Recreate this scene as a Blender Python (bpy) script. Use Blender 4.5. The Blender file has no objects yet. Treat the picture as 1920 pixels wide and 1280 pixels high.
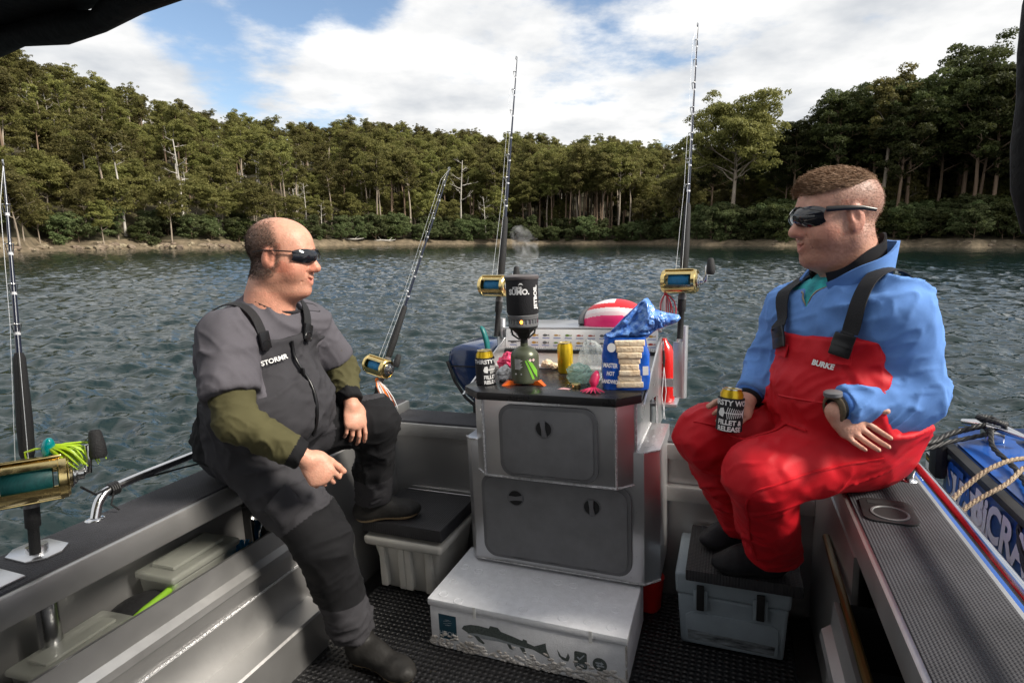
import bpy, bmesh, math, random
import numpy as np
from mathutils import Matrix, Vector
rad = math.radians
SC = bpy.context.scene
COL = SC.collection

# ------------------------------------------------------------------ camera
CAM_Z = 1.75                      # eye height above the water
cam_d = bpy.data.cameras.new('camera'); cam = bpy.data.objects.new('camera', cam_d); COL.objects.link(cam)
cam_d.sensor_width = 36.0; cam_d.lens = 19.95; cam_d.clip_start = 0.05; cam_d.clip_end = 4000
cam.location = (0, 0, CAM_Z); cam.rotation_euler = (rad(90 - 10.37), 0, 0)
SC.camera = cam

# ------------------------------------------------------------------ sky, sun, exposure
SUN_EL, SUN_AZ = rad(40), rad(112)          # azimuth clockwise from the view axis (+Y): to the right, a little behind
world = bpy.data.worlds.new('World'); SC.world = world; world.use_nodes = True
nt = world.node_tree; nt.nodes.clear(); N = nt.nodes.new; L = nt.links.new
out = N('ShaderNodeOutputWorld')
sky = N('ShaderNodeTexSky'); sky.sky_type = 'NISHITA'; sky.sun_disc = False
sky.sun_elevation = SUN_EL; sky.sun_rotation = SUN_AZ; sky.air_density = 1.0; sky.dust_density = 0.6
bg1 = N('ShaderNodeBackground'); bg1.inputs['Strength'].default_value = 0.085; L(sky.outputs[0], bg1.inputs['Color'])
tc = N('ShaderNodeTexCoord')
sep = N('ShaderNodeSeparateXYZ'); L(tc.outputs['Generated'], sep.inputs[0])
def math_n(op, a, b=None, clamp=False):
    n = N('ShaderNodeMath'); n.operation = op; n.use_clamp = clamp
    for i, v in enumerate((a, b)):
        if v is None: continue
        if isinstance(v, (int, float)): n.inputs[i].default_value = v
        else: L(v, n.inputs[i])
    return n.outputs[0]
zz = math_n('ADD', math_n('MAXIMUM', sep.outputs[2], 0.0), 0.16)
comb = N('ShaderNodeCombineXYZ')
L(math_n('DIVIDE', sep.outputs[0], zz), comb.inputs[0]); L(math_n('DIVIDE', sep.outputs[1], zz), comb.inputs[1])
n1 = N('ShaderNodeTexNoise'); n1.inputs['Scale'].default_value = 1.15; n1.inputs['Detail'].default_value = 8; n1.inputs['Roughness'].default_value = 0.60
mp = N('ShaderNodeMapping'); mp.inputs['Location'].default_value = (3.7, 1.9, 0.0); L(comb.outputs[0], mp.inputs[0]); L(mp.outputs[0], n1.inputs['Vector'])
# gaps between the clouds where the blue shows (directions of the gaps, as openings in the cloud layer)
cover = n1.outputs['Fac']
def gap(az, el, size, depth):
    global cover
    d = Vector((math.sin(rad(az)) * math.cos(rad(el)), math.cos(rad(az)) * math.cos(rad(el)), math.sin(rad(el))))
    dp = N('ShaderNodeVectorMath'); dp.operation = 'DOT_PRODUCT'; L(tc.outputs['Generated'], dp.inputs[0]); dp.inputs[1].default_value = d
    m = N('ShaderNodeMapRange'); m.interpolation_type = 'SMOOTHERSTEP'
    m.inputs[1].default_value = math.cos(rad(size)); m.inputs[2].default_value = math.cos(rad(size * 0.1)); m.inputs[3].default_value = 0; m.inputs[4].default_value = depth
    L(dp.outputs['Value'], m.inputs[0]); cover = math_n('SUBTRACT', cover, m.outputs[0])
gap(-25, 18, 9, 0.27); gap(-16, 24, 9, 0.24); gap(9, 26, 10, 0.24); gap(22, 27, 8, 0.18); gap(16, 9.5, 4, 0.14);
cm = N('ShaderNodeMapRange'); cm.interpolation_type = 'SMOOTHSTEP'
cm.inputs[1].default_value = 0.32; cm.inputs[2].default_value = 0.48; L(cover, cm.inputs[0])
n2 = N('ShaderNodeTexNoise'); n2.inputs['Scale'].default_value = 1.9; n2.inputs['Detail'].default_value = 7; n2.inputs['Roughness'].default_value = 0.55
mp2 = N('ShaderNodeMapping'); mp2.inputs['Location'].default_value = (8.2, 4.4, 2.0); L(comb.outputs[0], mp2.inputs[0]); L(mp2.outputs[0], n2.inputs['Vector'])
ramp = N('ShaderNodeValToRGB'); L(n2.outputs['Fac'], ramp.inputs[0])
ramp.color_ramp.elements[0].position = 0.30; ramp.color_ramp.elements[0].color = (0.56, 0.59, 0.63, 1)
ramp.color_ramp.elements[1].position = 0.62; ramp.color_ramp.elements[1].color = (1.0, 0.99, 0.97, 1)
bg2 = N('ShaderNodeBackground'); bg2.inputs['Strength'].default_value = 0.57; L(ramp.outputs[0], bg2.inputs['Color'])
mix = N('ShaderNodeMixShader'); L(cm.outputs[0], mix.inputs[0]); L(bg1.outputs[0], mix.inputs[1]); L(bg2.outputs[0], mix.inputs[2])
L(mix.outputs[0], out.inputs[0])

sun_d = bpy.data.lights.new('sun', 'SUN'); sun_d.energy = 3.2; sun_d.angle = rad(12); sun_d.color = (1.0, 0.93, 0.82)
sun = bpy.data.objects.new('sun', sun_d); COL.objects.link(sun)
sdir = Vector((math.sin(SUN_AZ) * math.cos(SUN_EL), math.cos(SUN_AZ) * math.cos(SUN_EL), math.sin(SUN_EL)))
sun.rotation_euler = sdir.to_track_quat('Z', 'Y').to_euler()

vs = SC.view_settings; vs.view_transform = 'Standard'; vs.look = 'None'; vs.exposure = 1.0; vs.gamma = 1.0; vs.use_curve_mapping = False
SC.cycles.max_bounces = 5; SC.cycles.diffuse_bounces = 3; SC.cycles.glossy_bounces = 3; SC.cycles.transparent_max_bounces = 12

# ------------------------------------------------------------------ the boat's own frame: r to the right, a aft, z up from the deck
_P, _RO, _TH = rad(8.95), rad(-2.46), rad(21.44)
def _axes(p, ro):
    cx = np.array([1., 0, 0]); cf = np.array([0, math.cos(p), -math.sin(p)]); cu = np.array([0, math.sin(p), math.cos(p)])
    return math.cos(ro) * cx + math.sin(ro) * cu, -math.sin(ro) * cx + math.cos(ro) * cu, cf
_cb = _axes(_P, _RO); _cw = _axes(rad(10.37), 0.0)
_ax = [np.array([math.cos(_TH), -math.sin(_TH), 0]), np.array([math.sin(_TH), math.cos(_TH), 0]), np.array([0, 0, 1.])]
BROT = Matrix([[sum(_cw[k][i] * (_cb[k] @ _ax[j]) for k in range(3)) for j in range(3)] for i in range(3)])   # the boat floats with a slight list and trim
BOAT = Matrix.Translation((0, 0, CAM_Z)) @ BROT.to_4x4() @ Matrix.Translation((0, 0, -1.55))
def b2w(p): return BOAT @ Vector(p)

# ------------------------------------------------------------------ materials
MATS = {}
def mat(name, col, rough=0.5, metal=0.0, var=0.0, vscale=8.0, bump=0.0, bscale=40.0, col2=None, spec=0.5, sss=0.0, trans=0.0, ior=1.45, alpha=1.0,
        coat=0.0, stretch=None, rvar=0.0, emit=None, detail=4.0, randobj=0.0, bdist=0.01):
    if name in MATS: return MATS[name]
    m = bpy.data.materials.new(name); m.use_nodes = True; t = m.node_tree; b = t.nodes['Principled BSDF']; n = t.nodes.new; l = t.links.new
    c = (*col, 1)
    b.inputs['Base Color'].default_value = c; b.inputs['Roughness'].default_value = rough; b.inputs['Metallic'].default_value = metal
    b.inputs['Specular IOR Level'].default_value = spec; b.inputs['IOR'].default_value = ior
    b.inputs['Transmission Weight'].default_value = trans; b.inputs['Alpha'].default_value = alpha; b.inputs['Coat Weight'].default_value = coat
    if sss: b.inputs['Subsurface Weight'].default_value = sss; b.inputs['Subsurface Radius'].default_value = (0.012, 0.005, 0.003)
    if emit: b.inputs['Emission Color'].default_value = (*emit[:3], 1); b.inputs['Emission Strength'].default_value = emit[3]
    co = n('ShaderNodeTexCoord').outputs['Object']
    if stretch:
        mpn = n('ShaderNodeMapping'); mpn.inputs['Scale'].default_value = stretch; l(co, mpn.inputs[0]); co = mpn.outputs[0]
    if var or col2 is not None or rvar:
        nz = n('ShaderNodeTexNoise'); nz.inputs['Scale'].default_value = vscale; nz.inputs['Detail'].default_value = detail; nz.inputs['Roughness'].default_value = 0.6; l(co, nz.inputs['Vector'])
        if var or col2 is not None:
            c2 = col2 if col2 is not None else tuple(min(1, x * (1 + var)) for x in col)
            c1 = col if col2 is not None else tuple(x * (1 - var) for x in col)
            rp = n('ShaderNodeValToRGB'); rp.color_ramp.elements[0].position = 0.32; rp.color_ramp.elements[1].position = 0.68
            rp.color_ramp.elements[0].color = (*c1, 1); rp.color_ramp.elements[1].color = (*c2, 1); l(nz.outputs['Fac'], rp.inputs[0])
            src = rp.outputs[0]
            if randobj:
                oi = n('ShaderNodeObjectInfo'); hs = n('ShaderNodeHueSaturation')
                mr = n('ShaderNodeMapRange'); mr.inputs[3].default_value = 1 - randobj; mr.inputs[4].default_value = 1 + randobj; l(oi.outputs['Random'], mr.inputs[0])
                l(mr.outputs[0], hs.inputs['Value'])
                mh = n('ShaderNodeMapRange'); mh.inputs[3].default_value = 0.485; mh.inputs[4].default_value = 0.52; l(oi.outputs['Random'], mh.inputs[0]); l(mh.outputs[0], hs.inputs['Hue'])
                l(src, hs.inputs['Color']); src = hs.outputs[0]
            l(src, b.inputs['Base Color'])
        if rvar:
            mr = n('ShaderNodeMapRange'); mr.inputs[3].default_value = max(0, rough - rvar); mr.inputs[4].default_value = min(1, rough + rvar)
            mr.inputs[1].default_value = 0.3; mr.inputs[2].default_value = 0.7
            l(nz.outputs['Fac'], mr.inputs[0]); l(mr.outputs[0], b.inputs['Roughness'])
    if bump:
        nb = n('ShaderNodeTexNoise'); nb.inputs['Scale'].default_value = bscale; nb.inputs['Detail'].default_value = 5; l(co, nb.inputs['Vector'])
        bp = n('ShaderNodeBump'); bp.inputs['Strength'].default_value = bump; bp.inputs['Distance'].default_value = bdist; l(nb.outputs['Fac'], bp.inputs['Height']); l(bp.outputs[0], b.inputs['Normal'])
    MATS[name] = m
    return m
def wave_bump(m, scale, strength, axis='X', dist=0.003, kind='BANDS', mult=None):
    """adds a woven or ribbed relief to a material: two crossed sine bands"""
    t = m.node_tree; n = t.nodes.new; l = t.links.new; b = t.nodes['Principled BSDF']
    co = n('ShaderNodeTexCoord').outputs['Object']
    hs = None
    for ax in axis:
        w = n('ShaderNodeTexWave'); w.wave_type = 'BANDS'; w.bands_direction = ax; w.inputs['Scale'].default_value = scale; l(co, w.inputs['Vector'])
        if hs is None: hs = w.outputs['Fac']
        else:
            mu = n('ShaderNodeMath'); mu.operation = 'MULTIPLY'; l(hs, mu.inputs[0]); l(w.outputs['Fac'], mu.inputs[1]); hs = mu.outputs[0]
    bp = n('ShaderNodeBump'); bp.inputs['Strength'].default_value = strength; bp.inputs['Distance'].default_value = dist; l(hs, bp.inputs['Height'])
    old = b.inputs['Normal'].links
    if old: l(old[0].from_socket, bp.inputs['Normal'])
    l(bp.outputs[0], b.inputs['Normal'])
    return m

# ------------------------------------------------------------------ mesh building
class MB:
    """collects shapes as vertices and faces, then links them as ONE mesh object"""
    def __init__(s): s.v = []; s.f = []; s.m = []; s.mi = 0
    def add(s, vs, fs):
        o = len(s.v); s.v += [tuple(map(float, v)) for v in vs]; s.f += [tuple(i + o for i in f) for f in fs]; s.m += [s.mi] * len(fs); return s
    def box(s, lo, hi, bev=0.0, M=None):
        bm = bmesh.new(); bmesh.ops.create_cube(bm, size=1)
        for v in bm.verts: v.co = Vector([lo[i] + (v.co[i] + 0.5) * (hi[i] - lo[i]) for i in range(3)])
        if bev: bmesh.ops.bevel(bm, geom=bm.edges[:], offset=bev, segments=2, affect='EDGES', profile=0.6)
        return s.bm(bm, M)
    def bm(s, bm, M=None):
        bm.verts.index_update()
        vs = [(M @ v.co) if M else v.co.copy() for v in bm.verts]; fs = [[v.index for v in f.verts] for f in bm.faces]; bm.free()
        return s.add(vs, fs)
    def tube(s, pts, r, n=8, caps=True, flat=None):
        """tube along a path; r a number or one per point; flat=(normal, ratio) squashes it"""
        pts = [Vector(p) for p in pts]; rs = r if hasattr(r, '__len__') else [r] * len(pts); vs = []; fs = []
        up = None
        for i, p in enumerate(pts):
            d = (pts[min(i + 1, len(pts) - 1)] - pts[max(i - 1, 0)])
            d = d.normalized() if d.length > 1e-9 else Vector((0, 0, 1))
            if up is None:
                up = Vector((0, 0, 1)) if abs(d.z) < 0.9 else Vector((1, 0, 0))
            x = d.cross(up); x = x.normalized() if x.length > 1e-6 else Vector((1, 0, 0)); y = x.cross(d).normalized(); up = y
            for k in range(n):
                t = 2 * math.pi * k / n; vs.append(p + (x * math.cos(t) + y * math.sin(t) * (flat or 1.0)) * rs[i])
        for i in range(len(pts) - 1):
            for k in range(n): fs.append((i * n + k, i * n + (k + 1) % n, (i + 1) * n + (k + 1) % n, (i + 1) * n + k))
        if caps: fs.append(tuple(range(n))[::-1]); fs.append(tuple((len(pts) - 1) * n + k for k in range(n)))
        return s.add(vs, fs)
    def lathe(s, prof, c=(0, 0, 0), n=24, M=None, caps=True):
        """profile of (radius, height) about z"""
        vs = []; fs = []
        for (r, z) in prof:
            for k in range(n):
                t = 2 * math.pi * k / n; v = Vector((r * math.cos(t), r * math.sin(t), z)); vs.append((M @ v if M else v) + Vector(c))
        for i in range(len(prof) - 1):
            for k in range(n): fs.append((i * n + k, i * n + (k + 1) % n, (i + 1) * n + (k + 1) % n, (i + 1) * n + k))
        if caps: fs.append(tuple(range(n))[::-1]); fs.append(tuple((len(prof) - 1) * n + k for k in range(n)))
        return s.add(vs, fs)
    def prism(s, poly, d0, d1, M=None, bev=0.0):
        """polygon in xy, from z=d0 to z=d1"""
        n = len(poly); bm = bmesh.new()
        lo = [bm.verts.new((p[0], p[1], d0)) for p in poly]; hi = [bm.verts.new((p[0], p[1], d1)) for p in poly]
        bm.faces.new(lo[::-1]); bm.faces.new(hi)
        for i in range(n): bm.faces.new((lo[i], lo[(i + 1) % n], hi[(i + 1) % n], hi[i]))
        bmesh.ops.recalc_face_normals(bm, faces=bm.faces[:])
        if bev: bmesh.ops.bevel(bm, geom=bm.edges[:], offset=bev, segments=2, affect='EDGES', profile=0.6)
        return s.bm(bm, M)
    def ell(s, c, r, M=None, u=16, v=10):
        bm = bmesh.new(); bmesh.ops.create_uvsphere(bm, u_segments=u, v_segments=v, radius=1)
        for q in bm.verts: q.co = Vector((q.co.x * r[0], q.co.y * r[1], q.co.z * r[2]))
        for q in bm.verts: q.co = (M @ q.co if M else q.co) + Vector(c)
        return s.bm(bm)
    def build(s, name, material, parent=None, base=(0, 0, 0), smooth=None, world=None):
        me = bpy.data.meshes.new(name); b = Vector(base)
        me.from_pydata([tuple(Vector(v) - b) for v in s.v], [], s.f)
        ms = material if isinstance(material, (list, tuple)) else [material]
        for q in ms: me.materials.append(q)
        if len(ms) > 1: me.polygons.foreach_set('material_index', s.m)
        me.validate(); me.update()
        o = bpy.data.objects.new(name, me); COL.objects.link(o)
        if parent is not None: o.parent = parent
        if smooth is not None: shade(me, smooth)
        if world is not None: o.matrix_world = world
        return o
def shade(me, ang=35):
    me.polygons.foreach_set('use_smooth', [True] * len(me.polygons))
    if ang < 180:
        bm = bmesh.new(); bm.from_mesh(me); c = math.cos(rad(ang))
        for e in bm.edges:
            if len(e.link_faces) == 2 and e.link_faces[0].normal.dot(e.link_faces[1].normal) < c: e.smooth = False
        bm.to_mesh(me); bm.free()
def mesh_np(name, V, F, mats, mi=None, smooth=False):
    """fast mesh from arrays; F is (n,3) or (n,4)"""
    me = bpy.data.meshes.new(name); k = F.shape[1]
    me.vertices.add(len(V)); me.vertices.foreach_set('co', np.ascontiguousarray(V, np.float32).ravel())
    me.loops.add(F.size); me.loops.foreach_set('vertex_index', np.ascontiguousarray(F, np.int32).ravel())
    me.polygons.add(len(F)); me.polygons.foreach_set('loop_start', np.arange(0, F.size, k, dtype=np.int32))
    me.polygons.foreach_set('loop_total', np.full(len(F), k, np.int32))
    for q in (mats if isinstance(mats, (list, tuple)) else [mats]): me.materials.append(q)
    if mi is not None: me.polygons.foreach_set('material_index', np.ascontiguousarray(mi, np.int32))
    me.polygons.foreach_set('use_smooth', np.full(len(F), smooth)); me.update(calc_edges=True); me.validate()
    return me
def link(name, me, parent=None):
    o = bpy.data.objects.new(name, me); COL.objects.link(o)
    if parent is not None: o.parent = parent
    return o
def tag(o, label=None, cat=None, group=None, kind=None):
    if label: o['label'] = label
    if cat: o['category'] = cat
    if group: o['group'] = group
    if kind: o['kind'] = kind
    return o
def empty(name, label, cat, base=(0, 0, 0), group=None, M=None):
    """an Empty at a thing's base, standing in the boat's frame unless M is given"""
    o = bpy.data.objects.new(name, None); o.empty_display_size = 0.1; COL.objects.link(o)
    o.matrix_world = (BOAT if M is None else M) @ Matrix.Translation(base)
    return tag(o, label, cat, group)
def copy_tree(o, parent=None):
    c = o.copy(); COL.objects.link(c); c.parent = parent
    for ch in list(o.children): copy_tree(ch, c)
    return c
def rotm(x=0, y=0, z=0): return (Matrix.Rotation(rad(z), 4, 'Z') @ Matrix.Rotation(rad(y), 4, 'Y') @ Matrix.Rotation(rad(x), 4, 'X'))
def frame(origin, x, y):
    """matrix whose local x,y axes lie along the given directions"""
    x = Vector(x).normalized(); z = x.cross(Vector(y)).normalized(); y = z.cross(x)
    return Matrix(((x.x, y.x, z.x, origin[0]), (x.y, y.y, z.y, origin[1]), (x.z, y.z, z.z, origin[2]), (0, 0, 0, 1)))
def rrect(x0, y0, x1, y1, r, n=5):
    p = []
    for cx, cy, a0 in ((x1 - r, y1 - r, 0), (x0 + r, y1 - r, 90), (x0 + r, y0 + r, 180), (x1 - r, y0 + r, 270)):
        for k in range(n + 1):
            a = rad(a0 + 90 * k / n); p.append((cx + r * math.cos(a), cy + r * math.sin(a)))
    return p
def text_mesh(txt, size, M=None, bend=None, align='CENTER', shear=0.0, bold=0.0, sx=1.0, depth=0.0006):
    """lettering as a mesh in xy; bend = radius of the cylinder (about z) it is printed on"""
    cu = bpy.data.curves.new('t', 'FONT'); cu.body = txt; cu.size = size; cu.align_x = align; cu.align_y = 'CENTER'; cu.shear = shear; cu.offset = bold; cu.resolution_u = 3
    ob = bpy.data.objects.new('t', cu); COL.objects.link(ob)
    dg = bpy.context.evaluated_depsgraph_get(); me = bpy.data.meshes.new_from_object(ob.evaluated_get(dg))
    vs = [v.co.copy() for v in me.vertices]; fs = [tuple(p.vertices) for p in me.polygons]
    bpy.data.objects.remove(ob); bpy.data.curves.remove(cu); bpy.data.meshes.remove(me)
    for v in vs: v.x *= sx
    if bend:
        R = bend; vs = [Vector((R * math.sin(v.x / R), -R * math.cos(v.x / R), v.y)) for v in vs]
    else:
        for v in vs: v.z += depth
    if M: vs = [M @ v for v in vs]
    return vs, fs
# value noise on arrays
def vnoise(p, seed=0):
    p = np.asarray(p, np.float64); i = np.floor(p).astype(np.int64); f = p - i; f = f * f * (3 - 2 * f)
    def h(ix, iy, iz):
        n = (ix * 374761393 + iy * 668265263 + iz * 2147483647 + seed * 974711) & 0x7fffffff
        n = ((n ^ (n >> 13)) * 1274126177) & 0x7fffffff
        return ((n ^ (n >> 16)) & 0xffff) / 65535.0
    r = 0
    for dx in (0, 1):
        for dy in (0, 1):
            for dz in (0, 1):
                w = (f[:, 0] if dx else 1 - f[:, 0]) * (f[:, 1] if dy else 1 - f[:, 1]) * (f[:, 2] if dz else 1 - f[:, 2])
                r = r + w * h(i[:, 0] + dx, i[:, 1] + dy, i[:, 2] + dz)
    return r
def fbm(p, oct=3, seed=0):
    r = 0; a = 0.5; p = np.asarray(p, float)
    for k in range(oct): r = r + a * vnoise(p * 2 ** k + 17.3 * k, seed + k); a *= 0.5
    return r / (1 - 0.5 ** oct)

# ------------------------------------------------------------------ terrain round the bay
rng = np.random.default_rng(7)
SH_PX = np.array([-900, -300, 0, 100, 300, 500, 700, 900, 1050, 1240, 1330, 1450, 1600, 1700, 1900, 2300, 2900], float)
SH_Y = np.array([34, 54, 68, 77, 92, 106, 137, 156, 158, 150, 124, 119, 113, 108, 99, 78, 45], float)
def u_of_px(px): return (np.asarray(px, float) - 960) / 1083.0
SH_U = u_of_px(SH_PX)
def shore_y(u): return np.interp(u, SH_U, SH_Y) + 1.5 * np.sin(np.asarray(u) * 37) + 0.8 * np.sin(np.asarray(u) * 91 + 1)
def height(u, d):
    """ground height d metres behind the water's edge along view line u"""
    u = np.asarray(u, float); d = np.asarray(d, float); px = u * 1083 + 960
    bank = np.where(d < 0, d * 0.35, 0.95 * (1 - np.exp(-np.maximum(d, 0) / 1.6)))
    left = np.clip((d - 2) * 0.46, 0, 1e9); left = 47 * (1 - np.exp(-np.maximum(left, 0) / 47))
    left = left * np.interp(px, [-600, -100, 60, 130, 220, 400], [1.5, 1.36, 1.24, 1.14, 0.98, 0.88])
    cen = np.interp(d, [0, 12, 40, 80, 150, 240, 400], [0, 1.4, 8, 20, 35, 41, 40])
    rgt = np.interp(d, [0, 10, 40, 90, 160, 400], [0, 1.8, 5.0, 8.0, 9.0, 8.0])
    wl = np.interp(px, [300, 620], [1, 0]); wr = np.interp(px, [1220, 1420], [0, 1])
    h = bank + wl * left + (1 - wl) * (1 - wr) * cen * np.interp(px, [900, 1150, 1300], [1.0, 0.86, 0.72]) + (1 - wl) * wr * rgt
    n = fbm(np.stack([u.ravel() * 22, d.ravel() / 18, 0 * d.ravel()], 1), 3, 3).reshape(d.shape) - 0.5
    return h + n * np.clip(d / 12, 0, 1) * 2.5
us = np.linspace(-1.9, 1.9, 260); ds = np.concatenate([np.linspace(-6, 12, 26), np.geomspace(14, 520, 46)])
UU, DD = np.meshgrid(us, ds); YY = shore_y(UU) + DD; XX = UU * YY; ZZ = height(UU, DD)
ZZ = np.where((DD > -1) & (DD < 6), ZZ + 0.25 * (fbm(np.stack([XX.ravel(), YY.ravel(), 0 * XX.ravel()], 1), 2, 5).reshape(XX.shape) - 0.5), ZZ)
nu = len(us); nd = len(ds); idx = np.arange(nu * nd).reshape(nd, nu)
Fq = np.stack([idx[:-1, :-1], idx[:-1, 1:], idx[1:, 1:], idx[1:, :-1]], -1).reshape(-1, 4)
m_ground = mat('forest floor', (0.030, 0.026, 0.014), 0.95, var=0.5, vscale=0.25, col2=(0.07, 0.06, 0.028), bump=0.6, bscale=1.5)
m_beach = mat('bank gravel', (0.07, 0.055, 0.034), 0.9, col2=(0.20, 0.155, 0.10), vscale=0.9, bump=0.8, bscale=3.0, bdist=0.1, detail=9)
dface = DD[:-1, :-1].ravel()
me = mesh_np('hill_terrain', np.stack([XX, YY, ZZ], -1).reshape(-1, 3), Fq, [m_ground, m_beach], (dface < 3.2).astype(int), True)
tag(link('hill_terrain', me), kind='structure')

# ------------------------------------------------------------------ water: a sheet of small wind ripples, finer near the boat
def water_sheet():
    rr = np.concatenate([np.geomspace(1.0, 190, 940)]); th = np.linspace(rad(-62), rad(62), 640)
    R, T = np.meshgrid(rr, th, indexing='ij'); X = R * np.sin(T); Y = R * np.cos(T); Z = np.zeros_like(X)
    g = np.random.default_rng(3); cell = np.maximum(R * (rr[1] / rr[0] - 1), R * (th[1] - th[0]))
    for k in range(60):
        lam = 0.10 * (1.0 / 0.10) ** (k / 51.0); a = rad(78) + g.normal() * 0.50; kx, ky = math.cos(a) * 2 * math.pi / lam, math.sin(a) * 2 * math.pi / lam
        amp = (0.0112 if k < 52 else 0.0024) * lam * g.uniform(0.6, 1.3); w = np.clip(lam / cell / 2.2 - 0.6, 0, 1)
        ph = kx * X + ky * Y + g.uniform(0, 6.28) + 0.9 * np.sin(0.23 * X / lam ** 0.5 + k) + 0.9 * np.sin(0.19 * Y / lam ** 0.5 + 2 * k)
        s = np.sin(ph); Z += w * amp * (s + 0.28 * np.cos(2 * ph))
    patch = 0.62 + 0.75 * fbm(np.stack([X.ravel() / 3.5, Y.ravel() / 6.0, 0 * X.ravel()], 1), 3, 11).reshape(X.shape)
    Z *= patch * 1.15
    wi = np.array(BOAT.inverted())[:3]; q = np.stack([X, Y, Z, np.ones_like(X)], -1) @ wi.T; ins = (q[..., 0] > -1.91) & (q[..., 0] < 0.58) & (q[..., 1] < 2.60) & (q[..., 1] > -1.4); Z = np.where(ins, -0.30, Z)      # the hull displaces it
    nr, ntt = X.shape; ix = np.arange(nr * ntt).reshape(nr, ntt)
    F = np.stack([ix[:-1, :-1], ix[1:, :-1], ix[1:, 1:], ix[:-1, 1:]], -1).reshape(-1, 4)[:, ::-1]
    return np.stack([X, Y, Z], -1).reshape(-1, 3), F
m_water = mat('bay water', (0.004, 0.014, 0.014), 0.025, ior=1.45, bump=0.5, bscale=5.0, bdist=0.05, stretch=(0.6, 1.5, 1.0))
V, F = water_sheet()
wo = tag(link('water', mesh_np('water', V, F, m_water, None, True)), kind='structure')
# the same water beyond the rippled sheet, just below it, to the ends of the bay
mb = MB(); mb.add([(-1500, -1500, -0.35), (1500, -1500, -0.35), (1500, 1500, -0.35), (-1500, 1500, -0.35)], [(0, 1, 2, 3)])
tag(mb.build('water', m_water), kind='structure')

# ------------------------------------------------------------------ trees
def leaf_mat(name, c1, c2, vs):
    m = mat(name, c1, 0.62, col2=c2, vscale=vs, randobj=0.38, spec=0.25); t = m.node_tree; b = t.nodes['Principled BSDF']; src = b.inputs['Base Color'].links[0].from_socket
    tr = t.nodes.new('ShaderNodeBsdfTranslucent'); mx = t.nodes.new('ShaderNodeMixShader'); mx.inputs[0].default_value = 0.42; t.links.new(src, tr.inputs['Color']); o_ = t.nodes['Material Output']
    t.links.new(b.outputs[0], mx.inputs[1]); t.links.new(tr.outputs[0], mx.inputs[2]); t.links.new(mx.outputs[0], o_.inputs['Surface']); return m
m_leafA = leaf_mat('gum foliage', (0.105, 0.108, 0.030), (0.235, 0.215, 0.072), 0.55)
m_leaf_shade = leaf_mat('shade-toned foliage', (0.036, 0.048, 0.017), (0.100, 0.112, 0.034), 0.6)  # shade of the right stand put into the leaf colour; one bush shares it
m_leafC = leaf_mat('scrub foliage', (0.062, 0.085, 0.030), (0.165, 0.190, 0.080), 0.8)
m_barkA = mat('pale gum bark', (0.20, 0.155, 0.115), 0.85, col2=(0.42, 0.36, 0.29), vscale=1.2, stretch=(1, 1, 0.18), bump=0.5, bscale=5)
m_barkB = mat('dead grey wood', (0.36, 0.33, 0.29), 0.8, col2=(0.55, 0.52, 0.47), vscale=1.5, stretch=(1, 1, 0.2), bump=0.4, bscale=6)
m_barkC = mat('brown bark', (0.13, 0.085, 0.055), 0.9, col2=(0.28, 0.20, 0.14), vscale=1.1, stretch=(1, 1, 0.15), bump=0.5, bscale=5)
def leaf_quads(g, cen, rx, rz, n, size):
    """n leaf sprays filling a domed clump, thicker towards its top"""
    d = g.normal(size=(n, 3)); d /= np.linalg.norm(d, axis=1)[:, None]; d[:, 2] = np.where(g.random(n) < 0.75, np.abs(d[:, 2]), d[:, 2] * 0.8)
    rr = (0.45 + 0.55 * g.random(n) ** 0.6)[:, None]
    p = cen + d * rr * np.array([rx, rx, rz])
    nrm = d * 0.75 + g.normal(size=(n, 3)) * 0.60 + np.array([0, 0, 0.30]); nrm /= np.linalg.norm(nrm, axis=1)[:, None]
    t = np.cross(nrm, g.normal(size=(n, 3))); t /= np.linalg.norm(t, axis=1)[:, None]; b = np.cross(nrm, t)
    s = size * g.uniform(0.6, 1.35, (n, 1)); t = t * s; b = b * s * g.uniform(0.35, 0.7, (n, 1))
    return np.stack([p - t, p - b * 0.9, p + t, p + b], 1).reshape(-1, 3)
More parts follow.
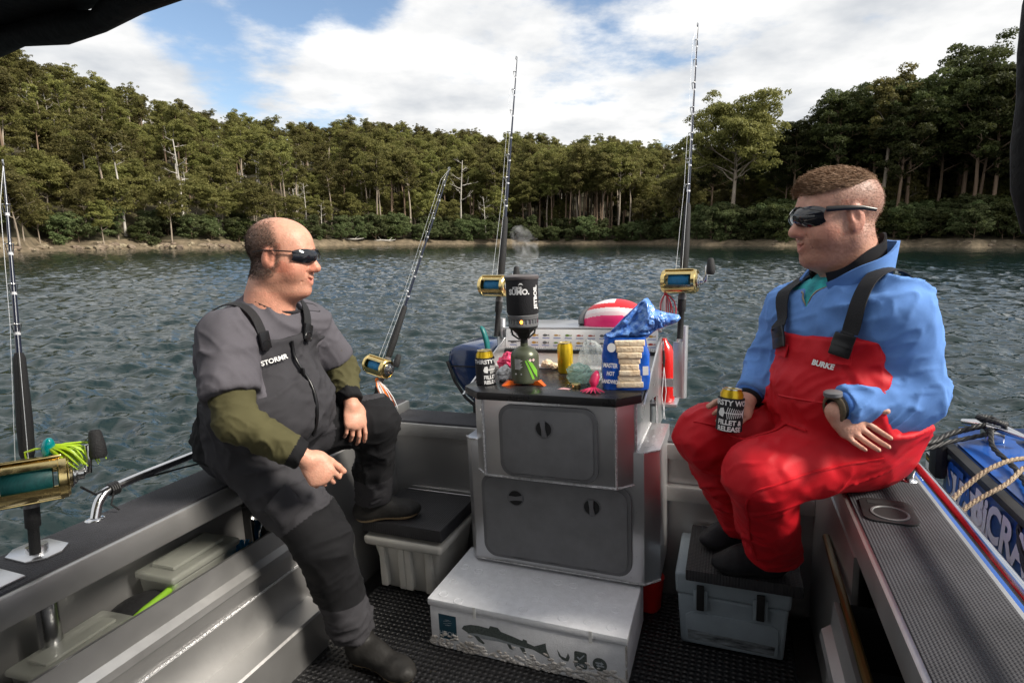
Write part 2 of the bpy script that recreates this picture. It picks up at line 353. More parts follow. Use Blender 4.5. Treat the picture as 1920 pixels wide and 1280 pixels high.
def make_tree(seed, h, crown0, spread, nlimb, clumps, cr, leaf=0.30, dens=90, fork=False, lean=0.04, dead=False, trunk_r=None, flat=0.82):
    """returns (trunk verts, faces), leaf verts: tapered trunk, limbs rising out of it, domed clumps on the limb ends"""
    g = np.random.default_rng(seed); mb = MB(); tr = trunk_r or h * 0.0145
    ln = g.normal(size=2) * lean * h; wob = g.normal(size=(2, 2)) * h * 0.012
    def tp(t): return Vector((ln[0] * t * t + wob[0, 0] * math.sin(5 * t) , ln[1] * t * t + wob[1, 0] * math.sin(4 * t + 1), h * t))
    top = 0.93
    mb.tube([tp(t) for t in np.linspace(-0.03, top, 9)], [tr * (1.35 if t <= 0 else 1) * (1 - 0.82 * max(t, 0) ** 1.1) for t in np.linspace(-0.03, top, 9)], 7)
    ends = []
    for k in range(nlimb):
        t0 = crown0 + (top - crown0) * (k + g.uniform(0, 0.8)) / nlimb; a = k * 2.4 + g.uniform(-0.5, 0.5)
        rel = (t0 - crown0) / max(1e-3, top - crown0)
        Ln = spread * (1.0 - 0.45 * rel) * g.uniform(0.7, 1.15) * (0.75 if rel < 0.12 else 1)
        st = tp(t0); dirv = Vector((math.cos(a), math.sin(a), 0)); pts = [st]; rise = g.uniform(0.45, 0.95) * (0.6 if dead else 1)
        for j in range(1, 5):
            q = j / 4; pts.append(st + dirv * (Ln * q) + Vector((g.normal() * 0.05 * Ln, g.normal() * 0.05 * Ln, Ln * rise * q ** 1.25)))
        r0 = tr * (1 - 0.8 * t0) * 0.55 + 0.02
        mb.tube(pts, [r0 * (1 - 0.75 * j / 4) for j in range(5)], 5)
        for tw in range(3 if not dead else 4):
            j = int(g.integers(2, 4)); b0 = pts[j]; e = b0 + Vector(g.normal(size=3) * 0.26 * Ln) + Vector((0, 0, 0.24 * Ln)) + dirv * 0.2 * Ln
            mb.tube([b0, (b0 + e) / 2 + Vector(g.normal(size=3) * 0.05 * Ln), e], [r0 * 0.4, r0 * 0.28, r0 * 0.1], 4); ends.append(e)
        ends.append(pts[-1])
    ends += [tp(top), tp(top - 0.05)]
    lv = []
    if not dead:
        sel = list(range(len(ends))); g.shuffle(sel); sel = sel[:clumps]
        for i in sel:
            c = np.array(ends[i]) + g.normal(size=3) * 0.25 * cr; s = g.uniform(0.65, 1.25)
            lv.append(leaf_quads(g, c, cr * s, cr * s * flat * g.uniform(0.8, 1.2), int(dens * s * s) + 12, leaf))
            for _ in range(2):
                c2 = c + g.normal(size=3) * np.array([0.8, 0.8, 0.3]) * cr; s2 = s * g.uniform(0.4, 0.75)
                lv.append(leaf_quads(g, c2, cr * s2, cr * s2 * flat, int(dens * s2 * s2) + 8, leaf))
    return mb, (np.concatenate(lv) if lv else None)
PROTO = {}
def proto(key, leafm, barkm, **kw):
    mb, lv = make_tree(**kw)
    tm = bpy.data.meshes.new('trunk'); tm.from_pydata(mb.v, [], mb.f); tm.materials.append(barkm); tm.polygons.foreach_set('use_smooth', [True] * len(tm.polygons))
    cm_ = None
    if lv is not None:
        cm_ = mesh_np('crown', lv, np.arange(len(lv)).reshape(-1, 4), leafm)
    PROTO[key] = (tm, cm_, kw['h'])
for i in range(4): proto('tall%d' % i, m_leafA, m_barkC if i % 2 else m_barkA, seed=20 + i, h=24, crown0=0.58, spread=3.1, nlimb=13, clumps=46, cr=1.15, dens=110, leaf=0.21)
for i in range(4): proto('mid%d' % i, m_leafA, m_barkA, seed=40 + i, h=12, crown0=0.36, spread=3.2, nlimb=14, clumps=52, cr=1.12, dens=120, leaf=0.19)
for i in range(3): proto('dark%d' % i, m_leaf_shade, m_barkC, seed=60 + i, h=30, crown0=0.42, spread=6.2, nlimb=15, clumps=64, cr=1.8, dens=190, leaf=0.27, flat=0.72)
for i in range(3): proto('bush%d' % i, m_leafC if i < 2 else m_leaf_shade, m_barkC, seed=80 + i, h=4.6, crown0=0.05, spread=2.2, nlimb=10, clumps=34, cr=0.85, dens=120, leaf=0.17, flat=0.8, trunk_r=0.07)
for i in range(3): proto('dead%d' % i, m_leafA, m_barkB, seed=90 + i, h=17, crown0=0.45, spread=3.2, nlimb=8, clumps=0, cr=1, dead=True)
for i in range(2): proto('thin%d' % i, m_leafA, m_barkB, seed=110 + i, h=20, crown0=0.66, spread=3.0, nlimb=6, clumps=14, cr=1.1, dens=80, leaf=0.26)
proto('spread0', m_leafA, m_barkA, seed=131, h=26, crown0=0.44, spread=9.5, nlimb=26, clumps=110, cr=2.3, dens=300, leaf=0.27, trunk_r=0.55, flat=0.75)

places = []      # (key, px, d, scale)
g = np.random.default_rng(21)
def scatter(px0, px1, d0, d1, spacing, keys, sc=(0.8, 1.15), p=None):
    """jittered grid over a stretch of the shore"""
    d = d0
    while d < d1:
        yy = float(shore_y(u_of_px((px0 + px1) / 2))) + d; step = spacing / yy * 1083; x = px0 + g.uniform(0, step)
        while x < px1:
            places.append((keys[int(g.choice(len(keys), p=p))], x + g.normal() * step * 0.3, d + g.normal() * spacing * 0.3, g.uniform(*sc))); x += step * g.uniform(0.8, 1.2)
        d += spacing * (0.9 + d * 0.002)
T = ['tall0', 'tall1', 'tall2', 'tall3']; M_ = ['mid0', 'mid1', 'mid2', 'mid3']; D_ = ['dark0', 'dark1', 'dark2']; B_ = ['bush0', 'bush1', 'bush2']; DD_ = ['dead0', 'dead1', 'dead2']
scatter(-350, 640, 2.6, 7, 2.6, B_ + M_, (0.45, 0.9), [0.25, 0.2, 0.25, 0.075, 0.075, 0.075, 0.075])
scatter(-350, 640, 7, 60, 4.0, M_ + T + ['thin0', 'thin1'] + DD_, (0.42, 0.78), [0.155] * 4 + [0.05] * 4 + [0.06] * 2 + [0.02] * 3)
scatter(-350, 640, 60, 230, 5.2, M_ + T + ['thin0', 'thin1'] + DD_, (0.45, 0.80), [0.125] * 4 + [0.07] * 4 + [0.08] * 2 + [0.02] * 3)
scatter(640, 1300, 2.8, 7, 3.4, B_, (0.6, 1.15))
scatter(640, 1060, 7, 40, 4.8, M_ + T, (0.62, 1.0), [0.12] * 4 + [0.13] * 4)
scatter(1000, 1180, 7, 45, 4.6, T, (0.80, 1.05))
scatter(1160, 1300, 6, 40, 5.5, B_ + M_, (0.8, 1.25))
scatter(640, 1340, 40, 260, 5.6, M_ + T + ['thin0', 'thin1'] + DD_, (0.52, 0.92), [0.115] * 4 + [0.10] * 4 + [0.05] * 2 + [0.04 / 3] * 3)
scatter(1270, 2250, 3.5, 15, 3.0, B_, (0.7, 1.3))
scatter(1300, 2250, 26, 62, 5.0, M_ + B_, (0.75, 1.15))
scatter(1340, 2250, 60, 120, 6.0, M_ + T, (0.6, 0.9))
scatter(1500, 2250, 12, 34, 6.5, D_, (0.78, 1.0))
scatter(1420, 2250, 14, 30, 6.0, M_ + B_, (0.6, 1.0))
scatter(1330, 1520, 20, 40, 8.0, D_, (0.6, 0.76))
scatter(1700, 2250, 34, 60, 8.0, D_, (0.95, 1.12))
HERO = [('spread0', 1372, 9, 1.0, 'broad spreading gum tree with forked pale trunk on the right point'),
        ('dead0', 348, 6, 0.98, 'bare white dead tree standing on the left shore'),
        ('dead1', 865, 6, 1.30, 'tall bare white dead tree in front of the middle forest'),
        ('dead2', 912, 3.6, 0.72, 'short bare forked dead tree at the water edge left of the steaming stove'),
        ('thin1', 235, 4.5, 0.80, 'old gum with thick pale trunk on the rocky left shore'),
        ('mid2', 420, 12, 0.95, 'leaning branching gum with pale limbs right of the dead tree'),
        ('tall2', 1640, 9, 1.32, 'tall gum with orange-brown trunk above the seated man in red'),
        ('dark1', 1790, 16, 1.16, 'tallest shaded gum tree on the right skyline')]
def place_matrix(px, d, sc, rz, key=None):
    u = float(u_of_px(px)); y = float(shore_y(u)) + d
    return Matrix.Translation((u * y, y, float(height(np.array([u]), np.array([d]))[0]) - 0.15)) @ Matrix.Rotation(rz, 4, 'Z') @ Matrix.Diagonal((sc, sc, sc, 1))
def tree_obj(key, px, d, sc, label, cat, group=None, rz=0.0):
    tm, cm_, h = PROTO[key]
    nm = {'dead': 'dead_tree', 'bush': 'shore_bush'}.get(key[:4], 'gum_tree')
    o = empty(nm, label, cat, group=group, M=place_matrix(px, d, sc, rz))
    link('trunk' if nm != 'shore_bush' else 'stem', tm, o)
    if cm_: link('crown', cm_, o)
    return o
for k, px, d, sc, lab in HERO: tree_obj(k, px, d, sc, lab, 'tree', rz=g.uniform(0, 6.28))
hero_px = [(h_[1], h_[2]) for h_ in HERO]
places = [p for p in places if not any(abs(p[1] - a) < 14 and abs(p[2] - b) < 5 and not p[0].startswith('bush') for a, b in hero_px)]
def ang(p):
    y = float(shore_y(u_of_px(p[1]))) + p[2]; vis = 1.0 if p[2] < 12 else (0.8 if p[2] < 30 else 0.35)
    if p[1] > 1330: vis = max(vis, 0.8)
    if p[1] < -60 or p[1] > 1990: vis *= 0.1
    return PROTO[p[0]][2] * p[3] / y * vis
trees = sorted([p for p in places if not p[0].startswith('bush')], key=ang, reverse=True)
bushes = sorted([p for p in places if p[0].startswith('bush')], key=lambda p: ang(p), reverse=True)
NT, NB = 285, 150
def zone(px): return 0 if px < 640 else (1 if px < 1300 else 2)
TL = ['olive gum tree in the forest on the left hillside', 'sunlit olive gum tree in the forest across the middle of the bay', 'shaded green gum tree in the stand on the right point']
BL = ['low green bush at the foot of the left hillside', 'low green bush along the far middle shore', 'grey-green shrub on the bank of the right point']
for p in trees[:NT]:
    z_ = zone(p[1]); thin = p[0].startswith('thin')
    if p[0].startswith('dead'):
        tree_obj(p[0], p[1], p[2], p[3], 'bare pale dead tree among the gums on the left hillside' if z_ == 0 else 'bare pale dead tree among the gums across the bay', 'tree', 'dead trees on the left hillside' if z_ == 0 else 'dead trees across the bay', g.uniform(0, 6.28)); continue
    tree_obj(p[0], p[1], p[2], p[3], ('slender pale-trunked gum tree in the forest on the left hillside' if z_ == 0 else 'slender pale-trunked gum tree in the far middle forest') if thin else TL[z_], 'tree',
             ('slender gums on the left' if z_ == 0 else 'slender gums in the middle') if thin else ['gum trees on the left hillside', 'gum trees across the bay', 'gum trees on the right point'][z_], g.uniform(0, 6.28))
for p in bushes[:NB]:
    z_ = zone(p[1]); tree_obj(p[0], p[1], p[2], p[3], BL[z_], 'bush', ['bushes under the left hillside', 'bushes on the middle shore', 'shrubs on the right point'][z_], g.uniform(0, 6.28))
# the rest of the wood reads as one mass: one object, its trees instanced on points
rest = trees[NT:] + bushes[NB:]
keys = sorted({p[0] for p in rest}); pv = []; ra = []; sa = []; ia = []
for p in rest:
    Mx = place_matrix(p[1], p[2], 1, 0); pv.append(tuple(Mx.translation)); ra.append((0, 0, g.uniform(0, 6.28))); sa.append(p[3]); ia.append(keys.index(p[0]))
fm = bpy.data.meshes.new('forest'); fm.from_pydata(pv, [], [])
at = fm.attributes.new('rot', 'FLOAT_VECTOR', 'POINT'); at.data.foreach_set('vector', np.array(ra, np.float32).ravel())
at = fm.attributes.new('scl', 'FLOAT', 'POINT'); at.data.foreach_set('value', np.array(sa, np.float32))
at = fm.attributes.new('pick', 'INT', 'POINT'); at.data.foreach_set('value', np.array(ia, np.int32))
forest = tag(link('forest', fm), 'dense olive gum forest covering the hills behind the shore', 'forest', kind='stuff')
ng = bpy.data.node_groups.new('forest', 'GeometryNodeTree'); ng.interface.new_socket('Geometry', in_out='INPUT', socket_type='NodeSocketGeometry'); ng.interface.new_socket('Geometry', in_out='OUTPUT', socket_type='NodeSocketGeometry')
gi = ng.nodes.new('NodeGroupInput'); go = ng.nodes.new('NodeGroupOutput'); ip = ng.nodes.new('GeometryNodeInstanceOnPoints'); g2i = ng.nodes.new('GeometryNodeGeometryToInstance')
def nattr(nm, ty):
    q = ng.nodes.new('GeometryNodeInputNamedAttribute'); q.data_type = ty; q.inputs['Name'].default_value = nm
    return [s for s in q.outputs if s.enabled and s.name == 'Attribute'][0]
for k in reversed(keys):
    tm, cm_, h = PROTO[k]; bm = bmesh.new(); bm.from_mesh(tm); nb_ = len(bm.faces)
    if cm_: bm.from_mesh(cm_)
    jm = bpy.data.meshes.new('tree_' + k); bm.faces.ensure_lookup_table()
    for i_, f_ in enumerate(bm.faces): f_.material_index = 0 if i_ < nb_ else 1
    bm.to_mesh(jm); bm.free(); jm.materials.append(tm.materials[0]); jm.materials.append(cm_.materials[0] if cm_ else tm.materials[0])
    ob = bpy.data.objects.new('tree_' + k, jm)
    oi = ng.nodes.new('GeometryNodeObjectInfo'); oi.inputs['Object'].default_value = ob; oi.transform_space = 'ORIGINAL'
    ng.links.new(oi.outputs['Geometry'], g2i.inputs[0])
ng.links.new(gi.outputs[0], ip.inputs['Points']); ng.links.new(g2i.outputs[0], ip.inputs['Instance']); ip.inputs['Pick Instance'].default_value = True
ng.links.new(nattr('pick', 'INT'), ip.inputs['Instance Index']); 
e2r = ng.nodes.new('FunctionNodeEulerToRotation'); ng.links.new(nattr('rot', 'FLOAT_VECTOR'), e2r.inputs[0]); ng.links.new(e2r.outputs[0], ip.inputs['Rotation'])
ng.links.new(nattr('scl', 'FLOAT'), ip.inputs['Scale']); ng.links.new(ip.outputs[0], go.inputs[0])
md = forest.modifiers.new('forest', 'NODES'); md.node_group = ng

# rocks along the left shore and drift logs
m_rock = mat('shore rock', (0.11, 0.085, 0.06), 0.9, col2=(0.30, 0.24, 0.17), vscale=1.6, bump=0.7, bscale=4, bdist=0.08, randobj=0.2)
rock_me = []
for s_ in range(5):
    g2 = np.random.default_rng(300 + s_); bm = bmesh.new(); bmesh.ops.create_icosphere(bm, subdivisions=2, radius=1)
    for v in bm.verts:
        n_ = float(vnoise(np.array([[v.co.x * 1.3 + s_ * 9, v.co.y * 1.3, v.co.z * 1.3]]), s_)[0]); v.co *= 0.7 + 0.6 * n_
        v.co.z *= 0.55
        for ax in range(3): v.co[ax] = max(-0.72, min(0.72, v.co[ax]))
    me = bpy.data.meshes.new('shore_rock'); bm.to_mesh(me); bm.free(); me.materials.append(m_rock); rock_me.append(me)
for k in range(130):
    px = g.uniform(-40, 560) if k < 95 else g.uniform(1450, 1960); d = abs(g.normal()) * 1.1 + 0.1; u = float(u_of_px(px)); y = float(shore_y(u)) + d; s_ = g.uniform(0.30, 0.75) * (1.0 if k < 95 else 0.6)
    o = link('shore_rock', rock_me[k % 5]); o.location = (u * y, y, float(height(np.array([u]), np.array([d]))[0]) + 0.05 * s_); o.rotation_euler = (0, 0, g.uniform(0, 6)); o.scale = (s_ * g.uniform(0.9, 1.7), s_, s_)
    tag(o, 'tan rock at the water edge below the left forest' if k < 95 else 'grey-brown rock on the bank of the right point', 'rock', 'rocks on the left shore' if k < 95 else 'rocks on the right bank')
for px, d, ln, lab in ((722, 1.6, 5.0, 'pale drift log on the far beach behind the leaning rod'), (655, 2.2, 6.5, 'fallen grey trunk with roots on the beach right of the man in grey')):
    u = float(u_of_px(px)); y = float(shore_y(u)) + d; z0 = float(height(np.array([u]), np.array([d]))[0]); mb = MB()
    mb.tube([(-ln / 2, 0, 0.25), (-ln / 5, 0.1, 0.4), (ln / 4, 0, 0.3), (ln / 2, -0.2, 0.55)], [0.24, 0.21, 0.16, 0.07], 8); mb.tube([(-ln / 5, 0.1, 0.4), (-ln / 3, 0.3, 1.3)], [0.1, 0.03], 6); mb.tube([(ln / 6, 0, 0.35), (ln / 3, 0.3, 1.1)], [0.09, 0.03], 6)
    o = mb.build('drift_log', m_barkB, smooth=60); o.location = (u * y, y, z0); o.rotation_euler = (0, 0, 0.2); tag(o, lab, 'log')
# ================================================================== the fishing boat (boat frame: r, a, z)
class Thing:
    def __init__(s, name, label, cat, base=(0, 0, 0), group=None):
        s.base = base; s.root = empty(name, label, cat, base, group)
    def part(s, mb, name, material, smooth=35, parent=None, label=None):
        o = mb.build(name, material, parent or s.root, s.base, smooth)
        if label: o['label'] = label
        return o
def solo(mb, name, material, label, cat, base, group=None, smooth=35):
    """a thing that is one mesh, standing in the boat"""
    o = mb.build(name, material, None, base, smooth, BOAT @ Matrix.Translation(base))
    return tag(o, label, cat, group)

m_alu = mat('brushed aluminium', (0.60, 0.60, 0.61), 0.33, 0.9, var=0.05, vscale=3, rvar=0.07, bump=0.05, bscale=60, stretch=(1, 1, 1))
m_alu_d = mat('dull aluminium', (0.47, 0.465, 0.46), 0.40, 0.85, var=0.06, vscale=3, rvar=0.08, bump=0.06, bscale=50)
m_weld = mat('weld bead', (0.62, 0.62, 0.63), 0.38, 0.85, var=0.25, vscale=90, bump=0.7, bscale=160)
m_rail = mat('polished rail', (0.62, 0.62, 0.63), 0.20, 1.0, rvar=0.08, var=0.1, vscale=12)
m_pad = wave_bump(mat('grey deck pad', (0.036, 0.036, 0.042), 0.75, var=0.25, vscale=6), 40, 0.8, 'XY', 0.003)
m_black_pad = wave_bump(mat('black step pad', (0.020, 0.020, 0.023), 0.55, var=0.3, vscale=5), 30, 0.8, 'XY', 0.003)
m_mat = wave_bump(mat('ribbed rubber floor', (0.009, 0.009, 0.010), 0.42, var=0.4, vscale=9), 13, 1.0, 'XY', 0.006)
m_hatch = wave_bump(mat('hatch plastic', (0.150, 0.152, 0.158), 0.48, var=0.10, vscale=14), 70, 0.35, 'XZ', 0.0015)
m_hatch_f = mat('hatch frame plastic', (0.120, 0.122, 0.127), 0.45, var=0.1, vscale=14)
m_latch = mat('latch plastic', (0.13, 0.13, 0.137), 0.4)
m_recess_shade = mat('painted recess shade', (0.012, 0.012, 0.013), 0.7)  # near-black colour standing in for the shade inside hollows
m_bench = mat('black cutting board', (0.014, 0.014, 0.015), 0.30, rvar=0.15, vscale=9, var=0.3)
m_white = mat('white plastic', (0.72, 0.72, 0.71), 0.4, var=0.05, vscale=9)
m_navy = mat('navy gel coat', (0.012, 0.028, 0.085), 0.16, coat=0.4, var=0.15, vscale=4)
m_blue = mat('boat blue', (0.012, 0.085, 0.36), 0.30, coat=0.2, var=0.12, vscale=3)
m_blackfab = mat('black canvas', (0.008, 0.008, 0.009), 0.7, bump=0.4, bscale=25, bdist=0.02)
m_blackrub = mat('black rubber', (0.013, 0.013, 0.014), 0.55, var=0.3, vscale=20)
m_steel = mat('stainless steel', (0.55, 0.55, 0.55), 0.22, 1.0, rvar=0.08, var=0.1, vscale=30)

B = Thing('fishing_boat', 'bare aluminium fishing boat cockpit with grey padded gunwales and rear console', 'boat', (-0.66, 1.2, 0))
RI, RO_, LI, LO = 0.325, 0.575, -1.65, -1.905; GZ = 0.775; A0, A1 = -1.3, 2.62
# hull shell below the gunwales
mb = MB()
sec = [(LO - 0.02, 0.70), (LO - 0.02, 0.05), (-1.55, -0.22), (-0.66, -0.42), (0.23, -0.22), (RO_ + 0.02, 0.05), (RO_ + 0.02, 0.70)]
sec2 = [(LO + 0.01, 0.70), (LO + 0.01, 0.06), (-1.53, -0.18), (-0.66, -0.38), (0.21, -0.18), (RO_ - 0.01, 0.06), (RO_ - 0.01, 0.70)]
n = len(sec); vs = []
for a in (A0, A1 - 0.03):
    vs += [(r, a, z) for r, z in sec] + [(r, a, z) for r, z in sec2]
fs = []
for i in range(n - 1):
    fs += [(i, i + 1, 2 * n + i + 1, 2 * n + i), (n + i + 1, n + i, 3 * n + i, 3 * n + i + 1)]
fs += [(n - 1, 2 * n - 1, 4 * n - 1, 3 * n - 1), (0, 2 * n, 3 * n, n)]
mb.add(vs, fs); mb.add([(r, A1 - 0.03, z) for r, z in sec], [tuple(range(n))]); mb.add([(r, A0, z) for r, z in sec], [tuple(range(n))])
B.part(mb, 'hull', m_alu_d)
B.part(MB().box((-1.56, A0, -0.03), (0.24, 2.43, 0.0)), 'floor_mat', m_mat)
# gunwales: box section with a padded top, the inner coaming face showing
def gunwale(r0, r1, inner):
    mb = MB().box((r0, A0, 0.688), (r1, A1, GZ - 0.006), 0.006); g_ = B.part(mb, 'gunwale', m_alu_d)
    e = 0.022
    B.part(MB().box((r0 + e * 0.7, A0 + 0.01, GZ - 0.012), (r1 - e * 0.7, A1 - 0.012, GZ), 0.003), 'gunwale_pad', m_pad)
    return g_
gunwale(LO, LI, LI); gunwale(RI, RO_, RI)
B.part(MB().box((RO_ + 0.002, A0, 0.66), (RO_ + 0.035, A1 + 0.02, GZ - 0.02), 0.008), 'rubbing_strake', m_blue, label='bright blue strake along the outer edge of the right gunwale')
# side pockets: folded lip panels
def pocket(flip):
    f = (lambda r: r) if not flip else (lambda r: -1.32 - r)
    prof = [(-1.612, 0.550), (-1.598, 0.552), (-1.592, 0.480), (-1.570, 0.462), (-1.566, 0.440), (-1.590, 0.424), (-1.594, 0.362), (-1.585, 0.356), (-1.590, 0.205), (-1.490, 0.198), (-1.484, 0.190), (-1.512, 0.0)]
    vs = []; fs = []; n = len(prof); a1 = 1.66
    for a in (A0, a1):
        for r, z in prof: vs.append((f(r), a, z))
    for i in range(n - 1): fs.append((i, i + 1, n + i + 1, n + i))
    B.part(MB().add(vs, fs), 'pocket_panel', m_alu_d, 14)
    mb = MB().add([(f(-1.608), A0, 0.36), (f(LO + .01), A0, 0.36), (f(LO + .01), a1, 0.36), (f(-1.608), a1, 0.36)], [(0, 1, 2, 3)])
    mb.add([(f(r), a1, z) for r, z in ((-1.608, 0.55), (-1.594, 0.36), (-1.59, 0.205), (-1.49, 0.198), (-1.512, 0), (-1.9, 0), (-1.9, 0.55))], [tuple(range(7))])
    B.part(mb, 'pocket_floor', m_recess_shade)  # pocket floor and end plate, shade painted on as near-black
    B.part(MB().tube([(f(-1.589), A0, 0.361), (f(-1.589), a1, 0.361)], 0.004, 6), 'weld_seam', m_weld)
    B.part(MB().box((min(f(-1.655), f(-1.64)), a1 + 0.003, 0.0), (max(f(-1.655), f(-1.64)), 2.44, 0.69)), 'side_panel', m_alu_d)
pocket(False); pocket(True)
for z in (0.44, 0.50): B.part(MB().lathe([(0.009, 0), (0.009, 0.004), (0.005, 0.008)], (-1.639, 2.12, z), 10, Matrix.Rotation(rad(90), 4, 'Y')), 'bolt', m_blackrub)
# transom
B.part(MB().box((LI - 0.2, 2.43, 0.0), (RI + 0.2, 2.47, 0.645)), 'transom_wall', m_alu_d)
B.part(MB().box((LI - 0.01, 2.40, 0.645), (RI + 0.01, 2.62, 0.712), 0.006), 'transom_cap', m_alu_d)
B.part(MB().box((LI + 0.0, 2.415, 0.7085), (RI, 2.61, 0.722), 0.003), 'transom_pad', m_pad)
B.part(MB().box((-0.26, 2.385, 0.46), (0.32, 2.427, 0.53), 0.01), 'transom_rib', m_alu_d)
# console lower cabinet with chamfered corners, overhanging the foot space
low = [(-1.035, 2.10), (-0.305, 2.10), (-0.250, 2.155), (-0.250, 2.50), (-1.065, 2.50), (-1.065, 2.13)]
up_ = [(-0.945, 2.045), (-0.400, 2.045), (-0.335, 2.11), (-0.335, 2.50), (-1.005, 2.50), (-1.005, 2.105)]
B.part(MB().prism(low, 0.225, 0.772, bev=0.004), 'console_cabinet', m_alu)
B.part(MB().prism(up_, 0.640, 0.966, bev=0.003), 'console_box', m_alu)
wl = MB()
for p in ((-0.945, 2.045), (-0.400, 2.045), (-0.335, 2.11)): wl.tube([(p[0], p[1] - 0.002, 0.642), (p[0], p[1] - 0.002, 0.964)], 0.0055, 6)
wl.tube([(-1.005, 2.103, 0.64), (-0.945, 2.043, 0.64), (-0.400, 2.043, 0.64), (-0.335, 2.108, 0.64)], 0.004, 6)
wl.tube([(-0.333, 2.115, 0.773), (-0.333, 2.49, 0.773)], 0.006, 6); wl.tube([(-0.307, 2.099, 0.772), (-0.250, 2.154, 0.772)], 0.004, 6); wl.tube([(-1.066, 2.128, 0.772), (-1.035, 2.098, 0.772), (-1.01, 2.098, 0.772)], 0.004, 6)
wl.tube([(-1.035, 2.098, 0.228), (-0.305, 2.098, 0.228), (-0.249, 2.154, 0.228)], 0.0035, 6)
B.part(wl, 'weld_seam', m_weld, 60)
top = [(-0.955, 2.022), (-0.395, 2.022), (-0.312, 2.105), (-0.312, 2.57), (-1.050, 2.57), (-1.050, 2.105)]
B.part(MB().prism(top, 0.967, 1.0, bev=0.004), 'bench_top', m_bench)
# side plates rising to the bait board, rod holder posts
def gusset(r0, r1):
    M = Matrix(((0, 0, 1, 0), (1, 0, 0, 0), (0, 1, 0, 0), (0, 0, 0, 1)))      # polygon (a,z) extruded along r
    B.part(MB().prism([(2.10, 0.964), (2.50, 0.90), (2.50, 0.74), (2.66, 0.74), (2.66, 1.135), (2.60, 1.13)], r0, r1, M, 0.002), 'bait_station_side', m_alu)
gusset(-0.309, -0.300); gusset(-1.063, -1.054)
B.part(MB().tube([(-0.212, 2.63, 0.86), (-0.206, 2.64, 1.19)], 0.024, 14), 'rod_holder', m_alu); B.part(MB().tube([(-1.098, 2.64, 0.86), (-1.096, 2.655, 1.22)], 0.024, 14), 'rod_holder', m_alu)
B.part(MB().box((-0.245, 2.60, 0.87), (-0.205, 2.606, 1.12), 0.002).box((-0.302, 2.655, 0.90), (-0.205, 2.661, 0.94), 0.002), 'holder_bracket', m_alu); B.part(MB().box((-1.095, 2.60, 0.87), (-1.064, 2.606, 1.12), 0.002), 'holder_bracket', m_alu)
tray = B.part(MB().box((-1.05, 2.575, 1.0), (-0.312, 2.585, 1.075)).box((-1.05, 2.50, 1.0015), (-0.312, 2.572, 1.006)), 'bait_tray', m_white)
B.part(MB().box((-1.05, 2.566, 1.062), (-0.312, 2.5745, 1.078)), 'tray_lip', m_blackrub)
tilt = Matrix.Translation((0, 2.585, 1.08)) @ Matrix.Rotation(rad(-14), 4, 'X')
board = B.part(MB().box((-1.052, 0, 0), (-0.312, 0.008, 0.095), 0.001, tilt), 'fish_board', m_white)
B.part(MB().box((-1.06, 0.0, 0.096), (-0.305, 0.10, 0.106), 0.002, tilt), 'board_shelf', m_alu)
B.part(MB().box((-1.06, 2.62, 1.165), (-0.305, 2.95, 1.175), 0.003), 'rear_shelf', m_alu)
B.part(MB().box((-0.98, 2.75, 0.60), (-0.94, 2.90, 1.165), 0.003).box((-0.40, 2.75, 0.60), (-0.36, 2.90, 1.165), 0.003), 'shelf_leg', m_alu)
# printed fish chart on the board
inks = [mat('ink grey', (0.10, 0.10, 0.10), 0.6), mat('ink green', (0.12, 0.20, 0.03), 0.6), mat('ink red', (0.35, 0.05, 0.03), 0.6), mat('ink blue', (0.02, 0.08, 0.35), 0.6), mat('ink ochre', (0.40, 0.22, 0.04), 0.6)]
def fish2d(L_, h):
    t = np.linspace(0, 1, 9); up = [(-L_ / 2 + L_ * 0.8 * q, h * 0.5 * math.sin(math.pi * q ** 0.75) ) for q in t[1:-1]]
    return [(-L_ / 2, 0)] + up + [(L_ * 0.30, h * 0.12), (L_ * 0.5, h * 0.45), (L_ * 0.44, 0), (L_ * 0.5, -h * 0.45), (L_ * 0.30, -h * 0.12)] + [(x, -y) for x, y in up[::-1]]
gp = np.random.default_rng(5); charts = [MB() for _ in inks]
for row in range(2):
    for c_ in range(13):
        if row == 0 and c_ < 2: continue
        x = -1.02 + c_ * 0.056 + 0.01; z = 0.066 - row * 0.036; k = [0, 1, 2, 4, 0][int(gp.integers(5))]; h = gp.uniform(0.008, 0.016)
        poly = fish2d(0.034, h); charts[k].add([tilt @ Vector((x + p[0], -0.0008, z + p[1])) for p in poly], [tuple(range(len(poly)))])
        charts[3].add([tilt @ Vector(q) for q in ((x - 0.018, -0.0008, z - 0.015), (x + 0.018, -0.0008, z - 0.015), (x + 0.018, -0.0008, z - 0.012), (x - 0.018, -0.0008, z - 0.012))], [(0, 1, 2, 3)])
for k in range(74): charts[0].add([tilt @ Vector(q) for q in ((-1.045 + k * 0.01, -0.0009, 0.0), (-1.0435 + k * 0.01, -0.0009, 0.0), (-1.0435 + k * 0.01, -0.0009, 0.006 + 0.006 * (k % 5 == 0)), (-1.045 + k * 0.01, -0.0009, 0.006 + 0.006 * (k % 5 == 0)))], [(0, 1, 2, 3)])
for txt, z in (('Recreational', 0.078), ('Fish Rules', 0.066)):
    v, f = text_mesh(txt, 0.013, tilt @ Matrix.Translation((-0.998, -0.0009, z)) @ Matrix.Rotation(rad(90), 4, 'X'), depth=0); charts[0].add(v, f)
for k, c_ in enumerate(charts): B.part(c_, 'fish_chart_print', inks[k], None, board)
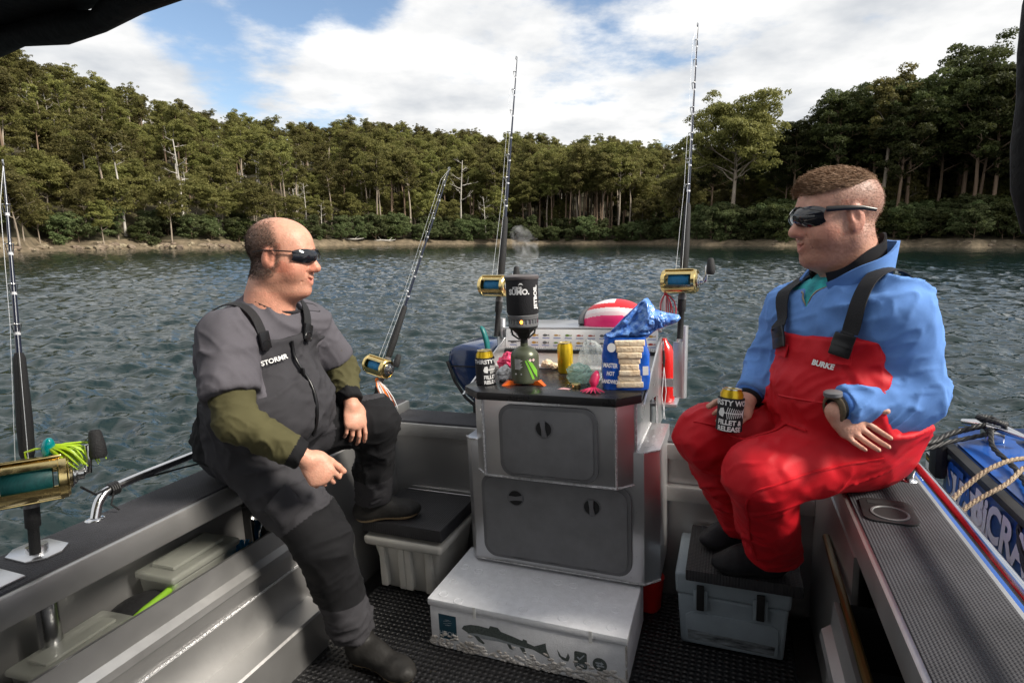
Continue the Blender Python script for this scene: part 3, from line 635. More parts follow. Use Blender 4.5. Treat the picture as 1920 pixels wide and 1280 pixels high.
# hatches
def rot_front(r, z, a):   # local xy on a face that looks forward (-a): x to the right, y up, z out of the face
    return Matrix(((1, 0, 0, r), (0, 0, -1, a), (0, 1, 0, z), (0, 0, 0, 1)))
def hatch(r0, z0, r1, z1, a, rad_, latches, label):
    cx_, cz = (r0 + r1) / 2, (z0 + z1) / 2; w, h = (r1 - r0) / 2, (z1 - z0) / 2; M = rot_front(cx_, cz, a)
    f = B.part(MB().prism(rrect(-w, -h, w, h, rad_, 8), 0.001, 0.012, M, 0.004), 'hatch_frame', m_hatch_f, 40)
    d = B.part(MB().prism(rrect(-w + 0.016, -h + 0.016, w - 0.016, h - 0.016, rad_ * 0.85, 8), 0.0125, 0.0165, M, 0.0018), 'hatch_door', m_hatch, 40, label=label)
    hg = MB()
    for k in range(3): hg.box((-w * 0.6 + k * w * 0.5, -h + 0.004, 0.0122), (-w * 0.6 + k * w * 0.5 + 0.05, -h + 0.012, 0.016), 0.001, M)
    B.part(hg, 'hinge', m_hatch_f, 40, d)
    for (lr, lz, turn) in latches:
        ML = rot_front(lr, lz, a)
        B.part(MB().lathe([(0.037, 0.016), (0.037, 0.019), (0.0325, 0.0195), (0.0315, 0.0172)], (0, 0, 0), 28, ML, caps=False), 'latch_ring', m_hatch_f, 40, d)
        B.part(MB().lathe([(0.032, 0.0166), (0.032, 0.0172)], (0, 0, 0), 28, ML), 'latch_cup_shade', m_recess_shade, 40, d)  # flat disc, the shade of the latch hollow painted on
        B.part(MB().prism([(-0.011, -0.032), (0.012, -0.032), (0.007, 0), (0.011, 0.032), (-0.012, 0.032), (-0.009, 0)], 0.0172, 0.0235, ML @ Matrix.Rotation(rad(turn), 4, 'Z'), 0.0025), 'latch_handle', m_latch, 40, d)
hatch(-0.872, 0.652, -0.468, 0.952, 2.045, 0.055, [(-0.680, 0.862, 6)], 'grey upper hatch door with one turn latch')
hatch(-0.990, 0.252, -0.352, 0.632, 2.100, 0.060, [(-0.832, 0.535, 96), (-0.508, 0.535, 4)], 'wide grey lower hatch door with two turn latches')
# grab rails
def rail(pts, rr=0.0145):
    P_ = [Vector(p) for p in pts]; o = []
    for i in range(len(P_) - 1):
        for t in np.linspace(0, 1, 7)[:-1]:
            p0 = P_[max(i - 1, 0)]; p1 = P_[i]; p2 = P_[i + 1]; p3 = P_[min(i + 2, len(P_) - 1)]
            o.append(0.5 * ((2 * p1) + (p2 - p0) * t + (2 * p0 - 5 * p1 + 4 * p2 - p3) * t * t + (3 * p1 - p0 - 3 * p2 + p3) * t ** 3))
    o.append(P_[-1]); mb = MB().tube(o, rr, 14)
    for e in (P_[0], P_[-1]): mb.lathe([(0.028, 0.0), (0.026, 0.004), (0.016, 0.006)], (e.x, e.y, GZ - 0.001), 16)
    return mb
B.part(rail([(-1.865, 1.085, GZ), (-1.875, 1.12, GZ + 0.055), (-1.878, 1.20, GZ + 0.072), (-1.878, 1.6, GZ + 0.074), (-1.875, 2.2, GZ + 0.070), (-1.868, 2.28, GZ)]), 'grab_rail', m_rail, 60)
B.part(rail([(0.535, 2.06, GZ), (0.540, 2.03, GZ + 0.055), (0.541, 1.96, GZ + 0.072), (0.541, 1.4, GZ + 0.074), (0.540, 0.3, GZ + 0.070), (0.535, 0.2, GZ)]), 'grab_rail', m_rail, 60)
# drink holder let into the right gunwale
cu_ = Matrix.Translation((0.422, 1.79, GZ)) @ Matrix.Rotation(rad(-4), 4, 'Z')
h_ = B.part(MB().prism(rrect(-0.066, -0.078, 0.066, 0.078, 0.03, 6), 0.0005, 0.006, cu_, 0.002), 'drink_holder', m_blackrub, 40)
B.part(MB().lathe([(0.047, 0.0062), (0.047, 0.0085), (0.042, 0.0095), (0.040, 0.0066)], (0, -0.022, 0), 28, cu_, caps=False), 'holder_rim', m_hatch_f, 40, h_)
B.part(MB().lathe([(0.041, 0.0062), (0.041, 0.0068)], (0, 0, 0), 28, cu_ @ Matrix.Translation((0, -0.022, 0))).box((-0.045, 0.035, 0.0062), (0.045, 0.060, 0.0068), 0.0, cu_), 'holder_well_shade', m_recess_shade, 40, h_)  # flat disc and slot painted near-black for the shade in the well
# rod holder plate and tube on the left gunwale
hx, hy = -1.812, 0.895
B.part(MB().prism([(hx - 0.075, hy - 0.02), (hx - 0.045, hy - 0.055), (hx + 0.045, hy - 0.055), (hx + 0.075, hy - 0.02), (hx + 0.075, hy + 0.02), (hx + 0.045, hy + 0.055), (hx - 0.045, hy + 0.055), (hx - 0.075, hy + 0.02)], GZ + 0.0005, GZ + 0.006, None, 0.002), 'rod_holder_plate', m_alu)
B.part(MB().tube([(hx + 0.03, hy - 0.02, 0.50), (hx, hy, GZ + 0.02)], 0.026, 16), 'rod_holder', m_rail)
B.part(MB().box((-1.86, 0.62, GZ + 0.0005), (-1.69, 0.80, GZ + 0.006), 0.002), 'cleat_plate', m_alu)
# hinged step pads over the tub and the ice box
B.part(MB().box((-1.585, 2.035, 0.302), (-1.172, 2.405, 0.36), 0.005), 'step_pad', m_black_pad)
B.part(MB().box((-0.146, 2.03, 0.318), (0.248, 2.40, 0.362), 0.006), 'step_pad', m_black_pad)
B.part(MB().tube([(-1.56, 2.41, 0.352), (-1.18, 2.41, 0.352)], 0.007, 8).tube([(-0.13, 2.405, 0.352), (0.24, 2.405, 0.352)], 0.007, 8), 'step_hinge', m_alu)
# canopy over the helm, its rear clear rolled up along the edge, and the rolled side curtain at the right
mb = MB().box((-2.0, -1.6, 2.105), (0.62, 0.92, 2.145), 0.01); B.part(mb, 'canopy_roof', m_blackfab)
rp = [(-2.0, 0.90, 2.10)] + [(-1.9 + 0.126 * k, 0.90 + 0.008 * math.sin(k * 1.7), 2.090 + 0.006 * math.sin(k * 2.3) - (0.012 if 2 < k < 6 else 0)) for k in range(20)]
B.part(MB().tube(rp, [0.028 + 0.006 * math.sin(k * 2.9) for k in range(len(rp))], 12), 'rolled_clear', m_blackfab, 60)
B.part(MB().tube([(0.341 + 0.003 * math.sin(k * 1.3), 0.90, 1.545 + k * 0.054) for k in range(11)], [0.006] + [0.024 + 0.003 * math.sin(k * 2.1) for k in range(10)], 12), 'rolled_curtain', m_blackfab, 60)
B.part(MB().tube([(-1.86, 0.28, GZ), (-1.86, 0.28, 2.08)], 0.019, 12), 'canopy_post', m_alu); B.part(MB().tube([(0.50, 0.10, GZ), (0.50, 0.10, 2.08)], 0.019, 12), 'canopy_post', m_alu)
B.part(MB().box((-1.90, -1.56, 0.0), (0.57, -1.50, 2.10), 0.01), 'unseen_light_blocker', m_alu_d)  # unseen panel behind the camera, added to block light and darken the foreground
# cord tied along the left rail
mb = MB().tube([(-1.74, 0.99, GZ + 0.16), (-1.80, 1.06, GZ + 0.10), (-1.872, 1.15, GZ + 0.078), (-1.86, 1.4, GZ + 0.05), (-1.83, 1.7, GZ + 0.012), (-1.82, 2.1, GZ + 0.008)], 0.0035, 6)
for k in range(4): mb.tube([(-1.876 + 0.019 * math.cos(t), 1.15 + 0.007 * k, GZ + 0.068 + 0.019 * math.sin(t)) for t in np.linspace(0, 6.28, 12)], 0.0035, 6)
mb.tube([(-1.86, 1.15, GZ + 0.06), (-1.85, 1.13, GZ + 0.03), (-1.83, 1.14, GZ + 0.01)], 0.003, 6)
solo(mb, 'cord', m_blackrub, 'thin black cord knotted round the left grab rail', 'cord', (-1.86, 1.15, GZ), smooth=60)
# wet beads on the bare metal
m_drop = mat('water drop', (0.9, 0.9, 0.92), 0.05, trans=0.9, ior=1.33)
gd = np.random.default_rng(12); mb = MB()
for k in range(90):
    rr, aa = gd.uniform(-0.325, -0.262), gd.uniform(2.17, 2.48); s_ = gd.uniform(0.0015, 0.004); mb.ell((rr, aa, 0.7722), (s_, s_, s_ * 0.5), None, 6, 4)
for k in range(60):
    s_ = gd.uniform(0.0012, 0.003); mb.ell((gd.uniform(-1.03, -0.31), 2.0995, gd.uniform(0.24, 0.62)), (s_, s_ * 0.5, s_), None, 6, 4)
tag(mb.build('water_drops', m_drop, None, (-0.3, 2.3, 0.77), 60, BOAT @ Matrix.Translation((-0.3, 2.3, 0.77))), 'small water drops beaded on the bare console metal', 'water drops', kind='stuff')

# ================================================================== the neighbouring blue boat, tied alongside
m_silver = mat('hull silver decal', (0.66, 0.64, 0.66), 0.5, var=0.08, vscale=6)
m_dblue = mat('hull dark blue', (0.012, 0.050, 0.19), 0.35, coat=0.2, var=0.15, vscale=4)
NB = Thing('moored_boat', 'blue and silver pontoon boat moored alongside on the right', 'boat', (1.6, 1.2, -0.2))
sec = [(0.99, -0.35), (0.86, 0.0), (0.80, 0.30), (0.80, 0.66), (0.83, 0.725), (1.15, 0.75), (2.6, 0.75), (2.6, -0.35)]
mb = MB(); n = len(sec); vs = [(r, a, z) for a in (-1.5, 2.62) for r, z in sec] + [(r + 0.10, 2.95, z - (0.03 if z > 0.5 else 0)) for r, z in sec]
fs = [(i, (i + 1) % n, n * k + (i + 1) % n + n if k else n + (i + 1) % n, n * (k + 1) + i) for k in (0,) for i in range(n)] + [(n + i, n + (i + 1) % n, 2 * n + (i + 1) % n, 2 * n + i) for i in range(n)] + [tuple(range(n)), tuple(range(2 * n, 3 * n))]
mb.add(vs, fs); NB.part(mb, 'pontoon', m_dblue, 20)
NB.part(MB().add([(0.835, -1.5, 0.7330), (1.02, -1.5, 0.748), (1.02, 2.62, 0.748), (0.835, 2.62, 0.7330), (1.12, 2.95, 0.72), (0.94, 2.95, 0.705)], [(0, 1, 2, 3), (3, 2, 4, 5)]), 'side_deck', m_blue)
NB.part(MB().box((0.790, -1.5, 0.700), (0.830, 2.66, 0.728), 0.010), 'fender_strip', m_blackrub)
NB.part(MB().box((1.05, 0.5, 0.752), (1.5, 2.70, 0.757)), 'deck_pad', m_pad)
NB.part(MB().add([(0.7985, 2.60, 0.645), (0.7985, 2.22, 0.645), (0.7985, 2.12, 0.40), (0.7985, 2.42, 0.40)], [(0, 1, 2, 3)]), 'silver_panel', m_silver, None)
MT = Matrix(((0, 0, -1, 0.7965), (-1, 0, 0, 2.58), (0, 1, 0, 0.612), (0, 0, 0, 1)))
for txt, x, mm in (('STA', 0.0, m_blue), ('BiCRAFT', 0.268, m_silver)):
    v, f = text_mesh(txt, 0.165, MT @ Matrix.Translation((x, 0, 0)), align='LEFT', bold=0.006, shear=0.1, sx=0.86); NB.part(MB().add(v, f), 'boat_lettering', mm, None)
NB.part(MB().add([MT @ Vector(p) for p in ((0.20, 0.05, 0.0005), (0.215, 0.05, 0.0005), (0.255, -0.05, 0.0005), (0.24, -0.05, 0.0005))], [(0, 1, 2, 3)]), 'decal_stripe', m_blue, None)
lab = NB.part(MB().box((0.7955, 2.76, 0.50), (0.7975, 2.83, 0.585)).box((0.795, 2.76, 0.585), (0.7975, 2.83, 0.62)), 'caution_label', m_white)
NB.part(MB().box((0.7935, 2.762, 0.587), (0.795, 2.828, 0.618)), 'label_header', m_blackrub, None, lab)
v, f = text_mesh('Caution!', 0.017, Matrix(((0, 0, -1, 0.7928), (-1, 0, 0, 2.795), (0, 1, 0, 0.602), (0, 0, 0, 1)))); NB.part(MB().add(v, f), 'label_text', mat('yellow ink', (0.75, 0.55, 0.03), 0.5), None, lab)
NB.part(MB().box((0.752, 2.575, 0.59), (0.80, 2.66, 0.735), 0.022), 'fender_block', m_blackrub, 50); NB.part(MB().tube([(0.80, 2.67, 0.70), (0.76, 2.67, 0.70)], 0.016, 12), 'fender_pin', m_blackrub)
cl = NB.part(MB().tube([(0.885, 2.74, 0.79), (0.93, 2.68, 0.80), (0.98, 2.62, 0.798), (1.03, 2.56, 0.785)], [0.012, 0.019, 0.019, 0.010], 10).box((0.925, 2.62, 0.74), (0.985, 2.69, 0.79), 0.008), 'mooring_cleat', m_rail, 60)
NB.part(MB().lathe([(0.075, 0), (0.085, 0.10), (0.085, 0.30), (0.07, 0.36), (0.02, 0.38)], (1.28, 2.85, 0.735), 20), 'deck_canister', m_white, label='white canister on the deck of the blue boat'); NB.part(MB().lathe([(0.087, 0.055), (0.087, 0.075)], (1.28, 2.85, 0.735), 20), 'canister_band', m_dblue)
def rope(pts, r0, name, m, label, twist=3, n=60):
    P_ = [Vector(p) for p in pts]; dense = []
    for i in range(len(P_) - 1):
        for t in np.linspace(0, 1, n // (len(P_) - 1), endpoint=False):
            p0 = P_[max(i - 1, 0)]; p1 = P_[i]; p2 = P_[i + 1]; p3 = P_[min(i + 2, len(P_) - 1)]
            dense.append(0.5 * ((2 * p1) + (p2 - p0) * t + (2 * p0 - 5 * p1 + 4 * p2 - p3) * t * t + (3 * p1 - p0 - 3 * p2 + p3) * t ** 3))
    dense.append(P_[-1]); mb = MB()
    for s_ in range(twist):
        q = []
        for i, p in enumerate(dense):
            d = (dense[min(i + 1, len(dense) - 1)] - dense[max(i - 1, 0)]).normalized(); x = d.cross(Vector((0, 0, 1)) if abs(d.z) < 0.9 else Vector((1, 0, 0))).normalized(); y = x.cross(d)
            t = i * 0.85 + s_ * 2 * math.pi / twist; q.append(p + (x * math.cos(t) + y * math.sin(t)) * r0 * 0.5)
        mb.tube(q, r0 * 0.62, 6)
    return solo(mb, name, m, label, 'rope', pts[0], smooth=60)
m_hemp = mat('hemp rope', (0.30, 0.22, 0.14), 0.9, col2=(0.46, 0.36, 0.25), vscale=60, bump=0.6, bscale=220)
rope([(0.55, 2.42, 0.80), (0.70, 2.52, 0.755), (0.82, 2.62, 0.775), (0.93, 2.66, 0.80), (0.985, 2.64, 0.815), (0.95, 2.60, 0.83), (0.91, 2.66, 0.83), (0.96, 2.70, 0.82), (1.0, 2.62, 0.80)], 0.011, 'mooring_rope', m_blackrub, 'black braided rope wound round the cleat of the blue boat', 3, 96)
rope([(0.55, 2.44, 0.775), (0.68, 2.50, 0.735), (0.80, 2.58, 0.75), (0.92, 2.62, 0.775), (0.93, 2.60, 0.80), (0.905, 2.50, 0.765), (0.90, 2.30, 0.755), (0.86, 2.10, 0.745), (0.80, 1.98, 0.66), (0.785, 1.80, 0.52)], 0.009, 'mooring_rope', m_blackrub, 'second black rope trailing down the silver lettering of the blue boat', 3, 96)
rope([(0.62, 2.06, 0.66), (0.70, 2.14, 0.72), (0.80, 2.20, 0.79), (0.92, 2.26, 0.81), (1.10, 2.30, 0.77)], 0.0075, 'tie_rope', m_hemp, 'beige twisted rope stretched between the two boats', 3, 80)
rope([(0.62, 2.03, 0.63), (0.72, 2.10, 0.70), (0.82, 2.15, 0.755), (0.94, 2.26, 0.80), (1.15, 2.34, 0.765)], 0.0070, 'tie_rope', m_hemp, 'lower beige rope with black tape beneath the other beige rope', 3, 80)
# ================================================================== things in the boat
m_foam = mat('polystyrene', (0.74, 0.75, 0.78), 0.75, var=0.06, vscale=30, bump=0.25, bscale=240)
m_foam_w = mat('scuffed polystyrene', (0.34, 0.31, 0.28), 0.8, col2=(0.62, 0.60, 0.58), vscale=16, bump=1.0, bscale=50, bdist=0.012, detail=8)
m_ink = mat('print dark green grey', (0.055, 0.070, 0.068), 0.6, col2=(0.13, 0.15, 0.14), vscale=160)
m_inkb = mat('print belly grey', (0.30, 0.33, 0.35), 0.6, var=0.15, vscale=60); m_teal = mat('print teal', (0.012, 0.055, 0.085), 0.5, var=0.3, vscale=12)
m_inkw = mat('print pale', (0.42, 0.46, 0.50), 0.6)
# ---- the foam fish box
X = Thing('foam_fish_box', 'white polystyrene fish box with printed salmon on the deck below the console', 'box', (-0.715, 1.99, 0))
B0, B1, F0, F1 = -1.112, -0.320, 1.787, 2.20
mb = MB(); g3 = np.random.default_rng(2)
mb.box((B0 + 0.004, F0 + 0.006, 0.0), (B1 - 0.004, F1, 0.178), 0.012); body = X.part(mb, 'box_body', m_foam)
lid = X.part(MB().box((B0, F0, 0.180), (B1, F1 + 0.004, 0.210), 0.008), 'lid', m_foam)
rims = MB()
for k in range(26):
    r_, a_ = B0 + 0.05 + (k % 9) * 0.084 + g3.normal() * 0.012, F0 + 0.05 + (k // 9) * 0.095 + g3.normal() * 0.012
    X.part(MB().lathe([(0.0195, 0.2095), (0.0185, 0.2115), (0.0165, 0.2115), (0.0155, 0.2097)], (r_, a_, 0), 18, caps=False), 'lid_dimple', m_foam, 50, lid)
for x_ in (0.20, 0.655): X.part(MB().box((B0 + x_, F0 - 0.002, 0.165), (B0 + x_ + 0.012, F0 + 0.0, 0.212), 0.0005), 'tape_tab', m_white, None, lid)
# gnawed lower edge: crumbled chips along the bottom
ch = MB()
for k in range(230):
    q = abs(g3.normal()) * 0.028; r_ = g3.uniform(B0 + 0.01, B1 - 0.01); s_ = g3.uniform(0.004, 0.013)
    ch.ell((r_, F0 + 0.006, 0.006 + q), (s_ * 1.6, 0.004, s_ * 0.7), rotm(y=g3.uniform(-25, 25)), 6, 4)
for k in range(40):
    s_ = g3.uniform(0.004, 0.010); ch.ell((B1 - 0.006, F0 + 0.01, g3.uniform(0.01, 0.17)), (0.004, s_, s_), None, 6, 4)
o = X.part(ch, 'chipped_edge', m_foam_w, 60, body); o['kind'] = 'stuff'
MF = rot_front(B0, 0.0, F0 + 0.0052)
def pl(poly, z=0.0004): return [MF @ Vector((p[0], p[1], z)) for p in poly]
pr = X.part(MB().add(pl([(0.045, 0.045), (0.122, 0.045), (0.122, 0.150), (0.045, 0.150)]), [(0, 1, 2, 3)]), 'maker_panel', m_teal, None, body)
v, f = text_mesh('HUON', 0.030, MF @ Matrix.Translation((0.0835, 0.068, 0.0008)), sx=0.85); tx = MB().add(v, f)
for k in range(7):
    a_ = k * 0.9; c_ = Vector((0.0835 + 0.010 * math.cos(a_), 0.115 + 0.012 * math.sin(a_), 0.0008)); tx.add([MF @ (c_ + Vector(p)) for p in ((-0.009, 0, 0), (0.009, 0.002, 0), (0.009, 0.0032, 0), (-0.009, 0.0014, 0))], [(0, 1, 2, 3)])
X.part(tx, 'maker_lettering', m_inkw, None, pr)
back = [(0.145, 0.105), (0.155, 0.120), (0.185, 0.130), (0.22, 0.133), (0.262, 0.131), (0.268, 0.143), (0.300, 0.142), (0.312, 0.128), (0.36, 0.119), (0.398, 0.110), (0.402, 0.118), (0.416, 0.115), (0.418, 0.105), (0.445, 0.098), (0.490, 0.121), (0.492, 0.098), (0.508, 0.058), (0.470, 0.072), (0.440, 0.083), (0.418, 0.084)]
belly = [(0.398, 0.080), (0.36, 0.082), (0.30, 0.084), (0.24, 0.080), (0.20, 0.083), (0.165, 0.090)]
fsh = X.part(MB().add(pl(back + [(0.36, 0.090), (0.28, 0.098), (0.21, 0.098), (0.172, 0.092)]), [tuple(range(len(back) + 4))]), 'salmon_print', m_ink, None, body)
X.part(MB().add(pl([(0.172, 0.092), (0.21, 0.098), (0.28, 0.098), (0.36, 0.090), (0.418, 0.084)] + belly, 0.0003), [tuple(range(11))]), 'salmon_belly', m_inkb, None, fsh)
fn = MB()
for poly in ([(0.195, 0.088), (0.215, 0.088), (0.242, 0.064), (0.236, 0.058), (0.215, 0.066)], [(0.335, 0.083), (0.350, 0.083), (0.358, 0.062), (0.345, 0.064)], [(0.385, 0.080), (0.405, 0.082), (0.412, 0.055), (0.400, 0.058)]): fn.add(pl(poly, 0.0005), [tuple(range(len(poly)))])
X.part(fn, 'salmon_fin', m_ink, None, fsh)
X.part(MB().add(pl([(0.533, 0.108), (0.548, 0.083), (0.566, 0.078), (0.575, 0.101), (0.581, 0.085), (0.575, 0.067), (0.556, 0.067), (0.540, 0.080)]), [tuple(range(8))]), 'printed_emblem', m_ink, None, body)
X.part(MB().add(pl(rrect(0.598, 0.050, 0.645, 0.117, 0.008, 4)), [tuple(range(20))]), 'printed_stamp', m_ink, None, body)
v, f = text_mesh('FOOD', 0.017, MF @ Matrix.Translation((0.6215, 0.064, 0.0008)), sx=0.85); q_ = MB().add(v, f); q_.add(pl([(0.607, 0.092), (0.612, 0.097), (0.618, 0.090), (0.634, 0.108), (0.637, 0.105), (0.618, 0.083)], 0.0008), [tuple(range(6))])
X.part(q_, 'stamp_text', m_inkw, None, body)
X.part(MB().add(pl([(0.692 + 0.026 * math.cos(t), 0.083 + 0.026 * math.sin(t)) for t in np.linspace(0, 6.28, 25)[:-1]]), [tuple(range(24))]), 'round_stamp', m_ink, None, body)
q_ = MB()
for s_ in (1, -1): q_.add(pl([(0.692 + s_ * x, 0.083 + s_ * y) for x, y in ((-0.016, 0.002), (0.004, 0.002), (0.004, -0.003), (0.014, 0.005), (0.004, 0.013), (0.004, 0.008), (-0.016, 0.008))], 0.0008), [tuple(range(7))])
X.part(q_, 'stamp_text', m_inkw, None, body)
# ---- tub with lid under the left step
m_tub = mat('grey-white storage plastic', (0.46, 0.45, 0.42), 0.5, var=0.08, vscale=8)
X = Thing('storage_tub', 'off-white plastic storage tub with rounded lid under the left step', 'tub', (-1.38, 2.2, 0))
def taper_box(mb, r0, r1, a0, a1, z0, z1, t, bev):
    bm = bmesh.new(); bmesh.ops.create_cube(bm, size=1)
    for v in bm.verts:
        k = t if v.co.z < 0 else 0
        v.co = Vector((r0 + k if v.co.x < 0 else r1 - k, a0 + k if v.co.y < 0 else a1 - k, z0 if v.co.z < 0 else z1))
    bmesh.ops.bevel(bm, geom=bm.edges[:], offset=bev, segments=3, affect='EDGES', profile=0.6); return mb.bm(bm)
X.part(taper_box(MB(), -1.55, -1.205, 2.06, 2.42, 0.0, 0.236, 0.035, 0.022), 'tub_body', m_tub, 50)
X.part(taper_box(MB(), -1.585, -1.175, 2.028, 2.428, 0.236, 0.282, 0.004, 0.018), 'lid', m_tub, 50)
for r_ in (-1.50, -1.40, -1.365, -1.26): X.part(taper_box(MB(), r_ - 0.018, r_ + 0.018, 2.052, 2.09, 0.03, 0.232, 0.0, 0.008), 'rib', m_tub, 50)
# ---- ice box under the right step
m_ice = mat('pale blue-grey rotomould', (0.26, 0.31, 0.35), 0.6, var=0.06, vscale=20, bump=0.15, bscale=180)
m_worn = mat('worn sticker', (0.015, 0.018, 0.02), 0.6, col2=(0.30, 0.34, 0.37), vscale=26, stretch=(0.5, 1, 2), detail=8)
X = Thing('ice_box', 'pale grey-blue ice box with worn sticker under the black right step', 'ice box', (0.015, 2.27, 0))
X.part(taper_box(MB(), -0.180, 0.212, 2.105, 2.42, 0.0, 0.215, 0.012, 0.014), 'box_body', m_ice, 50)
X.part(taper_box(MB(), -0.190, 0.222, 2.095, 2.43, 0.217, 0.308, 0.004, 0.014), 'lid', m_ice, 50)
for r_ in (-0.095, 0.115):
    l_ = X.part(MB().box((r_ - 0.026, 2.088, 0.165), (r_ + 0.026, 2.105, 0.25), 0.006), 'latch_recess', m_ice, 50); X.part(MB().box((r_ - 0.014, 2.078, 0.172), (r_ + 0.014, 2.0875, 0.275), 0.004), 'latch', m_blackrub, 50, l_)
MX = rot_front(0.015, 0.085, 2.1095)
pan = X.part(MB().prism([(-0.165, -0.055), (-0.145, -0.070), (0.145, -0.070), (0.165, -0.055), (0.165, 0.045), (0.145, 0.060), (-0.145, 0.060), (-0.165, 0.045)], -0.004, 0.0045, MX, 0.003), 'front_panel', m_ice, 30)
X.part(MB().add([MX @ Vector(p) for p in ((-0.155, -0.055, 0.0052), (0.150, -0.060, 0.0052), (0.155, -0.022, 0.0052), (-0.157, -0.014, 0.0052))], [(0, 1, 2, 3)]), 'sticker', m_worn, None, pan)
m_red = mat('red plastic', (0.50, 0.012, 0.010), 0.4, var=0.15, vscale=12)
solo(MB().lathe([(0.042, 0), (0.048, 0.01), (0.060, 0.12), (0.064, 0.15), (0.058, 0.15)], (-0.315, 2.30, 0), 20), 'bucket', m_red, 'red plastic bucket half hidden behind the foam box', 'bucket', (-0.315, 2.30, 0), smooth=50)
solo(MB().add([(-1.215, 1.70, 0.002), (-1.155, 1.675, 0.003), (-1.15, 1.688, 0.003), (-1.18, 1.70, 0.004), (-1.21, 1.712, 0.002)], [(0, 1, 2, 3, 4)]), 'scrap', mat('orange scrap', (0.60, 0.22, 0.02), 0.6), 'small orange scrap lying on the black floor mat', 'scrap', (-1.18, 1.69, 0.002))
# ---- contents of the left side pocket
m_clear = mat('frosted tub plastic', (0.48, 0.49, 0.44), 0.32, trans=0.5, alpha=0.55, var=0.06, vscale=10)
def lunch_tub(c, w, d, h, rz, label):
    M = Matrix.Translation(c) @ Matrix.Rotation(rad(rz), 4, 'Z'); t = Thing('plastic_container', label, 'container', c)
    mb = taper_box(MB(), -w / 2, w / 2, -d / 2, d / 2, 0, h * 0.8, 0.012, 0.012); mb.v = [M @ Vector(v) for v in mb.v]; t.part(mb, 'tub_body', m_clear, 50)
    mb = taper_box(MB(), -w / 2 - 0.008, w / 2 + 0.008, -d / 2 - 0.008, d / 2 + 0.008, h * 0.8, h * 0.93, 0, 0.010); mb.box((-w / 2 + 0.03, -d / 2 + 0.03, h * 0.93), (w / 2 - 0.03, d / 2 - 0.03, h), 0.006)
    mb.v = [M @ Vector(v) for v in mb.v]; t.part(mb, 'lid', m_clear, 50)
lunch_tub((-1.735, 0.905, 0.362), 0.13, 0.26, 0.155, 4, 'frosted plastic container nearest the camera in the left side pocket')
lunch_tub((-1.775, 1.315, 0.362), 0.16, 0.27, 0.20, 2, 'larger frosted plastic container behind the green bag in the left pocket')
m_green = mat('lime fabric', (0.16, 0.32, 0.015), 0.7, bump=0.3, bscale=60)
t = Thing('tackle_bag', 'black bag with lime green trim stuffed in the left side pocket', 'bag', (-1.80, 1.11, 0.362))
t.part(MB().ell((-1.76, 1.105, 0.435), (0.10, 0.13, 0.07), rotm(z=15), 20, 12), 'bag_body', m_blackfab, 80); t.part(MB().tube([(-1.70, 1.0, 0.47), (-1.69, 1.08, 0.50), (-1.70, 1.16, 0.505), (-1.74, 1.22, 0.49)], 0.012, 8), 'trim', m_green, 60)
t.part(MB().tube([(-1.68, 1.0, 0.42), (-1.664, 1.09, 0.45), (-1.665, 1.17, 0.44), (-1.70, 1.23, 0.42)], [0.008, 0.022, 0.02, 0.006], 8), 'side_panel', m_green, 60)
t = Thing('scrub_brush', 'blue bristled scrubbing brush in the left side pocket', 'brush', (-1.70, 1.475, 0.362)); mb = MB(); g4 = np.random.default_rng(8)
for k in range(240):
    d = Vector(g4.normal(size=3)); d.normalize(); d.z = abs(d.z); p = Vector((-1.71, 1.475, 0.46)); mb.tube([p + d * 0.02, p + d * 0.062], 0.0016, 3, False)
mb.ell((-1.71, 1.475, 0.46), (0.045, 0.05, 0.04), None, 12, 8); t.part(mb, 'bristles', mat('blue bristle', (0.01, 0.20, 0.42), 0.6), 60); t.part(MB().box((-1.735, 1.42, 0.362), (-1.685, 1.53, 0.43), 0.012), 'brush_block', m_blackrub)
solo(MB().ell((-1.645, 1.432, 0.515), (0.014, 0.014, 0.014)).tube([(-1.645, 1.432, 0.362), (-1.645, 1.432, 0.51)], 0.006, 6), 'bead', mat('green plastic', (0.0, 0.30, 0.05), 0.4), 'bright green bead beside the blue brush', 'bead', (-1.645, 1.432, 0.362), smooth=60)
t = Thing('steel_mug', 'stainless steel mug with wire handle at the end of the left pocket', 'mug', (-1.70, 1.575, 0.362))
t.part(MB().lathe([(0.036, 0), (0.040, 0.004), (0.040, 0.215), (0.0415, 0.218), (0.038, 0.215), (0.037, 0.02)], (-1.70, 1.575, 0.362), 24), 'cup', m_steel, 50); t.part(MB().tube([(-1.672, 1.545, 0.555), (-1.655, 1.515, 0.545), (-1.65, 1.505, 0.51), (-1.672, 1.545, 0.47)], 0.003, 6), 'handle', m_steel, 60)
# ---- right side pocket
m_gold = mat('gold anodised metal', (0.74, 0.57, 0.25), 0.22, 1.0, rvar=0.08, var=0.12, vscale=30)
t = Thing('gaff_pole', 'gold tipped black pole stowed in the right side pocket', 'pole', (0.31, 1.4, 0.4)); t.part(MB().tube([(0.285, 1.15, 0.60), (0.31, 2.05, 0.55)], 0.012, 10), 'shaft', mat('dark gold shaft', (0.10, 0.07, 0.02), 0.3, 0.7)); t.part(MB().lathe([(0.018, 0), (0.020, 0.02), (0.020, 0.06), (0.014, 0.07)], (0.283, 1.23, 0.597), 14, Matrix.Rotation(rad(90), 4, 'X')), 'ferrule', m_gold)
solo(MB().ell((0.335, 1.06, 0.50), (0.045, 0.19, 0.15), rotm(x=8), 18, 12), 'dry_bag', mat('red vinyl', (0.22, 0.008, 0.02), 0.5, bump=0.4, bscale=18, bdist=0.02), 'dark red bag pushed into the right side pocket', 'bag', (0.335, 1.06, 0.36), smooth=80)

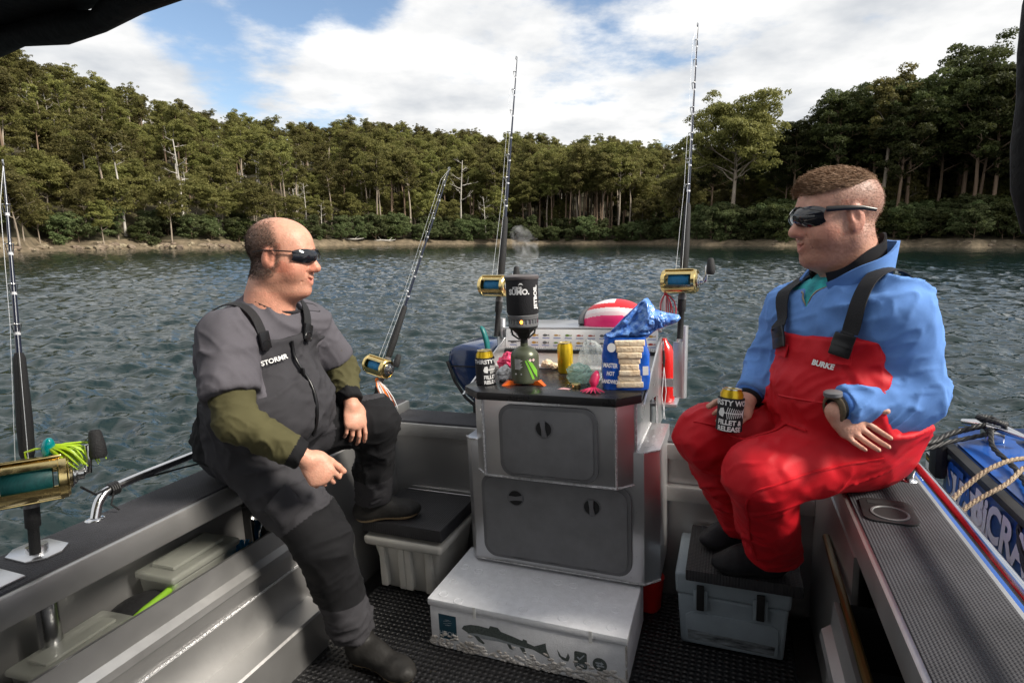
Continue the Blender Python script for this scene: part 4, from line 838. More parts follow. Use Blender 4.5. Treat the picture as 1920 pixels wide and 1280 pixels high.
# ================================================================== rods and reels
m_grip = mat('black foam grip', (0.013, 0.013, 0.014), 0.7, bump=0.4, bscale=300); m_blank = mat('navy rod blank', (0.012, 0.016, 0.035), 0.2, coat=0.5)
m_wrap = mat('white guide wrap', (0.62, 0.63, 0.66), 0.4); m_line = mat('clear fishing line', (0.70, 0.72, 0.75), 0.35, spec=0.6); m_spool = mat('blue braid on spool', (0.010, 0.16, 0.34), 0.5, var=0.25, vscale=40, stretch=(12, 1, 1), bump=0.5, bscale=200)
m_spoolt = mat('teal braid on spool', (0.010, 0.10, 0.10), 0.45, var=0.25, vscale=40, stretch=(12, 1, 1))
def make_rod(name, label, reel_p, tip_p, side, spool, L=1.15, below=0.24, S=1.0, xd=(1, -0.18, 0)):
    """local frame: z up the rod, origin at the reel; x to the right in view, -y towards the cockpit"""
    p = Vector(reel_p); z = (Vector(tip_p) - p).normalized(); x = Vector(xd); y = z.cross(x).normalized(); x = y.cross(z).normalized()
    M = Matrix(((x.x, y.x, z.x, p.x), (x.y, y.y, z.y, p.y), (x.z, y.z, z.z, p.z), (0, 0, 0, 1)))
    base = M @ Vector((0, 0.0, -below)); t = Thing(name, label, 'fishing rod', base)
    def P(mb, nm, m, sm=50, par=None):
        mb.v = [M @ Vector(v) for v in mb.v]; return t.part(mb, nm, m, sm, par)
    ry = 0.0
    P(MB().tube([(0, ry, -below), (0, ry, -0.13), (0, ry, -0.125), (0, ry, -0.075)], [0.013, 0.013, 0.018, 0.018], 14), 'butt', m_grip)
    P(MB().tube([(0, ry, -0.075), (0, ry, 0.06)], 0.0145, 14).lathe([(0.0185, -0.075), (0.0185, -0.055)], (0, ry, 0), 14).lathe([(0.0185, 0.04), (0.0185, 0.062)], (0, ry, 0), 14), 'reel_seat', m_latch)
    P(MB().tube([(0, ry, 0.062), (0, ry, 0.075), (0, ry, 0.16), (0, ry, 0.34), (0, ry, 0.355)], [0.014, 0.0175, 0.019, 0.0145, 0.010], 16), 'foregrip', m_grip)
    zs = np.linspace(0.355, L, 10); bend = lambda q: ry
    blank = P(MB().tube([(0, bend(q), q) for q in zs], [0.0078 - 0.0056 * (q - 0.355) / (L - 0.355) for q in zs], 10), 'blank', m_blank)
    gz = [0.43, 0.545, 0.66, 0.775, 0.885, 0.99, 1.08]; gz = [q for q in gz if q < L - 0.03]; wr = MB()
    for i, q in enumerate(gz):
        R_ = 0.0115 - 0.0010 * i; g_ = MB(); c = Vector((0, -0.012 - R_ * 0.8, q + 0.004))
        g_.tube([c + Vector((R_ * math.cos(a), R_ * math.sin(a) * 0.9, 0.25 * R_ * math.sin(a))) for a in np.linspace(0, 2 * math.pi, 17)], 0.0015, 6)
        g_.tube([(0.006, -0.004, q - 0.018), c + Vector((R_, 0, 0))], 0.0014, 5); g_.tube([(-0.006, -0.004, q - 0.018), c + Vector((-R_, 0, 0))], 0.0014, 5)
        P(g_, 'guide', m_steel, 60, blank)
        wr = MB(); wr.tube([(0, 0, q - 0.024), (0, 0, q - 0.016)], 0.0086 - 0.0054 * (q - 0.355) / (1.15 - 0.355), 10); P(wr, 'guide_wrap', m_wrap, 60, blank)
    P(MB().tube([Vector((0, -0.006 - 0.007 * math.cos(a), L + 0.006 + 0.008 * math.sin(a))) for a in np.linspace(0, 2 * math.pi, 15)], 0.0024, 6), 'tip_ring', m_steel, 60, blank)
    ln = MB()
    for dx, dy in ((0.002, 0), (-0.012, -0.008)):
        ln.tube([(dx * 2, -0.045, 0.03)] + [(dx, -0.012 - 0.008 + dy, q) for q in gz] + [(0, -0.006, L)], 0.0007, 4)
    P(ln, 'line', m_line, None)
    # reel: gold frame, spool, side plates, crank
    M0 = M; M = M @ Matrix.Scale(S, 4)
    c = Vector((0, -0.052, 0.0)); RX = Matrix.Translation(c) @ Matrix.Rotation(rad(90), 4, 'Y')
    W = 0.074
    fr = MB()
    for s_ in (-1, 1):
        fr.lathe([(0.044, s_ * W), (0.050, s_ * (W - 0.004)), (0.051, s_ * (W - 0.018)), (0.047, s_ * (W - 0.020)), (0.046, s_ * W)][::s_], (0, 0, 0), 28, RX, caps=False)
        fr.lathe([(0.0005, s_ * (W + 0.003)), (0.03, s_ * (W + 0.003)), (0.045, s_ * (W - 0.002)), (0.045, s_ * (W - 0.014)), (0.0005, s_ * (W - 0.014))][::s_], (0, 0, 0), 28, RX, caps=False)
    reel = P(fr, 'reel', m_gold, 40)
    br = MB()
    for a in (20, 70, 110, 290, 325): br.tube([c + Vector((-W + 0.01, 0.047 * math.cos(rad(a)), 0.047 * math.sin(rad(a)))), c + Vector((W - 0.01, 0.047 * math.cos(rad(a)), 0.047 * math.sin(rad(a))))], 0.0058, 8)
    br.box((-W + 0.012, -0.010, -0.0515), (W - 0.012, 0.035, -0.044), 0.002, Matrix.Translation(c)); br.box((-W + 0.012, -0.03, 0.044), (W - 0.012, 0.02, 0.049), 0.002, Matrix.Translation(c)); br.box((-0.022, 0.036, -0.035), (0.022, 0.046, 0.035), 0.003, Matrix.Translation(c))
    P(br, 'frame_bar', m_gold, 50, reel)
    sh = MB()
    for a0, a1 in ((52, 152), (206, 300)):
        vs = []; fs = []; na_ = 9
        for i in range(na_):
            a = rad(a0 + (a1 - a0) * i / (na_ - 1))
            for R_ in (0.0462, 0.0492):
                for x_ in (-W + 0.012, W - 0.012): vs.append(c + Vector((x_, R_ * math.cos(a), R_ * math.sin(a))))
        for i in range(na_ - 1):
            o4 = i * 4; fs += [(o4, o4 + 1, o4 + 5, o4 + 4), (o4 + 2, o4 + 6, o4 + 7, o4 + 3), (o4, o4 + 4, o4 + 6, o4 + 2), (o4 + 1, o4 + 3, o4 + 7, o4 + 5)]
        fs += [(0, 2, 3, 1), (na_ * 4 - 4, na_ * 4 - 3, na_ * 4 - 1, na_ * 4 - 2)]; sh.add(vs, fs)
    P(sh, 'frame_shell', m_gold, 40, reel)
    P(MB().lathe([(0.033, -0.044), (0.038, -0.02), (0.039, 0.0), (0.038, 0.02), (0.033, 0.044)], (0, 0, 0), 24, RX), 'spool', spool, 60, reel)
    P(MB().lathe([(0.024, W + 0.003), (0.024, W + 0.012), (0.016, W + 0.016), (0.016, W + 0.026), (0.008, W + 0.03)], (0, 0, 0), 20, RX).lathe([(0.030, W + 0.002), (0.031, W + 0.006), (0.028, W + 0.008)], (0, 0, 0), 20, RX), 'drag_lever', m_steel, 40, reel)
    e = c + Vector((W + 0.03, 0, 0)); k_ = e + Vector((0.020, -0.012, 0.060))
    cr = P(MB().tube([e + Vector((-0.01, 0, 0)), e + Vector((0.005, 0, 0)), e + Vector((0.008, -0.006, 0.03)), k_ + Vector((-0.014, 0, 0)), k_], [0.009, 0.008, 0.0065, 0.0065, 0.006], 8), 'crank', m_steel, 50, reel)
    P(MB().tube([k_ + Vector((0.006, 0, -0.034)), k_ + Vector((0.006, 0, -0.026)), k_ + Vector((0.005, 0, 0)), k_ + Vector((0.003, 0, 0.028)), k_ + Vector((0.003, 0, 0.034))], [0.014, 0.0185, 0.017, 0.013, 0.009], 14), 'crank_knob', m_grip, 60, reel)
    return t, M
ra_, MA = make_rod('fishing_rod', 'nearest fishing rod with gold reel at the left edge of the picture', (-1.800, 0.90, 0.985), (-1.955, 1.05, 1.82), 0, m_spoolt, L=0.90, below=0.20, S=1.2, xd=(0.50, 0.86, 0))
rb_, MBr = make_rod('fishing_rod', 'leaning fishing rod with gold reel behind the knee of the man in grey', (-1.746, 2.55, 0.96), (-1.481, 2.931, 2.013), 0, m_spool, below=0.27)
rc_, MC = make_rod('fishing_rod', 'upright fishing rod standing behind the camping stove', (-1.096, 2.66, 1.378), (-1.035, 2.879, 2.529), 0, m_spool, below=0.25)
rd_, MD = make_rod('fishing_rod', 'tall upright fishing rod with gold reel beside the man in red', (-0.206, 2.63, 1.383), (-0.165, 2.863, 2.509), 0, m_spool, below=0.25)
B.part(MB().tube([(-1.80, 2.47, 0.69), (-1.752, 2.54, 0.87)], 0.022, 12), 'rod_holder', m_alu)
def skirt(name, label, M, p0, heads, cols, n, ln, spread, seed, gr=Vector((0, 0, -1)), r0=0.0016):
    """a lure: a head with a skirt of rubber strands falling from it"""
    g_ = np.random.default_rng(seed); o = M @ Vector(p0); t = Thing(name, label, 'lure', o)
    t.part(MB().ell(o, heads[0], rotm(y=20), 12, 8), 'lure_head', heads[1], 80)
    for ci, cm_ in enumerate(cols):
        mb = MB()
        for k in range(n):
            d = Vector((g_.normal(), g_.normal(), 0)) * spread; l_ = ln * g_.uniform(0.7, 1.15); pts = [o + (gr * q + d * math.sin(q * 2.2)) * l_ + Vector((0, 0, 0.02 * math.sin(q * 3))) for q in (0, 0.2, 0.45, 0.7, 0.9, 1.0)]
            mb.tube(pts, [r0, r0 * 1.4, r0 * 1.4, r0 * 1.2, r0, r0 * 0.4], 4)
        t.part(mb, 'skirt', cm_, 60)
    return t
c_lime = mat('lime rubber', (0.42, 0.62, 0.02), 0.35, sss=0.1); c_teal = mat('teal resin', (0.0, 0.30, 0.32), 0.12, coat=0.5); c_or = mat('orange rubber', (0.75, 0.16, 0.01), 0.35); c_wh = mat('pearl rubber', (0.72, 0.68, 0.66), 0.3)
c_pk = mat('pink rubber', (0.75, 0.06, 0.16), 0.35); c_rd = mat('red rubber', (0.50, 0.02, 0.04), 0.35)
skirt('squid_lure', 'lime green and teal skirted lure hooked on the nearest reel', MA, (0.040, -0.055, 0.068), ((0.016, 0.016, 0.030), c_teal), [c_lime], 34, 0.105, 0.32, 1, Vector((0.50, 0.45, -0.62)), 0.0022)
skirt('squid_lure', 'orange and pearl skirted lure hanging from the leaning rod', MBr, (0.02, -0.05, -0.07), ((0.010, 0.010, 0.014), c_or), [c_or, c_wh], 13, 0.15, 0.12, 2, Vector((0.75, -0.25, -0.85)), 0.0024)
skirt('squid_lure', 'red stranded lure hanging below the reel of the right rod', MD, (-0.06, -0.05, -0.055), ((0.008, 0.008, 0.010), c_rd), [c_rd, c_wh], 9, 0.13, 0.10, 3, Vector((0.05, 0, -1)), 0.002)

# ================================================================== on the bench
ZB = 1.0003
m_can = mat('yellow can print', (0.66, 0.44, 0.02), 0.28, 0.55, var=0.2, vscale=14); m_tin = mat('can aluminium', (0.70, 0.70, 0.70), 0.25, 1.0); m_neo = mat('black neoprene', (0.012, 0.012, 0.015), 0.8, bump=0.3, bscale=260); m_print = mat('white print', (0.68, 0.68, 0.68), 0.6)
def can_profile(R, h): return [(R * 0.74, 0.0), (R * 0.80, 0.0), (R, R * 0.28), (R, h - R * 0.42), (R * 0.84, h - R * 0.08), (R * 0.85, h)]
def drink_can(name, label, M, R, h, wrapped, turn=0, group=None):
    base = M.translation; t = Thing(name, label, 'can', base, group)
    def P(mb, nm, m, sm=40, par=None):
        mb.v = [M @ Vector(v) for v in mb.v]; return t.part(mb, nm, m, sm, par)
    P(MB().lathe(can_profile(R, h), n=28), 'can_body', m_can)
    P(MB().lathe([(R * 0.86, h - 0.001), (R * 0.86, h + 0.002), (R * 0.80, h + 0.002), (R * 0.78, h - 0.004), (0.0005, h - 0.004)], n=28, caps=False), 'can_lid', m_tin)
    P(MB().prism([(-0.009, -0.014), (0.009, -0.014), (0.010, 0.004), (0, 0.012), (-0.010, 0.004)], h - 0.0035, h - 0.0015, Matrix.Rotation(rad(turn + 20), 4, 'Z')), 'ring_pull', m_tin); P(MB().lathe([(0.010, h - 0.0038), (0.010, h - 0.0034)], (0.012, -0.008, 0), 14), 'can_opening_shade', m_recess_shade)  # mouth hole is a flat disc with its inner shade painted on
    if wrapped:
        RW = R + 0.005; P(MB().lathe([(RW - 0.004, 0.0005), (RW, 0.003), (RW, h * 0.80), (RW - 0.004, h * 0.805)], n=32), 'cooler_sleeve', m_neo)
        TR = Matrix.Rotation(rad(turn), 4, 'Z'); pr_ = MB(); Rb = RW + 0.0014
        for txt, z, s_ in (('THIRSTY WORK', h * 0.695, 0.0235), ('FILLET &', h * 0.235, 0.021), ('RELEASE', h * 0.085, 0.021)):
            v, f = text_mesh(txt, s_, TR @ Matrix.Translation((0, 0, z)), bend=Rb, bold=0.0008); pr_.add(v, f)
        def wrap(poly): return [TR @ Vector((Rb * math.sin(x / Rb), -Rb * math.cos(x / Rb), z)) for x, z in poly]
        zc = h * 0.46
        pr_.add(wrap([(-0.040, zc - 0.002), (-0.034, zc + 0.013), (-0.022, zc + 0.016), (-0.018, zc + 0.002), (-0.022, zc - 0.014), (-0.036, zc - 0.010)]), [tuple(range(6))])
        for k in range(13): x0 = -0.02 + k * 0.0045; pr_.add(wrap([(x0, zc - 0.0012), (x0 + 0.0046, zc - 0.0012), (x0 + 0.0046, zc + 0.0018), (x0, zc + 0.0018)]), [(0, 1, 2, 3)])
        for k in range(8):
            x0 = -0.013 + k * 0.0062; l_ = 0.019 - 0.0011 * k
            for s_ in (1, -1): pr_.add(wrap([(x0, zc), (x0 + 0.0022, zc), (x0 + 0.0065, zc + s_ * l_), (x0 + 0.0045, zc + s_ * l_)]), [(0, 1, 2, 3)])
        pr_.add(wrap([(0.036, zc), (0.050, zc + 0.017), (0.047, zc), (0.050, zc - 0.017)]), [(0, 1, 2, 3)])
        P(pr_, 'sleeve_print', m_print, None)
    return t
def curved(poly, R_, M):
    """a flat outline printed on a cylinder, subdivided to follow it"""
    bm = bmesh.new(); bm.faces.new([bm.verts.new((x, 0, z)) for x, z in poly]); bmesh.ops.triangulate(bm, faces=bm.faces[:])
    for _ in range(3):
        e = [q for q in bm.edges if abs(q.verts[0].co.x - q.verts[1].co.x) > 0.006]
        if e: bmesh.ops.subdivide_edges(bm, edges=e, cuts=1); bmesh.ops.triangulate(bm, faces=bm.faces[:])
    for v in bm.verts: v.co = M @ Vector((R_ * math.sin(v.co.x / R_), -R_ * math.cos(v.co.x / R_), v.co.z))
    bm.verts.index_update(); vs = [v.co.copy() for v in bm.verts]; fs = [[v.index for v in f.verts] for f in bm.faces]; bm.free(); return vs, fs
def at(r, a, z=ZB, rz=0): return Matrix.Translation((r, a, z)) @ Matrix.Rotation(rad(rz), 4, 'Z')
drink_can('drink_can', 'drink can in a black fishbone print cooler sleeve on the left of the bench', at(-0.978, 2.165), 0.0365, 0.143, True, 66)
drink_can('drink_can', 'bare yellow drink can standing on the bench behind the gold cap', at(-0.700, 2.43), 0.0350, 0.138, False, 0)
# ---- camping stove
t = Thing('camp_stove', 'black cooking pot boiling on a green gas canister stove', 'stove', (-0.812, 2.20, ZB)); sx_, sy_ = -0.812, 2.205
def PS(mb, nm, m, sm=40, par=None): return t.part(mb, nm, m, sm, par)
m_canr = mat('green gas canister', (0.075, 0.085, 0.055), 0.32, 0.3, var=0.15, vscale=10); m_orange = mat('orange plastic', (0.80, 0.13, 0.01), 0.4)
cn = PS(MB().lathe([(0.050, 0.006), (0.059, 0.008), (0.0605, 0.012), (0.0595, 0.020), (0.0595, 0.115), (0.056, 0.130), (0.042, 0.148), (0.024, 0.157), (0.016, 0.160), (0.016, 0.172)], (sx_, sy_, ZB), 32), 'gas_canister', m_canr, 50)
TS = Matrix.Translation((sx_, sy_, ZB))
lf = MB(); Rb = 0.0606
def wr2(poly, R_, rz=0): return [TS @ Matrix.Rotation(rad(rz), 4, 'Z') @ Vector((R_ * math.sin(x / R_), -R_ * math.cos(x / R_), z)) for x, z in poly]
for poly in ([(0.002, 0.112), (0.026, 0.095), (0.052, 0.06), (0.052, 0.03), (0.034, 0.05), (0.016, 0.085)], [(-0.006, 0.105), (0.000, 0.108), (0.036, 0.026), (0.024, 0.026)]): lf.add(*curved(poly, Rb, TS @ Matrix.Rotation(rad(26), 4, 'Z')))
PS(lf, 'canister_print', mat('leaf green print', (0.16, 0.42, 0.04), 0.4), None, cn)
tp_ = MB()
for k in range(9): w_ = 0.026 + 0.012 * ((k * 7) % 5) / 5; tp_.add(*curved([(-0.052, 0.070 + k * 0.005), (-0.052 + w_, 0.070 + k * 0.005), (-0.052 + w_, 0.0722 + k * 0.005), (-0.052, 0.0722 + k * 0.005)], Rb, TS @ Matrix.Rotation(rad(26), 4, 'Z')))
tp_.add(wr2([(-0.052, 0.047), (-0.020, 0.047), (-0.020, 0.053), (-0.052, 0.053)], Rb, 26), [(0, 1, 2, 3)]); PS(tp_, 'canister_text', m_print, None, cn)
dm = MB(); dm.add(wr2([(0.006, 0.107), (0.013, 0.114), (0.020, 0.107), (0.013, 0.100)], Rb, 30), [(0, 1, 2, 3)]); dm.add(wr2([(0.021, 0.107), (0.028, 0.114), (0.035, 0.107), (0.028, 0.100)], Rb, 30), [(0, 1, 2, 3)]); PS(dm, 'hazard_diamond', mat('pale pink print', (0.62, 0.45, 0.45), 0.5), None, cn)
for k in range(3):
    a_ = rad(100 + 120 * k); d_ = Vector((math.cos(a_), math.sin(a_), 0)); s2 = Vector((-d_.y, d_.x, 0)); o_ = Vector((sx_, sy_, ZB)); mb = MB()
    mb.add([o_ + d_ * 0.03 + s2 * 0.016 + Vector((0, 0, 0.001)), o_ + d_ * 0.03 - s2 * 0.016 + Vector((0, 0, 0.001)), o_ + d_ * 0.105 - s2 * 0.008, o_ + d_ * 0.105 + s2 * 0.008, o_ + d_ * 0.03 + s2 * 0.016 + Vector((0, 0, 0.006)), o_ + d_ * 0.03 - s2 * 0.016 + Vector((0, 0, 0.006)), o_ + d_ * 0.075 - s2 * 0.012 + Vector((0, 0, 0.020)), o_ + d_ * 0.075 + s2 * 0.012 + Vector((0, 0, 0.020))],
           [(0, 1, 2, 3), (4, 7, 6, 5), (0, 4, 5, 1), (1, 5, 6, 2), (2, 6, 7, 3), (3, 7, 4, 0)])
    PS(mb, 'stand_foot', m_orange, None)
PS(MB().lathe([(0.013, 0.170), (0.016, 0.176), (0.016, 0.190), (0.022, 0.195), (0.030, 0.212), (0.045, 0.226), (0.060, 0.236), (0.061, 0.243)], (sx_, sy_, ZB), 28), 'burner', m_blackrub, 50)
st_ = MB()
for k in range(4): a_ = rad(45 + 90 * k); d_ = Vector((math.cos(a_), math.sin(a_), 0)); st_.tube([Vector((sx_, sy_, ZB + 0.188)) + d_ * 0.02, Vector((sx_, sy_, ZB + 0.21)) + d_ * 0.05, Vector((sx_, sy_, ZB + 0.238)) + d_ * 0.057], 0.004, 6)
st_.tube([(sx_ - 0.014, sy_ - 0.01, ZB + 0.18), (sx_ - 0.06, sy_ - 0.03, ZB + 0.183)], 0.0025, 6); PS(st_, 'burner_arm', m_blackrub, 60)
heat = PS(MB().lathe([(0.058, 0.243), (0.0635, 0.245), (0.0635, 0.254), (0.060, 0.256), (0.060, 0.274), (0.0635, 0.276), (0.066, 0.290), (0.060, 0.294)], (sx_, sy_, ZB), 32), 'heat_ring', m_hatch_f, 50)
fins = MB()
for k in range(26): a_ = k * 2 * math.pi / 26; fins.box((0.058, -0.0012, 0.2565), (0.0635, 0.0012, 0.2745), 0, TS @ Matrix.Rotation(a_, 4, 'Z'))
PS(fins, 'fin', m_steel, None, heat)
PS(MB().ell((sx_ + 0.014, sy_ - 0.0602, ZB + 0.266), (0.006, 0.003, 0.007), None, 10, 8), 'flame', mat('flame', (1, 0.35, 0.05), 0.5, emit=(1.0, 0.30, 0.03, 4.0)), 60, heat)
pot = PS(MB().lathe([(0.060, 0.292), (0.0665, 0.302), (0.0668, 0.425), (0.069, 0.436), (0.069, 0.438)], (sx_, sy_, ZB), 36), 'pot', m_neo, 50)
PS(MB().lathe([(0.0695, 0.437), (0.072, 0.440), (0.072, 0.450), (0.066, 0.455), (0.050, 0.456), (0.048, 0.453), (0.0005, 0.453)], (sx_, sy_, ZB), 36, caps=False), 'pot_lid', mat('smoky lid', (0.10, 0.09, 0.09), 0.35), 50, pot)
pt = MB()
v, f = text_mesh('SUMO.', 0.030, TS @ Matrix.Rotation(rad(8), 4, 'Z') @ Matrix.Translation((0, 0, 0.388)), bend=0.0686, bold=0.0014); pt.add(v, f)
v, f = text_mesh('JETBOIL', 0.012, TS @ Matrix.Rotation(rad(4), 4, 'Z') @ Matrix.Translation((0, 0, 0.405)), bend=0.0686, bold=0.0005); pt.add(v, f)
vv, ff = text_mesh('JETBOIL', 0.027, None, bold=0.0012); Rb2 = 0.0686     # runs up the right side of the pot
pt.add([TS @ Matrix.Rotation(rad(72), 4, 'Z') @ Vector((Rb2 * math.sin(-q.y / Rb2), -Rb2 * math.cos(-q.y / Rb2), 0.365 + q.x)) for q in vv], ff)
pt.add(wr2([(-0.002, 0.415), (0.006, 0.424), (0.014, 0.424), (0.020, 0.415), (0.012, 0.419), (0.006, 0.419)], 0.0676, 8), [tuple(range(6))])
PS(pt, 'pot_lettering', m_print, None, pot)
# ---- steam rising from the pot
sm = bpy.data.materials.new('steam'); sm.use_nodes = True; tt = sm.node_tree; tt.nodes.clear(); o_ = tt.nodes.new('ShaderNodeOutputMaterial'); pv_ = tt.nodes.new('ShaderNodeVolumePrincipled')
pv_.inputs['Color'].default_value = (0.95, 0.95, 0.95, 1); co = tt.nodes.new('ShaderNodeTexCoord'); nz = tt.nodes.new('ShaderNodeTexNoise'); nz.inputs['Scale'].default_value = 16; nz.inputs['Detail'].default_value = 6; nz.inputs['Distortion'].default_value = 1.2
tt.links.new(co.outputs['Object'], nz.inputs['Vector'])
mr = tt.nodes.new('ShaderNodeMapRange'); mr.inputs[1].default_value = 0.46; mr.inputs[2].default_value = 0.72; mr.inputs[3].default_value = 0; mr.inputs[4].default_value = 14; tt.links.new(nz.outputs['Fac'], mr.inputs[0]); tt.links.new(mr.outputs[0], pv_.inputs['Density']); tt.links.new(pv_.outputs[0], o_.inputs['Volume'])
bm = bmesh.new(); bmesh.ops.create_icosphere(bm, subdivisions=4, radius=1); mbs = MB()
for v in bm.verts:
    q = v.co.copy(); h_ = (q.z + 1) / 2; w_ = 0.030 + 0.030 * h_ + 0.02 * float(vnoise(np.array([[q.x * 2, q.y * 2, q.z * 2.5]]), 4)[0]); v.co = Vector((sx_ - 0.010 + q.x * w_ + 0.02 * math.sin(h_ * 4), sy_ + 0.03 + q.y * w_ * 0.8 + 0.03 * h_, ZB + 0.56 + q.z * 0.10))
mbs.bm(bm); ob = solo(mbs, 'steam', sm, 'white puff of steam rising above the black cooking pot', 'steam', (sx_, sy_, ZB + 0.46), smooth=180); ob['kind'] = 'stuff'
# ---- bread in a torn blue bag
m_bag = mat('blue bread bag', (0.010, 0.090, 0.46), 0.22, var=0.3, vscale=18, bump=0.5, bscale=30, bdist=0.008, coat=0.3); m_bagn = mat('blue bag film with painted highlights', (0.012, 0.11, 0.50), 0.18, col2=(0.22, 0.42, 0.82), vscale=45, bump=0.7, bscale=60, bdist=0.008, coat=0.4); m_bread = mat('sliced bread', (0.70, 0.52, 0.33), 0.8, col2=(0.84, 0.73, 0.55), vscale=22, bump=0.4, bscale=90)  # neck film: pale blue mottling paints in highlights and translucent patches
t = Thing('bread_bag', 'blue plastic bag of sliced white bread with twisted open neck', 'bag', (-0.39, 2.23, ZB))
def bag_shape(w0, d0, h, seed, rr=0.30):
    """a soft loaf-shaped bag: rounded rectangle sections with creases"""
    nz_, na = 15, 44; V = []; F = []
    for i in range(nz_):
        q = i / (nz_ - 1); w = w0 * (1.0 + 0.10 * math.sin(q * 3.0)) * (1 - 0.10 * q); d = d0 * (1 - 0.12 * q)
        for k in range(na):
            a = 2 * math.pi * k / na; c, s_ = math.cos(a), math.sin(a); e = 0.42
            V.append([w / 2 * math.copysign(abs(c) ** e, c), d / 2 * math.copysign(abs(s_) ** e, s_), q * h])
    V = np.array(V); n_ = fbm(V * 22 + seed, 2, seed) - 0.5; rad_ = np.linalg.norm(V[:, :2], axis=1)[:, None]; V[:, :2] += V[:, :2] / np.maximum(rad_, 1e-3) * (n_ * 0.016)[:, None]
    for i in range(nz_ - 1):
        for k in range(na): F.append((i * na + k, i * na + (k + 1) % na, (i + 1) * na + (k + 1) % na, (i + 1) * na + k))
    F.append(tuple(range(na))[::-1]); return V, F, na, nz_
V, F, na, nz_ = bag_shape(0.175, 0.115, 0.205, 3)
MBg = Matrix.Translation((-0.392, 2.215, ZB + 0.001)) @ Matrix.Rotation(rad(13), 4, 'Z')
mb = MB(); mb.add([MBg @ Vector(v) for v in V], F); sack = t.part(mb, 'bag_body', m_bag, 60)
# the neck: a wide crumpled fan of film pulled up and over to the right
def film_fan(outline, puff, seed, y0):
    bm = bmesh.new(); bm.faces.new([bm.verts.new((x, 0, z)) for x, z in outline]); bmesh.ops.triangulate(bm, faces=bm.faces[:])
    for _ in range(4): bmesh.ops.subdivide_edges(bm, edges=[e for e in bm.edges if e.calc_length() > 0.010], cuts=1); bmesh.ops.triangulate(bm, faces=bm.faces[:])
    bm.verts.index_update(); P_ = np.array([v.co[:] for v in bm.verts]); F_ = [[v.index for v in f.verts] for f in bm.faces]; bd = np.array([v.is_boundary for v in bm.verts]); bm.free(); O = np.array([(x, 0, z) for x, z in outline]); dd = np.full(len(P_), 9.0)
    for i in range(len(O)):
        a_, b_ = O[i], O[(i + 1) % len(O)]; t_ = np.clip(((P_ - a_) @ (b_ - a_)) / ((b_ - a_) @ (b_ - a_)), 0, 1); dd = np.minimum(dd, np.linalg.norm(P_ - a_ - t_[:, None] * (b_ - a_), axis=1))
    rg = lambda sc, k: 1 - np.abs(2 * vnoise(P_ * np.array([sc * 0.7, 1, sc]) + 0.9 * fbm(P_ * 20, 2, k)[:, None] * 3 + k, k) - 1)
    lay = []
    for s_ in (-1, 1):
        Q = P_.copy(); Q[:, 1] = y0 + s_ * puff * np.sqrt(np.clip(dd / 0.04, 0, 1)) + 0.016 * (rg(34, seed + s_) ** 2 - 0.4) + 0.007 * (rg(80, seed + 5 + s_) ** 2 - 0.4); lay.append((Q, F_ if s_ > 0 else [f[::-1] for f in F_]))
    mb = MB(); [mb.add([MBg @ Vector(q) for q in Q], F_2) for Q, F_2 in lay]; return mb
t.part(film_fan([(-0.085, 0.195), (-0.078, 0.215), (-0.030, 0.232), (0.010, 0.248), (0.038, 0.275), (0.052, 0.315), (0.074, 0.348), (0.088, 0.352), (0.104, 0.330), (0.118, 0.306), (0.160, 0.292), (0.205, 0.283), (0.212, 0.270), (0.196, 0.252), (0.150, 0.236), (0.112, 0.220), (0.084, 0.195)], 0.036, 3, -0.004), 'bag_neck', m_bagn, 50)
# clear window on the front with the slices showing: each slice its own piece
for k in range(8):
    z0 = 0.010 + k * 0.0232; w = 0.092 * (0.60 + 0.75 * abs(k / 7 - 0.42) ** 1.1); mb = MB(); mb.box((0.004 - w * 0.50, -0.0640 + 0.002 * math.sin(k * 2.1), z0), (0.014 + w * 0.62, -0.045, z0 + 0.0228), 0.0035); mb.v = [MBg @ (Vector(v)) for v in mb.v]; t.part(mb, 'bread_slice', m_bread, 60)
pt = MB()
for txt, z, s_ in (('MASTER', 0.100, 0.024), ('HOT', 0.068, 0.022), ('SANDWICH', 0.036, 0.021)):
    v, f = text_mesh(txt, s_, MBg @ Matrix.Translation((-0.060, -0.0685, z)) @ Matrix.Rotation(rad(90), 4, 'X') @ Matrix.Rotation(rad(-6), 4, 'Z'), sx=0.62, bold=0.0006); pt.add(v, f)
pt.add([MBg @ Vector((-0.055 + 0.016 * math.cos(a), -0.0680, 0.170 + 0.018 * math.sin(a))) for a in np.linspace(0, 6.28, 19)[:-1]], [tuple(range(18))])
pt.add([MBg @ Vector(p) for p in ((0.062, -0.0675, 0.060), (0.084, -0.064, 0.060), (0.084, -0.064, 0.095), (0.062, -0.0675, 0.095))], [(0, 1, 2, 3)])
t.part(pt, 'bag_print', m_print, None, sack)
